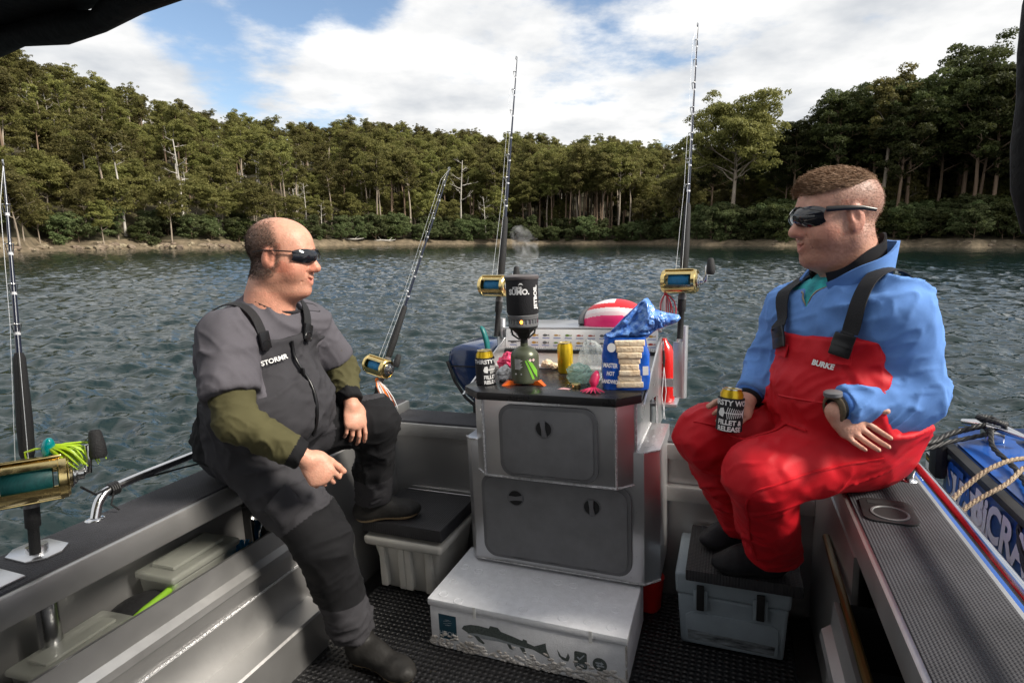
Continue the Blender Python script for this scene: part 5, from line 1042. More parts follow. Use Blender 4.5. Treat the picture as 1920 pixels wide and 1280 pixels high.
# ---- small things on the bench
m_filmw = mat('clear plastic film', (0.75, 0.80, 0.78), 0.15, trans=0.3, alpha=0.38, spec=0.8); m_filmg = mat('mint plastic film', (0.45, 0.72, 0.60), 0.22, trans=0.2, alpha=0.60, spec=0.7)
def crumple(name, label, cat, c, r, m, seed, amp=0.35):
    bm = bmesh.new(); bmesh.ops.create_icosphere(bm, subdivisions=4, radius=1); P_ = np.array([v.co[:] for v in bm.verts]); nn = fbm(P_ * 2.2 + seed, 3, seed); rg = np.abs(fbm(P_ * 3.7 + seed * 2, 2, seed + 5) - 0.5)
    for v, a_, b_ in zip(bm.verts, nn, rg):
        k = 0.72 + amp * (a_ - 0.3) - 0.9 * b_ * amp; v.co = Vector((v.co.x * r[0] * k, v.co.y * r[1] * k, max(v.co.z * r[2] * k, -r[2] * 0.62))) + Vector(c)
    mb = MB(); mb.bm(bm); lo = min(v[2] for v in mb.v); mb.v = [(v[0], v[1], v[2] - lo + ZB + 0.0005) for v in mb.v]
    return solo(mb, name, m, label, cat, (c[0], c[1], ZB), smooth=22)
crumple('plastic_bag', 'crumpled clear plastic bag standing beside the bread', 'bag', (-0.545, 2.30, ZB), (0.070, 0.055, 0.125), m_filmw, 3, 0.5)
crumple('plastic_bag', 'crumpled mint green plastic film in front of the clear bag', 'bag', (-0.590, 2.245, ZB), (0.068, 0.045, 0.060), m_filmg, 7, 0.5)
solo(MB().lathe([(0.018, 0), (0.019, 0.002), (0.019, 0.017), (0.017, 0.019), (0.0005, 0.019)], (-0.580, 2.160, ZB), 24, caps=False), 'jar_cap', m_gold, 'small gold screw cap lying on the bench', 'cap', (-0.580, 2.160, ZB), smooth=40)
t = Thing('squid_lure', 'magenta rubber squid lure lying in front of the bread bag', 'lure', (-0.498, 2.14, ZB)); c_mag = mat('magenta rubber', (0.52, 0.02, 0.09), 0.35, sss=0.1)
t.part(MB().tube([(-0.492, 2.155, ZB + 0.075), (-0.497, 2.150, ZB + 0.055), (-0.503, 2.140, ZB + 0.032), (-0.50, 2.125, ZB + 0.016)], [0.006, 0.017, 0.019, 0.010], 12), 'squid_body', c_mag, 80)
for k in range(7): a_ = rad(-150 + k * 20); t.part(MB().tube([(-0.50, 2.125, ZB + 0.014), (-0.50 + 0.03 * math.cos(a_), 2.12 + 0.03 * math.sin(a_), ZB + 0.010), (-0.50 + 0.055 * math.cos(a_), 2.12 + 0.05 * math.sin(a_), ZB + 0.004)], [0.0045, 0.0035, 0.0015], 6), 'tentacle', c_mag, 60)
crumple('lure_pile', 'tangle of pink rubber lures behind the sleeved can', 'lures', (-0.955, 2.42, ZB), (0.075, 0.05, 0.062), c_pk, 11, 0.7)
crumple('paper_cup', 'crushed white wrapper lying between can and stove', 'wrapper', (-0.915, 2.23, ZB), (0.050, 0.040, 0.045), mat('white wrapper', (0.70, 0.70, 0.70), 0.5), 13, 0.5)
for k, (r_, a_, s_) in enumerate(((-0.815, 2.515, 0.040), (-0.775, 2.50, 0.030), (-0.735, 2.49, 0.022))): crumple('bread_crust', ['large torn bread crust in the tray left of the yellow can', 'middle bread crust in the tray behind the stove', 'small pale bread crust touching the yellow can'][k], 'bread', (r_, a_, ZB), (s_, s_ * 0.7, s_ * 0.7), m_bread, 20 + k, 0.4)
solo(MB().add([(-0.648, 2.125, ZB + 0.0006), (-0.60, 2.12, ZB + 0.0012), (-0.595, 2.14, ZB + 0.0006), (-0.63, 2.15, ZB + 0.002)], [(0, 1, 2, 3)]), 'paper_scrap', mat('pink paper', (0.65, 0.35, 0.36), 0.7), 'small pink paper scrap on the bench front edge', 'scrap', (-0.62, 2.13, ZB))
# teal knife in the slot, sauce bottle, striped float, carabiner
m_tealh = mat('teal handle', (0.005, 0.12, 0.12), 0.4, var=0.1, vscale=30)
t = Thing('fillet_knife', 'teal handled fillet knife standing in its sheath left of the stove', 'knife', (-1.085, 2.44, 1.0)); t.part(MB().tube([(-1.085, 2.45, 0.99), (-1.088, 2.45, 1.06), (-1.088, 2.45, 1.09)], [0.021, 0.023, 0.022], 12, flat=0.6), 'sheath', m_tealh, 50); t.part(MB().tube([(-1.088, 2.45, 1.09), (-1.092, 2.45, 1.13), (-1.102, 2.45, 1.17), (-1.112, 2.45, 1.195), (-1.120, 2.45, 1.205)], [0.016, 0.018, 0.0165, 0.015, 0.008], 12, flat=0.7), 'handle', m_tealh, 60); t.part(MB().lathe([(0.025, 0), (0.025, 0.010)], (-1.088, 2.45, 1.058), 12), 'sheath_band', m_tealh)
t = Thing('sauce_bottle', 'red tomato sauce bottle with round tomato label behind the bread', 'bottle', (-0.300, 2.735, 0.815)); t.part(MB().lathe([(0.046, 0), (0.050, 0.008), (0.050, 0.19), (0.047, 0.225), (0.036, 0.262), (0.018, 0.285), (0.012, 0.30)], (-0.300, 2.735, 0.815), 28), 'bottle_body', mat('red sauce bottle', (0.58, 0.012, 0.010), 0.25, coat=0.3), 50)
TB = Matrix.Translation((-0.300, 2.735, 0.815)) @ Matrix.Rotation(rad(-38), 4, 'Z'); Rb = 0.0508
def wr3(poly, R_): return [TB @ Vector((R_ * math.sin(x / R_), -R_ * math.cos(x / R_), z)) for x, z in poly]
lb = t.part(MB().add(wr3([(0, 0.17)] + [(0.042 * math.cos(a), 0.17 + 0.042 * math.sin(a)) for a in np.linspace(0, 6.28, 25)], Rb), [(0, i, i + 1) for i in range(1, 25)]), 'label', mat('cream label', (0.72, 0.66, 0.50), 0.6), None)
tm = MB()
for cx_, cz, R_ in ((-0.008, 0.172, 0.019), (0.016, 0.164, 0.015), (-0.016, 0.150, 0.012)): tm.add(wr3([(cx_, cz)] + [(cx_ + R_ * math.cos(a), cz + R_ * 0.9 * math.sin(a)) for a in np.linspace(0, 6.28, 17)], Rb + 0.0006), [(0, i, i + 1) for i in range(1, 17)])
t.part(tm, 'label_print', mat('tomato print', (0.55, 0.03, 0.02), 0.5), None, lb)
B.part(MB().box((-0.36, 2.665, 0.800), (-0.235, 2.80, 0.814), 0.002), 'bottle_shelf', m_alu)
# striped float behind the board: bands are its own coloured panels
t = Thing('striped_float', 'red, white and pink striped float on the shelf behind the fish board', 'float', (-0.54, 2.78, 1.175)); fl_c = [mat('float pink', (0.75, 0.03, 0.16), 0.3), mat('float white', (0.78, 0.70, 0.70), 0.3), mat('float red', (0.66, 0.025, 0.035), 0.3), mat('float pale', (0.76, 0.56, 0.58), 0.3)]
bm = bmesh.new(); bmesh.ops.create_uvsphere(bm, u_segments=120, v_segments=90, radius=1); bands = {}
for f in bm.faces:
    c = f.calc_center_median(); e = c.z + 0.28 * c.x * c.x; k = 0 if e < 0.42 else (3 if e < 0.56 else (1 if e < 0.72 else (2 if e < 0.88 or c.x > 0.05 else 1)))
    bands.setdefault(k, []).append([(v.co.x * 0.165 - 0.54, v.co.y * 0.11 + 2.79, v.co.z * 0.118 + 1.182) for v in f.verts])
bm.free()
for k, fl_ in bands.items():
    mb = MB(); [mb.add(q, [tuple(range(len(q)))]) for q in fl_]; bm = bmesh.new(); tmp = bpy.data.meshes.new('x'); tmp.from_pydata(mb.v, [], mb.f); bm.from_mesh(tmp); bmesh.ops.remove_doubles(bm, verts=bm.verts[:], dist=1e-5); mb = MB(); mb.bm(bm); t.part(mb, 'float_band', fl_c[k], 180)
t.part(MB().tube([(-0.54 + 0.170 * math.cos(a), 2.79, 1.182 + 0.122 * math.sin(a)) for a in np.linspace(0.55, 2.6, 4)][:0] + [(-0.700, 2.74, 1.18), (-0.702, 2.75, 1.205), (-0.690, 2.78, 1.235), (-0.668, 2.79, 1.258)], [0.016, 0.018, 0.016, 0.010], 8), 'float_rim', m_hatch_f, 60)
t.part(MB().tube([(-0.380, 2.74, 1.18), (-0.378, 2.75, 1.20), (-0.390, 2.78, 1.235), (-0.412, 2.79, 1.258)], [0.014, 0.016, 0.014, 0.009], 8), 'float_rim', m_hatch_f, 60)
t = Thing('hanging_clip', 'steel clip and white cord hanging from the bait station side', 'clip', (-0.287, 2.58, 1.10)); t.part(MB().tube([(-0.29 + 0.004, 2.58 + 0.014 * math.cos(a), 1.105 + 0.022 * math.sin(a)) for a in np.linspace(0, 6.28, 17)], 0.0028, 6), 'ring', m_steel, 60)
t.part(MB().tube([(-0.285, 2.58, 1.085), (-0.283, 2.578, 1.04), (-0.282, 2.576, 1.01)], [0.005, 0.006, 0.003], 8), 'swivel', m_blackrub, 60); t.part(MB().tube([(-0.282, 2.576, 1.01), (-0.272, 2.57, 0.90), (-0.285, 2.56, 0.775)], 0.0015, 5).tube([(-0.282, 2.576, 1.01), (-0.29, 2.56, 0.88), (-0.275, 2.55, 0.775)], 0.0015, 5), 'cord', m_wrap, None)
# outboard cowl left of the console
t = Thing('outboard_motor', 'navy blue outboard motor cowl behind the transom left of the console', 'outboard motor', (-1.33, 2.80, -0.3))
MO = Matrix(((1, 0, 0, 0), (0, 0, 1, 0), (0, 1, 0, 0), (0, 0, 0, 1)))
cw = t.part(MB().prism([(-1.435, 0.985), (-1.425, 1.035), (-1.395, 1.062), (-1.340, 1.075), (-1.235, 1.060), (-1.205, 0.98), (-1.205, 0.74), (-1.255, 0.725), (-1.330, 0.79), (-1.395, 0.875)], 2.68, 3.02, MO, 0.03), 'cowl', m_navy, 60)
t.part(MB().tube([(-1.436, 2.685, 0.98), (-1.39, 2.672, 0.875), (-1.33, 2.668, 0.79), (-1.255, 2.668, 0.73)], 0.009, 8), 'cowl_trim', m_blackrub, 60, cw)
t.part(MB().box((-1.43, 2.676, 0.955), (-1.21, 2.6785, 0.960)), 'cowl_seam', m_blackrub, None, cw)
v, f = text_mesh('////', 0.05, rot_front(-1.262, 0.80, 2.676)); t.part(MB().add(v, f), 'cowl_decal', m_print, None, cw)
t.part(MB().box((-1.34, 2.76, 0.30), (-1.22, 2.96, 0.745), 0.02).box((-1.31, 2.80, -0.75), (-1.25, 2.93, 0.30), 0.02), 'leg', m_blackrub); t.part(MB().box((-1.35, 2.60, 0.45), (-1.20, 2.77, 0.68), 0.01), 'mount_bracket', m_blackrub)
# ================================================================== people: implicit surfaces polygonised into continuous meshes
def v3(p): return np.array(p, float)
def cone(p, q, r1, r2):
    p, q = v3(p), v3(q); c = (p + q) / 2; R = np.linalg.norm(q - p) / 2 + max(r1, r2); d = q - p; dd = max(d @ d, 1e-12)
    def f(X):
        w = X - p; h = np.clip(w @ d / dd, 0, 1); return np.linalg.norm(w - h[:, None] * d, axis=1) - (r1 + (r2 - r1) * h)
    return (c, R, f)
def elli(c, r, ax=None):
    c, r = v3(c), v3(r); A = np.eye(3) if ax is None else np.array(ax, float)          # rows: local axes
    def f(X):
        w = (X - c) @ A.T; k0 = np.linalg.norm(w / r, axis=1); k1 = np.linalg.norm(w / (r * r), axis=1); return k0 * (k0 - 1) / np.maximum(k1, 1e-9)
    return (c, r.max(), f)
def U(prims, k, grow=0.0, margin=0.09):
    def f(X):
        D = np.full(len(X), 0.5)
        for c, R, g in prims:
            m = ((X - c) ** 2).sum(1) < (R + margin) ** 2
            if not m.any(): continue
            d = g(X[m]) ; a = D[m]; h = np.clip(0.5 + 0.5 * (a - d) / k, 0, 1); D[m] = a * (1 - h) + d * h - k * h * (1 - h)
        return D - grow
    return f
def smin(a, b, k): h = np.clip(0.5 + 0.5 * (b - a) / k, 0, 1); return b * (1 - h) + a * h - k * h * (1 - h)
def smax(a, b, k): return -smin(-a, -b, k)
def surfnet(f, lo, hi, h):
    lo, hi = v3(lo), v3(hi); n = np.ceil((hi - lo) / h).astype(int) + 1
    gx = [lo[i] + h * np.arange(n[i]) for i in range(3)]
    # coarse pass keeps only the blocks near the surface
    D = np.full(n, 0.5); s = 6
    cx_ = [np.arange(0, n[i], s) for i in range(3)]
    C = np.stack(np.meshgrid(*[gx[i][cx_[i]] + h * (s - 1) / 2 for i in range(3)], indexing='ij'), -1).reshape(-1, 3); dc = f(C)
    near = (np.abs(dc) < h * s * 1.25 + 0.012).reshape([len(c) for c in cx_]); Dc = dc.reshape(near.shape)
    full = np.repeat(np.repeat(np.repeat(Dc, s, 0), s, 1), s, 2)[:n[0], :n[1], :n[2]]; msk = np.repeat(np.repeat(np.repeat(near, s, 0), s, 1), s, 2)[:n[0], :n[1], :n[2]]
    D = full.copy(); ii = np.argwhere(msk); P = lo + ii * h; D[msk] = f(P)
    S = D < 0; cs = np.zeros(n - 1, int)
    for dx in (0, 1):
        for dy in (0, 1):
            for dz in (0, 1): cs += S[dx:n[0] - 1 + dx, dy:n[1] - 1 + dy, dz:n[2] - 1 + dz]
    act = (cs > 0) & (cs < 8); ai = np.argwhere(act); idm = np.full(n - 1, -1); idm[act] = np.arange(len(ai))
    acc = np.zeros((len(ai), 3)); cnt = np.zeros(len(ai))
    cor = [(0, 0, 0), (1, 0, 0), (0, 1, 0), (1, 1, 0), (0, 0, 1), (1, 0, 1), (0, 1, 1), (1, 1, 1)]
    for a, b in ((0, 1), (2, 3), (4, 5), (6, 7), (0, 2), (1, 3), (4, 6), (5, 7), (0, 4), (1, 5), (2, 6), (3, 7)):
        pa, pb = ai + cor[a], ai + cor[b]; da, db = D[tuple(pa.T)], D[tuple(pb.T)]; m = (da < 0) != (db < 0); t = (da / np.where(m, da - db, 1))[:, None]
        acc[m] += (pa + t * (pb - pa))[m]; cnt[m] += 1
    V = lo + h * acc / np.maximum(cnt, 1)[:, None]; F = []
    for ax in range(3):
        o1, o2 = [(1, 2), (2, 0), (0, 1)][ax]; e = np.zeros(3, int); e[ax] = 1
        sl0 = [slice(0, n[i]) for i in range(3)]; sl1 = [slice(0, n[i]) for i in range(3)]; sl0[ax] = slice(0, n[ax] - 1); sl1[ax] = slice(1, n[ax])
        ch = S[tuple(sl0)] != S[tuple(sl1)]; q = np.argwhere(ch); q = q[(q[:, o1] > 0) & (q[:, o2] > 0) & (q[:, o1] < n[o1] - 1) & (q[:, o2] < n[o2] - 1)]
        u = np.zeros(3, int); u[o1] = 1; w = np.zeros(3, int); w[o2] = 1
        quad = np.stack([idm[tuple((q - u - w).T)], idm[tuple((q - w).T)], idm[tuple(q.T)], idm[tuple((q - u).T)]], 1); fl = S[tuple(q.T)]
        quad[~fl] = quad[~fl][:, ::-1]; F.append(quad)
    F = np.concatenate(F); return V, F[(F >= 0).all(1)]
def grad(f, P, e=0.003):
    G = np.stack([f(P + e * np.eye(3)[i]) - f(P - e * np.eye(3)[i]) for i in range(3)], 1); return G / np.maximum(np.linalg.norm(G, axis=1), 1e-9)[:, None]
def to_surface(f, P, off=0.0, it=6):
    P = np.array(P, float)
    for _ in range(it): P = P - grad(f, P) * (f(P) - off)[:, None] * 0.9
    return P
def folds(V, f, amp, sc=9.0, aniso=(1, 1, 1), seed=0, fine=0.5):
    """cloth creases: ridged noise pushed along the surface normal"""
    w = fbm(V * 3.5, 2, seed + 40)[:, None]; w2 = fbm(V * 5.0 + 9, 2, seed + 41)[:, None]; dv = v3(aniso) / np.linalg.norm(aniso); a = (V - (V @ dv)[:, None] * dv * 0.70) * sc + 2.6 * np.concatenate([w, w2, w], 1)
    r = 1 - np.abs(2 * vnoise(a + seed, seed) - 1) ** 0.8; r2 = 1 - np.abs(2 * vnoise(a * 2.1 + 5, seed + 9) - 1); where = 0.30 + 0.9 * np.clip(fbm(V * 5 + 3, 2, seed + 77) * 2.2 - 0.6, 0, 1)
    return V + grad(f, V) * (where * (amp * (r ** 3 - 0.30) + amp * fine * (r2 ** 3 - 0.30)))[:, None]
class Person:
    def __init__(s, label, base): s.base = v3(base); s.root = empty('person', label, 'person', tuple(base))
    def mesh(s, name, V, F, mats, mi=None, parent=None, tint=None):
        me = mesh_np(name, V - s.base, F, mats, mi, True)
        if tint is not None:
            at_ = me.color_attributes.new('tint', 'FLOAT_COLOR', 'POINT'); at_.data.foreach_set('color', np.concatenate([tint, np.ones((len(tint), 1))], 1).astype(np.float32).ravel())
        return link(name, me, parent or s.root)
    def cloth(s, name, f, lo, hi, mats, h=0.008, amp=0.006, sc=9, aniso=(1, 1, 1), seed=0, zone=None, parent=None, fine=0.5):
        V, F = surfnet(f, lo, hi, h); V = folds(V, f, amp, sc, aniso, seed, fine) if amp else V
        mi = zone(V[F].mean(1)) if zone else None; return s.mesh(name, V, F, mats, mi, parent)
    def part(s, mb, name, m, smooth=60, parent=None): return mb.build(name, m, parent or s.root, tuple(s.base), smooth)
def spline(pts, n=40):
    P_ = [Vector(p) for p in pts]; o = []
    for q in np.linspace(0, len(P_) - 1 - 1e-6, n):
        i = int(q); t = q - i; p0 = P_[max(i - 1, 0)]; p1 = P_[i]; p2 = P_[i + 1]; p3 = P_[min(i + 2, len(P_) - 1)]
        o.append(0.5 * ((2 * p1) + (p2 - p0) * t + (2 * p0 - 5 * p1 + 4 * p2 - p3) * t * t + (3 * p1 - p0 - 3 * p2 + p3) * t ** 3))
    return np.array([list(v) for v in o])
def ribbon(f, pts, w, off=0.004, th=0.003, n=40):
    """a webbing strap laid on the surface of f"""
    P = to_surface(f, spline(pts, n), off); Nn = grad(f, P); T = np.gradient(P, axis=0); T /= np.linalg.norm(T, axis=1)[:, None]; Sd = np.cross(Nn, T); Sd /= np.linalg.norm(Sd, axis=1)[:, None]
    vs = []; fs = []
    for i in range(n):
        for a, b in ((-1, 0), (1, 0), (1, 1), (-1, 1)): vs.append(P[i] + Sd[i] * a * w / 2 + Nn[i] * th * b)
    for i in range(n - 1):
        for k in range(4): fs.append((i * 4 + k, i * 4 + (k + 1) % 4, (i + 1) * 4 + (k + 1) % 4, (i + 1) * 4 + k))
    fs += [(3, 2, 1, 0), tuple((n - 1) * 4 + k for k in range(4))]; return MB().add(vs, fs), P, Nn, T, Sd
def drape(f, vs, fs, off=0.003, d=None):
    P = np.array([list(v) for v in vs])
    if d is None: return MB().add(to_surface(f, P, off, 8), fs)
    P = P + v3(d) * 0.05
    for _ in range(14): P = P - v3(d) * (f(P) - off)[:, None] * 0.85
    return MB().add(P, fs)
def patch(f, c, x, y, w, h, off, th=0.004, n=8, bulge=0.0):
    """a sewn-on panel: a grid w by h laid on the surface"""
    c, x, y = v3(c), v3(x), v3(y); P = []; 
    for i in range(n):
        for j in range(n): P.append(c + x * w * (i / (n - 1) - 0.5) + y * h * (j / (n - 1) - 0.5))
    P = to_surface(f, np.array(P), off, 8); Nn = grad(f, P); fs = []; ij = np.array([(i, j) for i in range(n) for j in range(n)]); e = np.minimum(np.minimum(ij[:, 0], n - 1 - ij[:, 0]), np.minimum(ij[:, 1], n - 1 - ij[:, 1])); Q = P + Nn * (th + bulge * np.minimum(e, 2) / 2)[:, None]; Q[e == 0] = (P + Nn * 0.0005)[e == 0] 
    for i in range(n - 1):
        for j in range(n - 1): fs.append((i * n + j, (i + 1) * n + j, (i + 1) * n + j + 1, i * n + j + 1))
    return MB().add(Q, fs)

# ---- skin
def skin_mat(name, base):
    m = mat(name, base, 0.46, sss=0.16, spec=0.4, bump=0.35, bscale=170, bdist=0.004, var=0.10, vscale=60); t = m.node_tree; b = t.nodes['Principled BSDF']
    src = b.inputs['Base Color'].links[0].from_socket; at_ = t.nodes.new('ShaderNodeVertexColor'); at_.layer_name = 'tint'; mx = t.nodes.new('ShaderNodeMix'); mx.data_type = 'RGBA'; mx.blend_type = 'MULTIPLY'; mx.inputs['Factor'].default_value = 1.0
    t.links.new(src, mx.inputs['A']); t.links.new(at_.outputs[0], mx.inputs['B']); t.links.new(mx.outputs['Result'], b.inputs['Base Color']); return m
def head_parts(o, fwd, up, s, fat=1.0):
    """prims of a head in a local frame: x forward, y to the left, z up, origin between the ears"""
    x = v3(fwd) / np.linalg.norm(fwd); y = np.cross(v3(up), x); y /= np.linalg.norm(y); z = np.cross(x, y); A = np.stack([x, y, z]); o = v3(o)
    def W(p): return o + (v3(p) * s) @ A
    def E(c, r, rot=None): return elli(W(c), v3(r) * s, A if rot is None else rot @ A)
    def C(p, q, a, b): return cone(W(p), W(q), a * s, b * s)
    big = [E((-0.018, 0, 0.042), (0.100, 0.078, 0.084)), E((0.022, 0, 0.040), (0.074, 0.068, 0.070)), E((0.026, 0, -0.030), (0.066, 0.064 * fat, 0.082)), C((-0.015, 0.050, -0.055), (0.050, 0.020, -0.100), 0.027 * fat, 0.024), C((-0.015, -0.050, -0.055), (0.050, -0.020, -0.100), 0.027 * fat, 0.024),
           E((0.046, 0.036 * fat, -0.036), (0.036, 0.030, 0.036)), E((0.046, -0.036 * fat, -0.036), (0.036, 0.030, 0.036)), C((-0.030, 0, -0.060), (-0.055, 0, -0.19), 0.064 * fat, 0.078 * fat), E((0.018, 0, -0.108), (0.052, 0.046 * fat, 0.030 * fat))]
    mid = [C((0.072, -0.030, 0.026), (0.072, 0.030, 0.026), 0.020, 0.020), E((0.072, 0, -0.104), (0.021, 0.024, 0.021)), C((0.088, 0, 0.012), (0.110, 0, -0.026), 0.0115, 0.0135), E((0.070, 0, -0.068), (0.027, 0.030, 0.026))]
    fine = [E((0.112, 0, -0.031), (0.0135, 0.0135, 0.0125)), E((0.099, 0.0135, -0.035), (0.0125, 0.0085, 0.0095)), E((0.099, -0.0135, -0.035), (0.0125, 0.0085, 0.0095)), C((0.0945, 0, -0.0625), (0.083, 0.024, -0.0575), 0.0062, 0.0042), C((0.0945, 0, -0.0625), (0.083, -0.024, -0.0575), 0.0062, 0.0042), C((0.0915, 0, -0.0790), (0.082, 0.022, -0.0625), 0.0076, 0.0045), C((0.0915, 0, -0.0790), (0.082, -0.022, -0.0625), 0.0076, 0.0045)]
    rotE = np.array([[math.cos(0.25), 0, -math.sin(0.25)], [0, 1, 0], [math.sin(0.25), 0, math.cos(0.25)]])
    ears = []
    for q in (1, -1):
        ears += [E((-0.012, q * 0.079, 0.000), (0.020, 0.0085, 0.034), rotE), E((-0.006, q * 0.078, -0.026), (0.011, 0.008, 0.013))]
    cut = [C((0.098, 0, -0.0705), (0.091, 0.018, -0.0615), 0.0046, 0.0024), C((0.098, 0, -0.0705), (0.091, -0.018, -0.0615), 0.0046, 0.0024)] + [E((-0.004, q * 0.089, 0.004), (0.010, 0.0075, 0.019), rotE) for q in (1, -1)] + [E((0.101, q * 0.0085, -0.0435), (0.006, 0.0035, 0.004)) for q in (1, -1)]
    sock = [E((0.099, q * 0.033, 0.006), (0.020, 0.024, 0.015)) for q in (1, -1)]; fsk = U(sock, 0.01 * s)
    crease = [C((0.088, q * 0.026, -0.040), (0.076, q * 0.036, -0.074), 0.0016, 0.0012) for q in (1, -1)]; fcr = U(crease, 0.003 * s)
    fb, fm_, ff, fe, fc = U(big, 0.030 * s), U(mid, 0.016 * s), U(fine, 0.007 * s), U(ears, 0.006 * s), U(cut, 0.003 * s)
    def f(X):
        d = smin(fb(X), fm_(X), 0.018 * s); d = smax(d, -fsk(X), 0.012 * s); d = smax(d, -fcr(X), 0.006 * s); d = smin(d, ff(X), 0.008 * s); d = smin(d, fe(X), 0.007 * s); return smax(d, -fc(X), 0.003 * s)
    return f, W, A, fb
def head_tint(V, o, A, s, beard, beard_col, redness):
    L_ = (V - v3(o)) @ A.T / s; x, y, z = L_.T; t = np.ones((len(V), 3))
    n = fbm(L_ * 160, 2, 3)
    jaw = np.clip((-0.012 - z) / 0.03, 0, 1) * np.clip((x + 0.03) / 0.03, 0, 1) * np.clip((z + 0.150) / 0.04, 0, 1); lip = np.exp(-(((z + 0.069) / 0.011) ** 2 + (y / 0.022) ** 2)) * (x > 0.078)
    chk = np.clip(-(z + 0.005) / 0.02, 0, 1) * np.clip((0.075 - x) / 0.03, 0, 1) * np.clip((np.abs(y) - 0.035) / 0.02, 0, 1); jw = jaw * (1 - lip) * np.clip(0.35 + (x < 0.06) * 0.65 + (z < -0.05) * 0.6, 0, 1)
    t *= 1 - (beard * jw * (0.45 + 0.75 * n))[:, None] * (1 - v3(beard_col))
    t *= (0.90 + 0.22 * fbm(L_ * 55, 3, 12))[:, None]; t *= 1 - (0.10 * fbm(L_ * 22, 2, 14))[:, None] * np.array([0.1, 1.0, 1.0])
    r = redness * (np.exp(-(((x - 0.055) / 0.03) ** 2 + ((z + 0.032) / 0.028) ** 2)) + 1.2 * np.exp(-(((x - 0.108) / 0.018) ** 2 + ((z + 0.03) / 0.02) ** 2)) + 0.9 * ((np.abs(y) > 0.076) & (np.abs(z) < 0.045)) + 0.35 * (z < -0.11))
    t *= 1 - np.clip(r, 0, 1)[:, None] * np.array([0.02, 0.26, 0.30]); t *= 1 - lip[:, None] * np.array([0.10, 0.38, 0.36]); return t
def hair_density(q, style):
    x, y, z = q.T; st = lambda a, b, v: np.clip((v - a) / (b - a), 0, 1); nz_ = 0.012 * (fbm(q * 45, 2, 6) - 0.5)
    earm = st(0.026, 0.034, np.sqrt(((x + 0.012) / 0.8) ** 2 + (z * 0.85) ** 2) + 10 * np.maximum(0, 0.055 - np.abs(y)))
    if style == 'clipped':
        fr = st(0.016, -0.008, x - (0.018 - 0.42 * np.maximum(z - 0.035, 0)) + nz_); lo_ = st(-0.075, -0.050, z - 0.35 * np.maximum(x + 0.02, 0) - 0.9 * np.maximum(x + 0.0, 0)); tp = 1 - 0.72 * st(0.085, 0.118, z)
        return fr * lo_ * tp * earm
    fr = st(0.052, 0.036, x - 0.60 * np.maximum(z - 0.048, 0) + nz_); lo_ = st(-0.080, -0.050, z - 0.25 * np.maximum(x + 0.03, 0) - 0.75 * np.maximum(x, 0)); return fr * lo_ * earm * (1 - 0.35 * st(0.05, -0.05, z))
def strands(P, name, m, f, Vs, dens, length, comb, A, n, seed, w=0.0007, lift=0.6):
    """short hairs growing from the scalp"""
    g_ = np.random.default_rng(seed); pr_ = dens / dens.sum(); ix = g_.choice(len(Vs), n, p=pr_); p = Vs[ix] + g_.normal(size=(n, 3)) * 0.0016; nn = grad(f, p); c = comb[ix] @ A if comb.ndim == 2 else np.tile(comb @ A, (n, 1))
    L_ = (length[ix] if hasattr(length, '__len__') else length) * g_.uniform(0.65, 1.25, n); d1 = nn * lift + c * 0.55 + g_.normal(size=(n, 3)) * 0.12; d1 /= np.linalg.norm(d1, axis=1)[:, None]; d2 = nn * lift * 0.35 + c + g_.normal(size=(n, 3)) * 0.12; d2 /= np.linalg.norm(d2, axis=1)[:, None]
    sd = np.cross(d1, g_.normal(size=(n, 3))); sd /= np.linalg.norm(sd, axis=1)[:, None]; m1 = p + d1 * (L_ * 0.5)[:, None]; tp = m1 + d2 * (L_ * 0.5)[:, None]; p = p - nn * 0.001
    V = np.stack([p - sd * w, p + sd * w, m1 + sd * w * 0.8, m1 - sd * w * 0.8, tp + sd * w * 0.3, tp - sd * w * 0.3], 1).reshape(-1, 3); b = np.arange(n)[:, None] * 6; F = np.concatenate([b + np.array([[0, 1, 2, 3]]), b + np.array([[3, 2, 4, 5]])])
    return P.mesh(name, V, F, m)
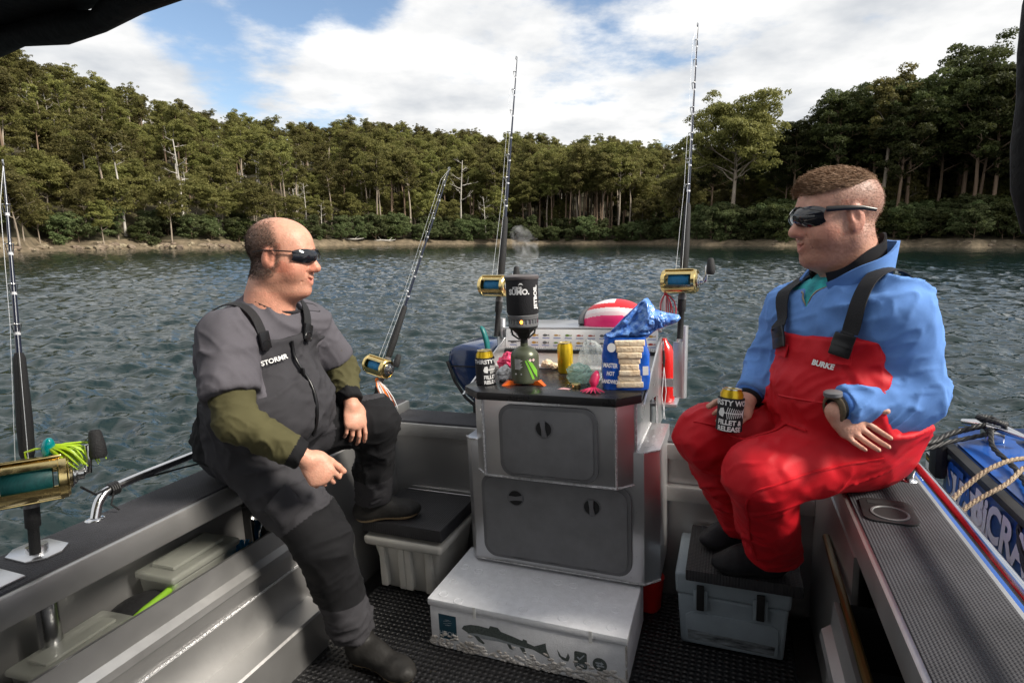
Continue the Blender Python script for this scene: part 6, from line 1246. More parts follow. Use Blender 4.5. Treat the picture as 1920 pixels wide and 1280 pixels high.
def hand(o, fwd, dorsal, thumb_side, s, curl, arm, thumb=(0.55, 0.75, -0.35), thumb_bend=0.3, spread=0.06):
    """wrist at o; fwd along the fingers, dorsal out of the back; curl = bend angles of the three joints for four fingers"""
    x = v3(fwd) / np.linalg.norm(fwd); z = v3(dorsal) - (v3(dorsal) @ x) * x; z /= np.linalg.norm(z); y = np.cross(z, x) * thumb_side; A = np.stack([x, y, z]); o = v3(o)
    def W(p): return o + (v3(p) * s) @ A
    palm = [elli(W((0.048, 0.002, 0)), v3((0.050, 0.041, 0.0170)) * s, A), elli(W((0.072, 0, 0.001)), v3((0.022, 0.040, 0.0140)) * s, A), cone(o - v3(arm) / np.linalg.norm(arm) * 0.06 * s, W((0.012, 0, 0)), 0.029 * s, 0.026 * s), elli(W((0.034, 0.026, -0.010)), v3((0.032, 0.018, 0.016)) * s, A)]
    fing = []; tips = []
    for i, (y0, ln) in enumerate(((0.0315, 0.084), (0.0106, 0.093), (-0.0106, 0.087), (-0.0305, 0.070))):
        p = v3((0.082 - 0.004 * abs(i - 1), y0, 0.001)); ang_ = 0.0; c = curl[i] if hasattr(curl[0], '__len__') else curl; sp = spread * (1.5 - i)
        for j, fr in enumerate((0.46, 0.30, 0.24)):
            ang_ += c[j]; d = v3((math.cos(ang_) * math.cos(sp), math.sin(sp) * math.cos(ang_), -math.sin(ang_))); q = p + d * ln * fr; r0 = 0.0088 - 0.0008 * j - (0.001 if i == 3 else 0); fing.append(cone(W(p), W(q), r0 * s, (r0 - 0.0009) * s)); p = q
        tips.append(W(p))
    p = v3((0.028, 0.034, -0.010)); d = v3(thumb); d /= np.linalg.norm(d); th_ = []
    for j, (ln, r0) in enumerate(((0.034, 0.0125), (0.032, 0.0112), (0.026, 0.0098))):
        q = p + d * ln; th_.append(cone(W(p), W(q), r0 * s, (r0 - 0.001) * s)); p = q; d = d + v3((thumb_bend, -thumb_bend * 0.6, -0.1)); d /= np.linalg.norm(d)
    fp, ffi, ft_ = U(palm, 0.016 * s), U(fing, 0.0016 * s), U(th_, 0.004 * s)
    def f(X): return smin(smin(fp(X), ffi(X), 0.008 * s), ft_(X), 0.009 * s)
    return f, o + x * 0.07 * s
def glasses(P, W, lens_m, arm_m, wrap, zc, h, thick_arm, name='sunglasses', tall=1.0):
    root = None; xc, R, ey = 0.008, 0.111, 0.80
    def at_(ph, z, off=0): return W((xc + (R + off) * math.cos(ph) - 0.010 * (abs(z - zc) / 0.02) ** 2, (R + off) * math.sin(ph) * ey, z))
    fr = MB()
    for q in (1, -1):
        tops = [at_(q * rad(a), zc + h * (0.52 - 0.10 * k), 0.001) for k, a in enumerate((6, 20, 36, 50, wrap))]; fr.tube(tops, thick_arm * 0.8, 6)
        e = at_(q * rad(wrap), zc + h * 0.30); ear = W((-0.022, q * 0.0860, zc + 0.012)); tip = W((-0.058, q * 0.0840, zc + 0.004))
        fr.tube([e, (v3(e) * 0.5 + v3(ear) * 0.5) + v3(W((0, q * 0.006, 0.001))) - v3(W((0, 0, 0))), ear, tip], [thick_arm * 1.3, thick_arm * 1.15, thick_arm, thick_arm * 0.8], 8, flat=tall)
    fr.tube([at_(rad(-6), zc + h * 0.5, 0.001), at_(0, zc + h * 0.42, 0.004), at_(rad(6), zc + h * 0.5, 0.001)], thick_arm, 6); root = P.part(fr, name, arm_m)
    for q in (1, -1):
        vs = []; fs = []; na_, nb_ = 12, 7
        for layer in (0, 0.0025):
            for i in range(na_):
                for j in range(nb_):
                    u_, w_ = i / (na_ - 1), j / (nb_ - 1) * 2 - 1; ph = q * rad(7 + (wrap - 7) * u_); hh = h * 0.5 * (0.62 + 0.55 * math.sin(math.pi * (0.16 + 0.66 * u_)) - 0.25 * u_ * u_); vs.append(at_(ph, zc + (hh * w_ if w_ < 0 else hh * 0.9 * w_) + 0.001, layer))
        n_ = na_ * nb_
        for i in range(na_ - 1):
            for j in range(nb_ - 1):
                a = i * nb_ + j; fs += [(a, a + 1, a + nb_ + 1, a + nb_), (n_ + a, n_ + a + nb_, n_ + a + nb_ + 1, n_ + a + 1)]
        P.part(MB().add(vs, fs), 'lens', lens_m, 60, root)
def boot_prims(heel, toe, top, s=1.0, up=(0, 0, 1)):
    h_, t_, k_ = v3(heel), v3(toe), v3(top); d = t_ - h_; L_ = np.linalg.norm(d); d /= L_; z = v3(up); y = np.cross(z, d); A = np.stack([d, y, z])
    P = [elli(h_ + d * 0.06 + z * 0.045, (0.065, 0.046, 0.050), A), elli(h_ + d * (L_ - 0.075) + z * 0.034, (0.078, 0.052, 0.040), A), cone(h_ + d * 0.06 + z * 0.045, h_ + d * (L_ - 0.08) + z * 0.035, 0.045, 0.040), cone(h_ + d * 0.065 + z * 0.06, k_, 0.052, 0.062), elli(h_ + d * 0.13 + z * 0.065, (0.07, 0.042, 0.045), A)]
    f0 = U(P, 0.03)
    def f(X): return smax(f0(X), -((X - h_) @ z) , 0.006)
    return f, (lambda C: (((C - h_) @ z) < 0.022).astype(int) * 1), h_
def bbox(pts, m): P = np.array(pts, float); return P.min(0) - m, P.max(0) + m
m_teeth = mat('teeth', (0.62, 0.58, 0.50), 0.3)
m_lens = mat('dark lens', (0.010, 0.011, 0.015), 0.06, coat=0.6); m_frame = mat('black frame', (0.010, 0.010, 0.011), 0.3)
m_web = mat('black webbing', (0.010, 0.010, 0.012), 0.75, bump=0.4, bscale=400); m_buckle = mat('black buckle', (0.008, 0.008, 0.009), 0.3)
def fabric(name, c, var=0.10, bs=900, rough=0.85, b=0.25, crease=0.55, csc=11.0):
    m = mat(name, c, rough, var=var, vscale=9, bump=b, bscale=bs, spec=0.25, detail=7)
    t = m.node_tree; n = t.nodes.new; l = t.links.new; bs_ = t.nodes['Principled BSDF']; co = n('ShaderNodeTexCoord').outputs['Object']
    if any(x.type == 'BUMP' and x.label == 'crease' for x in t.nodes): return m
    wn = n('ShaderNodeTexNoise'); wn.inputs['Scale'].default_value = 5; l(co, wn.inputs['Vector']); va = n('ShaderNodeVectorMath'); va.operation = 'MULTIPLY_ADD'; l(wn.outputs['Color'], va.inputs[0]); va.inputs[1].default_value = (0.16, 0.16, 0.16); l(co, va.inputs[2])
    mp_ = n('ShaderNodeMapping'); mp_.inputs['Rotation'].default_value = (0.5, 0.6, 0.3); mp_.inputs['Scale'].default_value = (1.0, 0.42, 1.0); l(va.outputs[0], mp_.inputs[0])
    rn = n('ShaderNodeTexNoise'); rn.noise_type = 'RIDGED_MULTIFRACTAL'; rn.inputs['Scale'].default_value = csc; rn.inputs['Detail'].default_value = 2.5; rn.inputs['Roughness'].default_value = 0.42; l(mp_.outputs[0], rn.inputs['Vector'])
    bp = n('ShaderNodeBump'); bp.label = 'crease'; bp.inputs['Strength'].default_value = crease; bp.inputs['Distance'].default_value = 0.035; l(rn.outputs['Fac'], bp.inputs['Height'])
    old = bs_.inputs['Normal'].links
    if old: l(old[0].from_socket, bp.inputs['Normal'])
    l(bp.outputs[0], bs_.inputs['Normal']); return m
def hair_mat(name, c1, c2): return mat(name, c1, 0.65, col2=c2, vscale=70, spec=0.25)

# ------------------------------------------------------------------ the man in grey, sitting on the left gunwale
def man_grey():
    P = Person('person in grey t-shirt and charcoal bib waders sitting on the left gunwale', (-1.70, 1.56, GZ)); skin = skin_mat('fair ruddy skin', (0.56, 0.30, 0.21))
    ft = v3((0.965, -0.26, 0)); lt = v3((0.26, 0.965, 0)); TA = np.stack([ft, lt, v3((0, 0, 1))])
    SN, EN, WN = v3((-1.545, 1.350, 1.320)), v3((-1.425, 1.272, 1.065)), v3((-1.262, 1.372, 0.932)); SF, EF, WF = v3((-1.525, 1.755, 1.325)), v3((-1.475, 1.845, 1.105)), v3((-1.372, 1.764, 0.998))
    HN, KN, AN = v3((-1.585, 1.465, 0.895)), v3((-1.345, 1.500, 0.565)), v3((-1.345, 1.615, 0.15)); HF, KF, AF = v3((-1.63, 1.65, 0.90)), v3((-1.362, 1.890, 0.895)), v3((-1.505, 2.035, 0.48))
    torso = [elli((-1.665, 1.56, 0.915), (0.165, 0.195, 0.140), TA), elli((-1.560, 1.540, 1.045), (0.205, 0.210, 0.175), TA), elli((-1.605, 1.55, 1.225), (0.150, 0.200, 0.180), TA), cone(SN + v3((0, 0.03, -0.015)), SF - v3((0, 0.03, 0.015)), 0.078, 0.078), cone((-1.555, 1.555, 1.33), (-1.525, 1.565, 1.43), 0.088, 0.066)]
    armN = [cone(SN, EN, 0.074, 0.055), cone(EN, WN, 0.054, 0.036)]; armF = [cone(SF, EF, 0.074, 0.055), cone(EF, WF, 0.054, 0.036)]
    legs = [cone(HN, KN, 0.125, 0.090), cone(KN, AN, 0.084, 0.062), cone(HF, KF, 0.125, 0.088), cone(KF, AF, 0.082, 0.060)]
    ho = (-1.462, 1.578, 1.566); hf = (0.950, 0.295, -0.10); hu = (0.10, 0.02, 1); hs = 1.06
    fh, W, A, fb = head_parts(ho, hf, hu, hs, 1.12)
    V, F = surfnet(fh, *bbox([ho], 0.30), 0.0036); headV = V; hq = (V - v3(ho)) @ A.T / hs; tints = [head_tint(V, ho, A, hs, 0.30, (0.62, 0.52, 0.45), 0.8) * (1 - (0.80 * hair_density(hq, 'clipped'))[:, None] * (1 - np.array([0.16, 0.20, 0.22])))]; keep = [V]; FF = [F]; off = len(V)
    body = U(torso + armN + armF + legs, 0.05, -0.022)
    Vb, Fb = surfnet(body, (-2.0, 1.1, 0.05), (-1.1, 2.2, 1.47), 0.016); keep.append(Vb); FF.append(Fb + off); off += len(Vb); tints.append(np.ones((len(Vb), 3)))
    # near hand: loosely closed, thumb down along the thigh; far hand hangs relaxed over the knee
    fn, cn_ = hand(WN, (0.50, 0.22, -0.84), (0.58, -0.72, 0.22), 1, 1.08, [(0.55, 0.9, 0.6), (0.75, 1.0, 0.7), (0.9, 1.1, 0.7), (1.0, 1.1, 0.7)], WN - EN, (0.95, 0.30, -0.35), 0.1)
    ff_, cf_ = hand(WF, (0.28, -0.22, -0.93), (0.80, -0.45, 0.35), 1, 1.06, [(0.25, 0.45, 0.35), (0.35, 0.5, 0.4), (0.45, 0.55, 0.4), (0.5, 0.6, 0.4)], WF - EF, (0.75, 0.55, -0.30), 0.1)
    for fx, c in ((fn, cn_), (ff_, cf_)):
        Vh, Fh = surfnet(fx, *bbox([c], 0.14), 0.0036); keep.append(Vh); FF.append(Fh + off); off += len(Vh); tt = np.ones((len(Vh), 3)); tt *= 1 - 0.25 * fbm(Vh * 60, 2, 4)[:, None] * np.array([0.05, 0.5, 0.5]); tints.append(tt)
    P.mesh('body', np.concatenate(keep), np.concatenate(FF), skin, None, None, np.concatenate(tints))
    # hair: clipped sides and back, thin on the crown, bare brow
    hd = hair_density(hq, 'clipped'); strands(P, 'hair', hair_mat('clipped brown hair', (0.040, 0.026, 0.020), (0.120, 0.085, 0.066)), fh, headV, hd + 1e-6 * (hd > 0.02), 0.0050, v3((-0.35, 0, -0.75)), A, 14000, 4, 0.0006, 0.25)
    P.part(MB().tube([tuple(W((0.0835, y_, -0.0675 + 9 * y_ * y_))) for y_ in np.linspace(-0.017, 0.017, 9)], 0.0062, 8), 'teeth', m_teeth)
    glasses(P, W, m_lens, m_frame, 58, 0.010, 0.042, 0.0019)
    # clothes
    tee = fabric('faded grey cotton', (0.088, 0.083, 0.096)); olive = fabric('olive knit', (0.072, 0.066, 0.030)); char = fabric('charcoal shell', (0.038, 0.037, 0.042), 0.12); black = fabric('black shell', (0.0085, 0.0085, 0.010), 0.2); greyp = fabric('grey panel', (0.060, 0.057, 0.060))
    ft0 = U(torso, 0.06, 0.006); slv = U([cone(SN + v3((0, 0.03, 0)), SN + (EN - SN) * 0.72, 0.084, 0.088), cone(SF - v3((0, 0.03, 0)), SF + (EF - SF) * 0.70, 0.084, 0.080)], 0.05)
    neck = W((-0.030, 0, -0.150)); nd = v3(W((0, 0, 1))) - v3(W((0, 0, 0))) + 0.42 * (v3(W((1, 0, 0))) - v3(W((0, 0, 0)))); nd /= np.linalg.norm(nd)
    def cutcap(X, p, d, k=0.004): return (X - p) @ d
    dN = (EN - SN) / np.linalg.norm(EN - SN); dF = (EF - SF) / np.linalg.norm(EF - SF)
    def ftee(X):
        s_ = slv(X); s_ = smax(s_, np.where(X[:, 1] < 1.55, cutcap(X, SN + dN * 0.205, dN), cutcap(X, SF + dF * 0.20, dF)), 0.006)
        d = smin(ft0(X), s_, 0.05); return smax(smax(d, 0.93 - X[:, 2], 0.01), (X - neck) @ nd, 0.008)
    P.cloth('t_shirt', ftee, (-1.98, 1.12, 0.90), (-1.15, 1.98, 1.52), tee, 0.0065, 0.014, 13, (0.5, 0.3, -0.8), 3)
    ncr = []                                       # ribbed collar where the shirt meets the neck
    for a in np.linspace(0, 2 * math.pi, 33):
        e1 = np.cross(nd, lt); e1 /= np.linalg.norm(e1); e2 = np.cross(nd, e1); p = v3(neck) - nd * 0.004; d = e1 * math.cos(a) + e2 * math.sin(a)
        q = p + d * np.linspace(0.03, 0.2, 60)[:, None]; dv = ft0(q); ncr.append(q[np.argmax(dv > 0)] if (dv > 0).any() else q[-1])
    P.part(MB().tube([tuple(q) for q in ncr], 0.0065, 8, False), 'shirt_collar', fabric('dark collar rib', (0.022, 0.021, 0.024)))
    fsN = U([cone(SN + (EN - SN) * 0.55, EN, 0.070, 0.061), cone(EN, WN, 0.061, 0.044)], 0.03); dW = (WN - EN) / np.linalg.norm(WN - EN)
    fsF = U([cone(SF + (EF - SF) * 0.55, EF, 0.072, 0.064), cone(EF, WF, 0.060, 0.044)], 0.03); dWF = (WF - EF) / np.linalg.norm(WF - EF)
    P.cloth('long_sleeve', lambda X: smax(fsN(X), (X - WN + dW * 0.012) @ dW, 0.005), *bbox([SN, EN, WN], 0.11), [olive, black], 0.0055, 0.011, 16, (0.5, -0.6, 0.6), 5, lambda C: (((C - WN) @ dW) > -0.048).astype(int))
    P.cloth('long_sleeve', lambda X: smax(fsF(X), (X - WF + dWF * 0.012) @ dWF, 0.005), *bbox([SF, EF, WF], 0.11), [olive, black], 0.0055, 0.011, 16, (0.5, -0.6, 0.6), 6, lambda C: (((C - WF) @ dWF) > -0.048).astype(int))
    fto = U(torso, 0.06, 0.018); fl1 = U([cone(HN, KN, 0.128, 0.096), cone(KN, AN, 0.090, 0.084)], 0.035); fl2 = U([cone(HF, KF, 0.126, 0.096), cone(KF, AF, 0.088, 0.080)], 0.035); flg = lambda X: np.minimum(fl1(X), fl2(X))
    tc_ = v3((-1.60, 1.55, 0))
    def fbib(X):
        s_ = (X - tc_) @ ft; hb = 1.085 + 0.205 * np.clip((s_ - 0.015) / 0.075, 0, 1); t_ = smax(fto(X), (X[:, 2] - hb) * 0.7, 0.006); d = smin(smin(t_, fl1(X), 0.05), smin(t_, fl2(X), 0.05), 0.006)
        return smax(smax(d, np.where(X[:, 1] < 1.80, 0.13 - X[:, 2], -1), 0.008), np.where((X[:, 1] > 1.80) & (X[:, 2] < 0.7), 0.455 - X[:, 2], -1), 0.008)
    ch_ = 0.0
    def zone(C):
        lo_ = np.zeros(len(C), int); u1 = (KN - HN) / np.linalg.norm(KN - HN); near = C[:, 1] < 1.75
        lo_[(((C - KN) @ u1) > -0.10) & near & (C[:, 2] < 0.70)] = 1; lo_[near & (C[:, 2] < 0.30)] = 0
        lo_[(C[:, 1] > 1.70) & (C[:, 0] > -1.52) & (C[:, 2] < 0.99)] = 1; lo_[(C[:, 1] > 1.80) & (C[:, 2] < 0.60)] = 0
        s_ = (C - tc_) @ ft; lo_[(C[:, 2] > 0.86) & (s_ < -0.02) & (C[:, 1] < 1.75)] = 1; return lo_
    ov = P.cloth('bib_overalls', fbib, (-2.0, 1.15, 0.08), (-1.10, 2.25, 1.36), [char, black], 0.007, 0.015, 13, (0.75, 0.5, 0.25), 9, zone)
    surf = lambda X: smin(smin(fto(X), flg(X), 0.05), ftee(X) - 0.002, 0.01)
    # straps, buckles, zip, pocket and chest lettering
    for side, pts in ((-1, [(-1.46, 1.425, 1.285), (-1.475, 1.42, 1.34), (-1.535, 1.425, 1.405), (-1.62, 1.43, 1.395), (-1.70, 1.455, 1.32), (-1.74, 1.49, 1.20), (-1.75, 1.53, 1.08)]), (1, [(-1.43, 1.60, 1.285), (-1.44, 1.625, 1.34), (-1.50, 1.655, 1.405), (-1.60, 1.66, 1.395), (-1.69, 1.64, 1.32), (-1.74, 1.58, 1.20), (-1.75, 1.55, 1.08)])):
        mb, Pp, Nn, T_, Sd = ribbon(surf, pts, 0.036, 0.006); st = P.part(mb, 'strap', m_web, 40)
        bk = MB(); bk.box((-0.021, -0.030, 0.003), (0.021, 0.030, 0.011), 0.004, Matrix(((*[0] * 0, Sd[2][0], T_[2][0] / np.linalg.norm(T_[2]), Nn[2][0], Pp[2][0]), (Sd[2][1], T_[2][1] / np.linalg.norm(T_[2]), Nn[2][1], Pp[2][1]), (Sd[2][2], T_[2][2] / np.linalg.norm(T_[2]), Nn[2][2], Pp[2][2]), (0, 0, 0, 1)))); P.part(bk, 'buckle', m_buckle, 40, st)
        bk = MB().tube([tuple(Pp[0] + Sd[0] * 0.016 * math.cos(a) + T_[0] / np.linalg.norm(T_[0]) * 0.016 * math.sin(a) + Nn[0] * 0.009) for a in np.linspace(0, 6.28, 15)], 0.0035, 6); P.part(bk, 'd_ring', m_buckle, 60, st)
    bo = lambda X: fbib(X) - 0.004
    zp = to_surface(bo, spline([(-1.425, 1.53, 1.28), (-1.39, 1.53, 1.20), (-1.35, 1.525, 1.10), (-1.34, 1.52, 1.02), (-1.36, 1.52, 0.95)], 30), 0.004); P.part(MB().tube([tuple(q) for q in zp], 0.0055, 6), 'zip', m_buckle, 60, ov)
    P.part(MB().box((-0.008, -0.004, -0.028), (0.008, 0.004, 0.0), 0.003, Matrix.Translation(tuple(zp[8] + v3((0.012, -0.006, 0))))), 'zip_pull', m_buckle, 60, ov)
    n0 = v3((0.70, -0.70, 0.08)); n0 /= np.linalg.norm(n0); xr = np.cross(v3((0, 0, 1)), n0); xr /= np.linalg.norm(xr); yr = np.cross(n0, xr); c0 = v3((-1.413, 1.430, 1.228))
    ML = Matrix(((xr[0], yr[0], n0[0], c0[0]), (xr[1], yr[1], n0[1], c0[1]), (xr[2], yr[2], n0[2], c0[2]), (0, 0, 0, 1))) @ Matrix.Rotation(rad(10), 4, 'Z')
    v, f = text_mesh('STORMR', 0.022, ML @ Matrix.Translation((0.006, 0, 0)), bold=0.0006); v2, f2 = [ML @ Vector(q) for q in ((-0.058, 0.009, 0), (-0.044, 0.009, 0), (-0.044, -0.002, 0), (-0.051, -0.011, 0), (-0.058, -0.002, 0))], [(4, 3, 2, 1, 0)]
    P.part(drape(bo, v, f, 0.012, n0), 'chest_lettering', m_print, None, ov); P.part(drape(bo, v2, f2, 0.012, n0), 'chest_badge', m_print, None, ov)
    P.part(patch(bo, (-1.40, 1.40, 0.735), (0.35, 0.10, -0.50), (0.45, 0.35, 0.60), 0.16, 0.13, 0.004, 0.006, 9, 0.010), 'cargo_pocket', char, 60, ov)
    # boots
    bootm = fabric('scuffed rubber boot', (0.020, 0.019, 0.018), 0.35, 60, 0.55, 0.2); sole = mat('tan sole edge', (0.30, 0.215, 0.12), 0.7, var=0.2, vscale=30)
    for heel, toe, top, up in (((-1.385, 1.640, 0.002), (-1.065, 1.585, 0.002), AN + v3((0, 0, 0.04)), (0, 0, 1)), ((-1.600, 2.005, 0.362), (-1.335, 2.150, 0.362), AF + v3((0, 0, 0.05)), (0, 0, 1))):
        fbt, zn, h0 = boot_prims(heel, toe, top); V, F = surfnet(fbt, *bbox([heel, toe, top], 0.11), 0.006); P.mesh('boot', V, F, [bootm, sole], ((V[F].mean(1)[:, 2] - heel[2]) < 0.020).astype(int))
    return P
man_grey()

# ------------------------------------------------------------------ the man in blue and red, sitting on the right gunwale
def man_red():
    P = Person('person in blue jumper and red bib overalls sitting on the right gunwale holding a can', (0.46, 2.03, GZ)); skin = skin_mat('fair skin', (0.55, 0.31, 0.23))
    ft = v3((-0.60, -0.80, 0)); rt = v3((-0.80, 0.60, 0)); TA = np.stack([ft, rt, v3((0, 0, 1))])
    SN, EN, WN = v3((0.430, 1.845, 1.340)), v3((0.488, 1.890, 1.105)), v3((0.262, 1.735, 1.085)); SF, EF, WF = v3((0.195, 2.085, 1.345)), v3((0.128, 2.130, 1.130)), v3((0.052, 1.985, 1.030))
    HN, KN, AN = v3((0.325, 1.93, 0.905)), v3((0.085, 1.770, 0.860)), v3((0.145, 2.050, 0.49)); HF, KF, AF = v3((0.34, 2.10, 0.905)), v3((-0.080, 1.985, 0.895)), v3((0.065, 2.235, 0.48))
    torso = [elli((0.355, 2.04, 0.925), (0.150, 0.175, 0.145), TA), elli((0.335, 1.975, 1.075), (0.195, 0.205, 0.165), TA), elli((0.345, 1.985, 1.250), (0.160, 0.200, 0.180), TA), cone(SN * 0.9 + SF * 0.1 - v3((0, 0, 0.012)), SF * 0.9 + SN * 0.1 - v3((0, 0, 0.012)), 0.084, 0.084), cone((0.345, 1.985, 1.35), (0.320, 1.975, 1.45), 0.098, 0.074)]
    armN = [cone(SN, EN, 0.080, 0.060), cone(EN, WN, 0.058, 0.037)]; armF = [cone(SF, EF, 0.080, 0.058), cone(EF, WF, 0.056, 0.037)]
    ho = (0.283, 1.965, 1.607); hf = (-0.935, -0.345, -0.03); hu = (-0.04, -0.02, 1); hs = 1.10
    fh, W, A, fb = head_parts(ho, hf, hu, hs, 1.08)
    V, F = surfnet(fh, *bbox([ho], 0.31), 0.0036); headV = V; hq = (V - v3(ho)) @ A.T / hs; tints = [head_tint(V, ho, A, hs, 0.62, (0.42, 0.34, 0.29), 0.55) * (1 - (0.62 * hair_density(hq, 'short'))[:, None] * (1 - np.array([0.34, 0.36, 0.36])))]; keep = [V]; FF = [F]; off = len(V)
    body = U(torso + armN + armF + [cone(HN, KN, 0.11, 0.085), cone(KN, AN, 0.08, 0.058), cone(HF, KF, 0.11, 0.085), cone(KF, AF, 0.08, 0.058)], 0.05, -0.022)
    Vb, Fb = surfnet(body, (-0.3, 1.55, 0.36), (0.80, 2.45, 1.48), 0.016); keep.append(Vb); FF.append(Fb + off); off += len(Vb); tints.append(np.ones((len(Vb), 3)))
    # near hand palm up on the thigh; far hand wrapped round the can
    fn, cn_ = hand(WN, (0.66, 0.10, -0.62), (0.30, 0.62, -0.50), -1, 1.0, [(0.22, 0.35, 0.3), (0.30, 0.4, 0.3), (0.36, 0.45, 0.35), (0.42, 0.5, 0.4)], WN - EN, (0.80, 0.62, 0.0), 0.05, 0.035)
    CAN = v3((-0.012, 1.885, 0.955)); 
    ff_, cf_ = hand(WF, (-0.30, -0.93, -0.10), (0.90, -0.25, 0.10) if False else (0.72, 0.05, 0.65), -1, 1.06, [(0.55, 0.9, 0.6), (0.6, 0.95, 0.65), (0.65, 1.0, 0.65), (0.7, 1.0, 0.65)], WF - EF, (0.75, 0.40, -0.55), 0.15)
    for fx, c in ((fn, cn_), (ff_, cf_)):
        Vh, Fh = surfnet(fx, *bbox([c], 0.14), 0.0036); keep.append(Vh); FF.append(Fh + off); off += len(Vh); tt = np.ones((len(Vh), 3)); tt *= 1 - 0.25 * fbm(Vh * 60, 2, 4)[:, None] * np.array([0.05, 0.5, 0.5]); tints.append(tt)
    P.mesh('body', np.concatenate(keep), np.concatenate(FF), skin, None, None, np.concatenate(tints))
    def Lc(X): return (X - v3(ho)) @ A.T / hs
    hd = hair_density(hq, 'short'); zt = hq[:, 2]
    def topf(X):
        q = Lc(X); x, y, z = q.T; th = 0.004 + 0.010 * np.clip((x + 0.03) / 0.10, 0, 1); d = fb(X) - th * hs; low = (0.078 - 0.012 * np.clip((x - 0.03) / 0.05, 0, 1) + 0.012 * np.clip(-x / 0.06, 0, 1) - z + 0.010 * (fbm(q * 50, 2, 4) - 0.5)) * hs; fr = (x - 0.094 - 0.012 * (fbm(q * 60, 2, 9) - 0.5)) * hs
        return smax(smax(d, low, 0.014), fr, 0.014)
    V, F = surfnet(topf, *bbox([ho], 0.18), 0.0036); q = Lc(V); V = V + grad(topf, V) * (0.006 * (fbm(q * np.array([26, 80, 40]), 3, 18) - 0.5))[:, None]
    top_m = hair_mat('short brown hair', (0.165, 0.096, 0.056), (0.265, 0.162, 0.098)); th_ = P.mesh('top_hair', V, F, top_m); qt = Lc(V)
    strands(P, 'top_hair_strands', top_m, topf, V, np.clip((qt[:, 2] - 0.06) / 0.03, 0.02, 1), 0.016, v3((0.90, 0.05, 0.06)), A, 12000, 14, 0.0006, 0.20).parent = th_
    strands(P, 'side_hair', hair_mat('clipped ginger hair', (0.25, 0.155, 0.105), (0.34, 0.22, 0.155)), fh, headV, hd + 1e-9, 0.0048, v3((-0.5, 0, -0.6)), A, 6000, 15, 0.0004, 0.12)
    P.part(MB().tube([tuple(W((0.0835, y_, -0.0675 + 9 * y_ * y_))) for y_ in np.linspace(-0.017, 0.017, 9)], 0.0062, 8), 'teeth', m_teeth)
    glasses(P, W, m_lens, m_frame, 56, 0.010, 0.052, 0.0030, tall=2.0)
    blue = fabric('blue fleece', (0.120, 0.255, 0.58), 0.10, 700); red = fabric('red oilskin', (0.50, 0.008, 0.016), 0.08, 500, 0.55, 0.15); inner = fabric('black inner jacket', (0.012, 0.012, 0.014)); teal = mat('teal patterned shirt', (0.01, 0.16, 0.20), 0.8, col2=(0.03, 0.40, 0.42), vscale=30)
    ft0 = U(torso, 0.06, 0.010); fs = U([cone(SN, EN, 0.090, 0.082), cone(EN, WN, 0.080, 0.052), cone(SF, EF, 0.084, 0.072), cone(EF, WF, 0.070, 0.052)], 0.035)
    dWN = (WN - EN) / np.linalg.norm(WN - EN); dWF = (WF - EF) / np.linalg.norm(WF - EF); neck = v3(W((-0.04, 0, -0.145))); nd = v3(W((0.42, 0, 1))) - v3(W((0, 0, 0))); nd /= np.linalg.norm(nd)
    vx = v3(W((0.06, 0, -0.24))); fwd = A[0]; lat = A[1]
    def fj(X):
        d = smin(ft0(X), fs(X), 0.045); d = smax(d, 0.96 - X[:, 2], 0.01)
        near = X[:, 0] > 0.2; d = smax(d, np.where(near & (X[:, 2] < 1.2), (X - WN + dWN * 0.03) @ dWN, -1), 0.005); d = smax(d, np.where(~near & (X[:, 2] < 1.2), (X - WF + dWF * 0.03) @ dWF, -1), 0.005)
        d = smax(d, (X - neck) @ nd, 0.01)
        w_ = X - vx; wedge = np.minimum((w_[:, 2]) * 0.42 - np.abs(w_ @ rt), (w_ @ ft) + 0.02) * 0.8     # the open quarter zip
        return smax(d, wedge, 0.006)
    jp = P.cloth('jumper', fj, (-0.08, 1.55, 0.93), (0.82, 2.35, 1.52), blue, 0.0065, 0.016, 13, (0.6, -0.5, 0.6), 13)
    fu = U(torso, 0.06, 0.001)
    P.cloth('undershirt', lambda X: smax(smax(fu(X), 1.15 - X[:, 2], 0.01), (X - neck - nd * 0.02) @ nd, 0.006), (0.05, 1.75, 1.1), (0.65, 2.25, 1.52), teal, 0.009, 0.004, 12)
    # standing collars: the black inner one round the neck, the blue one folded open outside it
    def collar(r0, r1, z0, z1, tilt, gap, m, name, th=0.006, seed=0):
        c0 = v3(W((-0.042, 0, -0.150))); up_ = v3(W((0.10, 0, 1))) - v3(W((0, 0, 0))); up_ /= np.linalg.norm(up_); e1 = fwd - (fwd @ up_) * up_; e1 /= np.linalg.norm(e1); e2 = np.cross(up_, e1); vs = []; fs_ = []; na_, nb_ = 40, 6
        for lay in (0, 1):
            for i in range(na_):
                a = rad(gap) + (2 * math.pi - 2 * rad(gap)) * i / (na_ - 1); opn = abs(math.cos(a / 2)) ** 6
                for j in range(nb_):
                    q = j / (nb_ - 1); r_ = r0 + (r1 - r0) * q + lay * th + 0.012 * opn * q; zz_ = z0 + (z1 - z0) * q * (1 - 0.30 * opn) - 0.035 * math.cos(a) * (1 if True else 0) + 0.004 * math.sin(a * 5 + seed)
                    vs.append(c0 + e1 * math.cos(a) * r_ + e2 * math.sin(a) * r_ * 1.02 + up_ * zz_)
        n_ = na_ * nb_
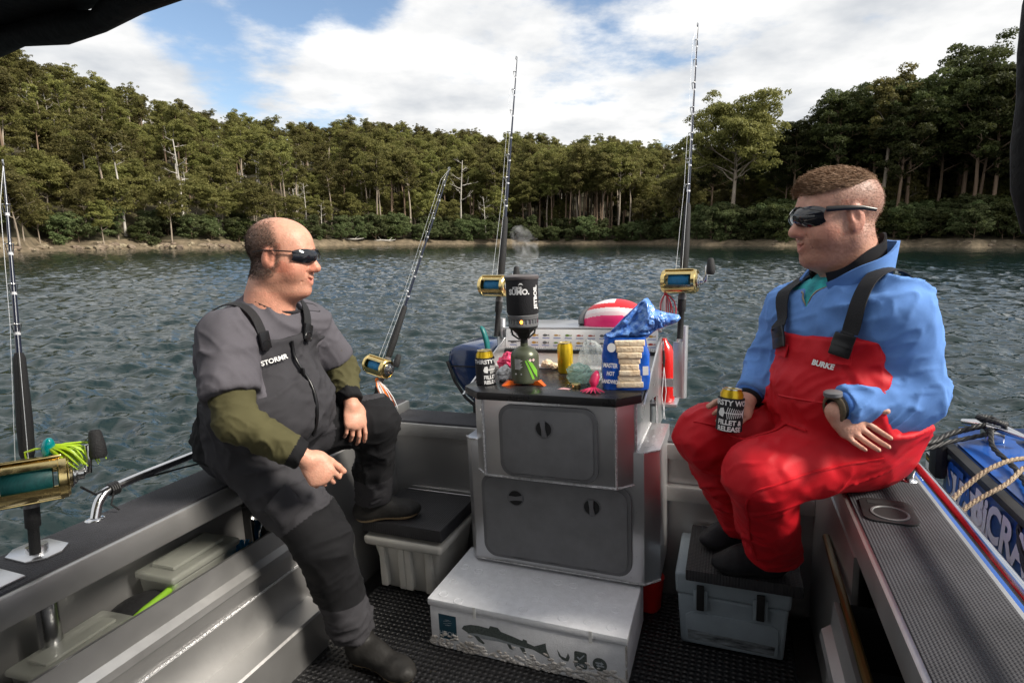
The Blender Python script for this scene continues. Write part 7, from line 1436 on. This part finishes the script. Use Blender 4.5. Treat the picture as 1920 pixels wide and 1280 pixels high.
        for i in range(na_ - 1):
            for j in range(nb_ - 1):
                a = i * nb_ + j; fs_ += [(a, a + nb_, a + nb_ + 1, a + 1), (n_ + a, n_ + a + 1, n_ + a + nb_ + 1, n_ + a + nb_)]
            fs_.append((i * nb_ + nb_ - 1, (i + 1) * nb_ + nb_ - 1, n_ + (i + 1) * nb_ + nb_ - 1, n_ + i * nb_ + nb_ - 1))
        for i in (0, na_ - 1): fs_ += [(i * nb_ + j, i * nb_ + j + 1, n_ + i * nb_ + j + 1, n_ + i * nb_ + j) for j in range(nb_ - 1)]
        P.part(MB().add(vs, fs_), name, m, 60)
    collar(0.090, 0.093, -0.01, 0.068, 0, 26, inner, 'inner_collar'); collar(0.106, 0.122, -0.03, 0.045, 0, 34, blue, 'jumper_collar', 0.008, 2)
    zl = MB()
    for q in (1, -1): zl.tube([tuple(v) for v in to_surface(fj, [vx + (rt * q * 0.42 + v3((0, 0, 1))) * t_ + ft * 0.03 for t_ in np.linspace(0.0, 0.11, 10)], 0.001)], 0.003, 5)
    P.part(zl, 'zip', mat('brass zip', (0.25, 0.22, 0.17), 0.4, 0.6), 60, jp)
    fto = U(torso, 0.06, 0.030); fl1 = U([cone(HN, KN, 0.128, 0.100), cone(KN, AN, 0.097, 0.094)], 0.04); fl2 = U([cone(HF, KF, 0.128, 0.097), cone(KF, AF, 0.092, 0.088)], 0.04)
    tc_ = v3((0.345, 1.985, 0))
    def fbib(X):
        s_ = (X - tc_) @ ft; l_ = np.abs((X - tc_) @ rt); hb = 1.00 + 0.265 * np.clip((s_ - 0.02) / 0.09, 0, 1) * np.clip((0.185 - l_) / 0.03, 0.0, 1); t_ = smax(fto(X), (X[:, 2] - hb) * 0.7, 0.006)
        d = smin(smin(t_, fl1(X), 0.05), smin(t_, fl2(X), 0.05), 0.006); return smax(d, 0.440 - X[:, 2], 0.01)
    ov = P.cloth('bib_overalls', fbib, (-0.30, 1.52, 0.38), (0.78, 2.48, 1.34), red, 0.007, 0.014, 11, (0.8, 0.3, 0.45), 21, None, None, 0.5)
    surf = lambda X: smin(fj(X) - 0.002, fbib(X), 0.01)
    for pts in ([(0.13, 1.90, 1.235), (0.125, 1.925, 1.30), (0.155, 1.985, 1.385), (0.225, 2.06, 1.42), (0.33, 2.12, 1.38), (0.42, 2.13, 1.27), (0.50, 2.10, 1.12)], [(0.285, 1.785, 1.235), (0.305, 1.785, 1.30), (0.355, 1.82, 1.385), (0.415, 1.89, 1.425), (0.475, 1.97, 1.40), (0.505, 2.04, 1.29), (0.505, 2.08, 1.12)]):
        mb, Pp, Nn, T_, Sd = ribbon(surf, pts, 0.046, 0.013); st = P.part(mb, 'strap', m_web, 40); T_ = T_ / np.linalg.norm(T_, axis=1)[:, None]
        for i_ in (1, 4):
            P.part(MB().box((-0.028, -0.018, 0.003), (0.028, 0.018, 0.012), 0.004, Matrix(((Sd[i_][0], T_[i_][0], Nn[i_][0], Pp[i_][0]), (Sd[i_][1], T_[i_][1], Nn[i_][1], Pp[i_][1]), (Sd[i_][2], T_[i_][2], Nn[i_][2], Pp[i_][2]), (0, 0, 0, 1)))), 'buckle', m_buckle, 40, st)
        tb = Pp[0]; P.part(ribbon(surf, [tuple(tb - v3((0, 0, 0.035))), tuple(tb + v3((0, 0, 0.004)))], 0.055, 0.006, 0.004, 6)[0], 'strap_tab', red, 40, st)
    n0 = ft; xr = -rt; yr = v3((0, 0, 1)); c0 = v3((0.235, 1.785, 1.195))
    ML = Matrix(((xr[0], yr[0], n0[0], c0[0]), (xr[1], yr[1], n0[1], c0[1]), (xr[2], yr[2], n0[2], c0[2]), (0, 0, 0, 1))) @ Matrix.Rotation(rad(-8), 4, 'Z')
    v, f = text_mesh('BURKE', 0.020, ML, bold=0.0010); P.part(drape(fbib, v, f, 0.008, n0), 'chest_lettering', m_print, None, ov)
    for pts in ([(0.14, 1.86, 1.085), (0.20, 1.80, 1.09), (0.27, 1.77, 1.09), (0.35, 1.775, 1.085)], [(0.40, 1.83, 0.93), (0.28, 1.78, 0.905), (0.15, 1.70, 0.88), (0.06, 1.66, 0.84), (0.03, 1.70, 0.72), (0.06, 1.85, 0.60), (0.10, 1.95, 0.50)], [(0.25, 1.86, 1.02), (0.10, 1.84, 0.98), (0.0, 1.86, 0.99), (-0.12, 1.90, 0.98)]):
        P.part(MB().tube([tuple(q) for q in to_surface(fbib, spline(pts, 30), 0.003)], 0.0035, 5), 'seam', red, 60, ov)
    for S0, E0, W0 in ((SN, EN, WN), (SF, EF, WF)):
        dd_ = (W0 - E0) / np.linalg.norm(W0 - E0); e1_ = np.cross(dd_, v3((0, 0, 1))); e1_ /= np.linalg.norm(e1_); e2_ = np.cross(e1_, dd_); P.part(MB().tube([tuple(W0 - dd_ * q) for q in (0.075, 0.05, 0.028, 0.018)], [0.050, 0.047, 0.046, 0.040], 20), 'cuff', fabric('blue rib cuff', (0.060, 0.16, 0.46)), 60, jp)
        P.part(MB().tube([tuple(W0 - dd_ * q) for q in (0.03, 0.012, 0.006)], [0.040, 0.0405, 0.036], 20), 'inner_cuff', inner, 60, jp)
    # watch
    dw = dWN; c0 = WN - dw * 0.004; e1 = np.cross(dw, v3((0, 0, 1))); e1 /= np.linalg.norm(e1); e2 = np.cross(e1, dw)
    w_ = P.part(MB().tube([tuple(c0 + (e1 * math.cos(a) + e2 * math.sin(a)) * 0.034) for a in np.linspace(0, 6.28, 25)], 0.009, 8, False, 0.4), 'watch', mat('camo watch', (0.055, 0.040, 0.025), 0.5, col2=(0.13, 0.10, 0.06), vscale=60)); cf2 = c0 + e2 * 0.036
    P.part(MB().lathe([(0.024, 0), (0.024, 0.010), (0.020, 0.013)], tuple(cf2), 20, Matrix(((e1[0], dw[0], e2[0], 0), (e1[1], dw[1], e2[1], 0), (e1[2], dw[2], e2[2], 0), (0, 0, 0, 1)))), 'watch_case', m_latch, 50, w_)
    shoe = fabric('black shoe', (0.012, 0.012, 0.015), 0.3, 80, 0.6)
    for heel, toe, top in (((0.20, 2.10, 0.3625), (-0.055, 2.055, 0.3625), AN + v3((0, 0, 0.02))), ((0.12, 2.275, 0.3625), (-0.105, 2.21, 0.3625), AF + v3((0, 0, 0.02)))):
        fbt, zn, h0 = boot_prims(heel, toe, top); V, F = surfnet(fbt, *bbox([heel, toe, top], 0.11), 0.006); P.mesh('shoe', V, F, [shoe, m_blackrub], ((V[F].mean(1)[:, 2] - heel[2]) < 0.024).astype(int))
    return CAN
man_red()
drink_can('drink_can', 'drink can in a black fishbone print sleeve held by the man in red', Matrix.Translation((-0.005, 1.880, 0.955)) @ rotm(x=-6, y=4), 0.0350, 0.135, True, 0)
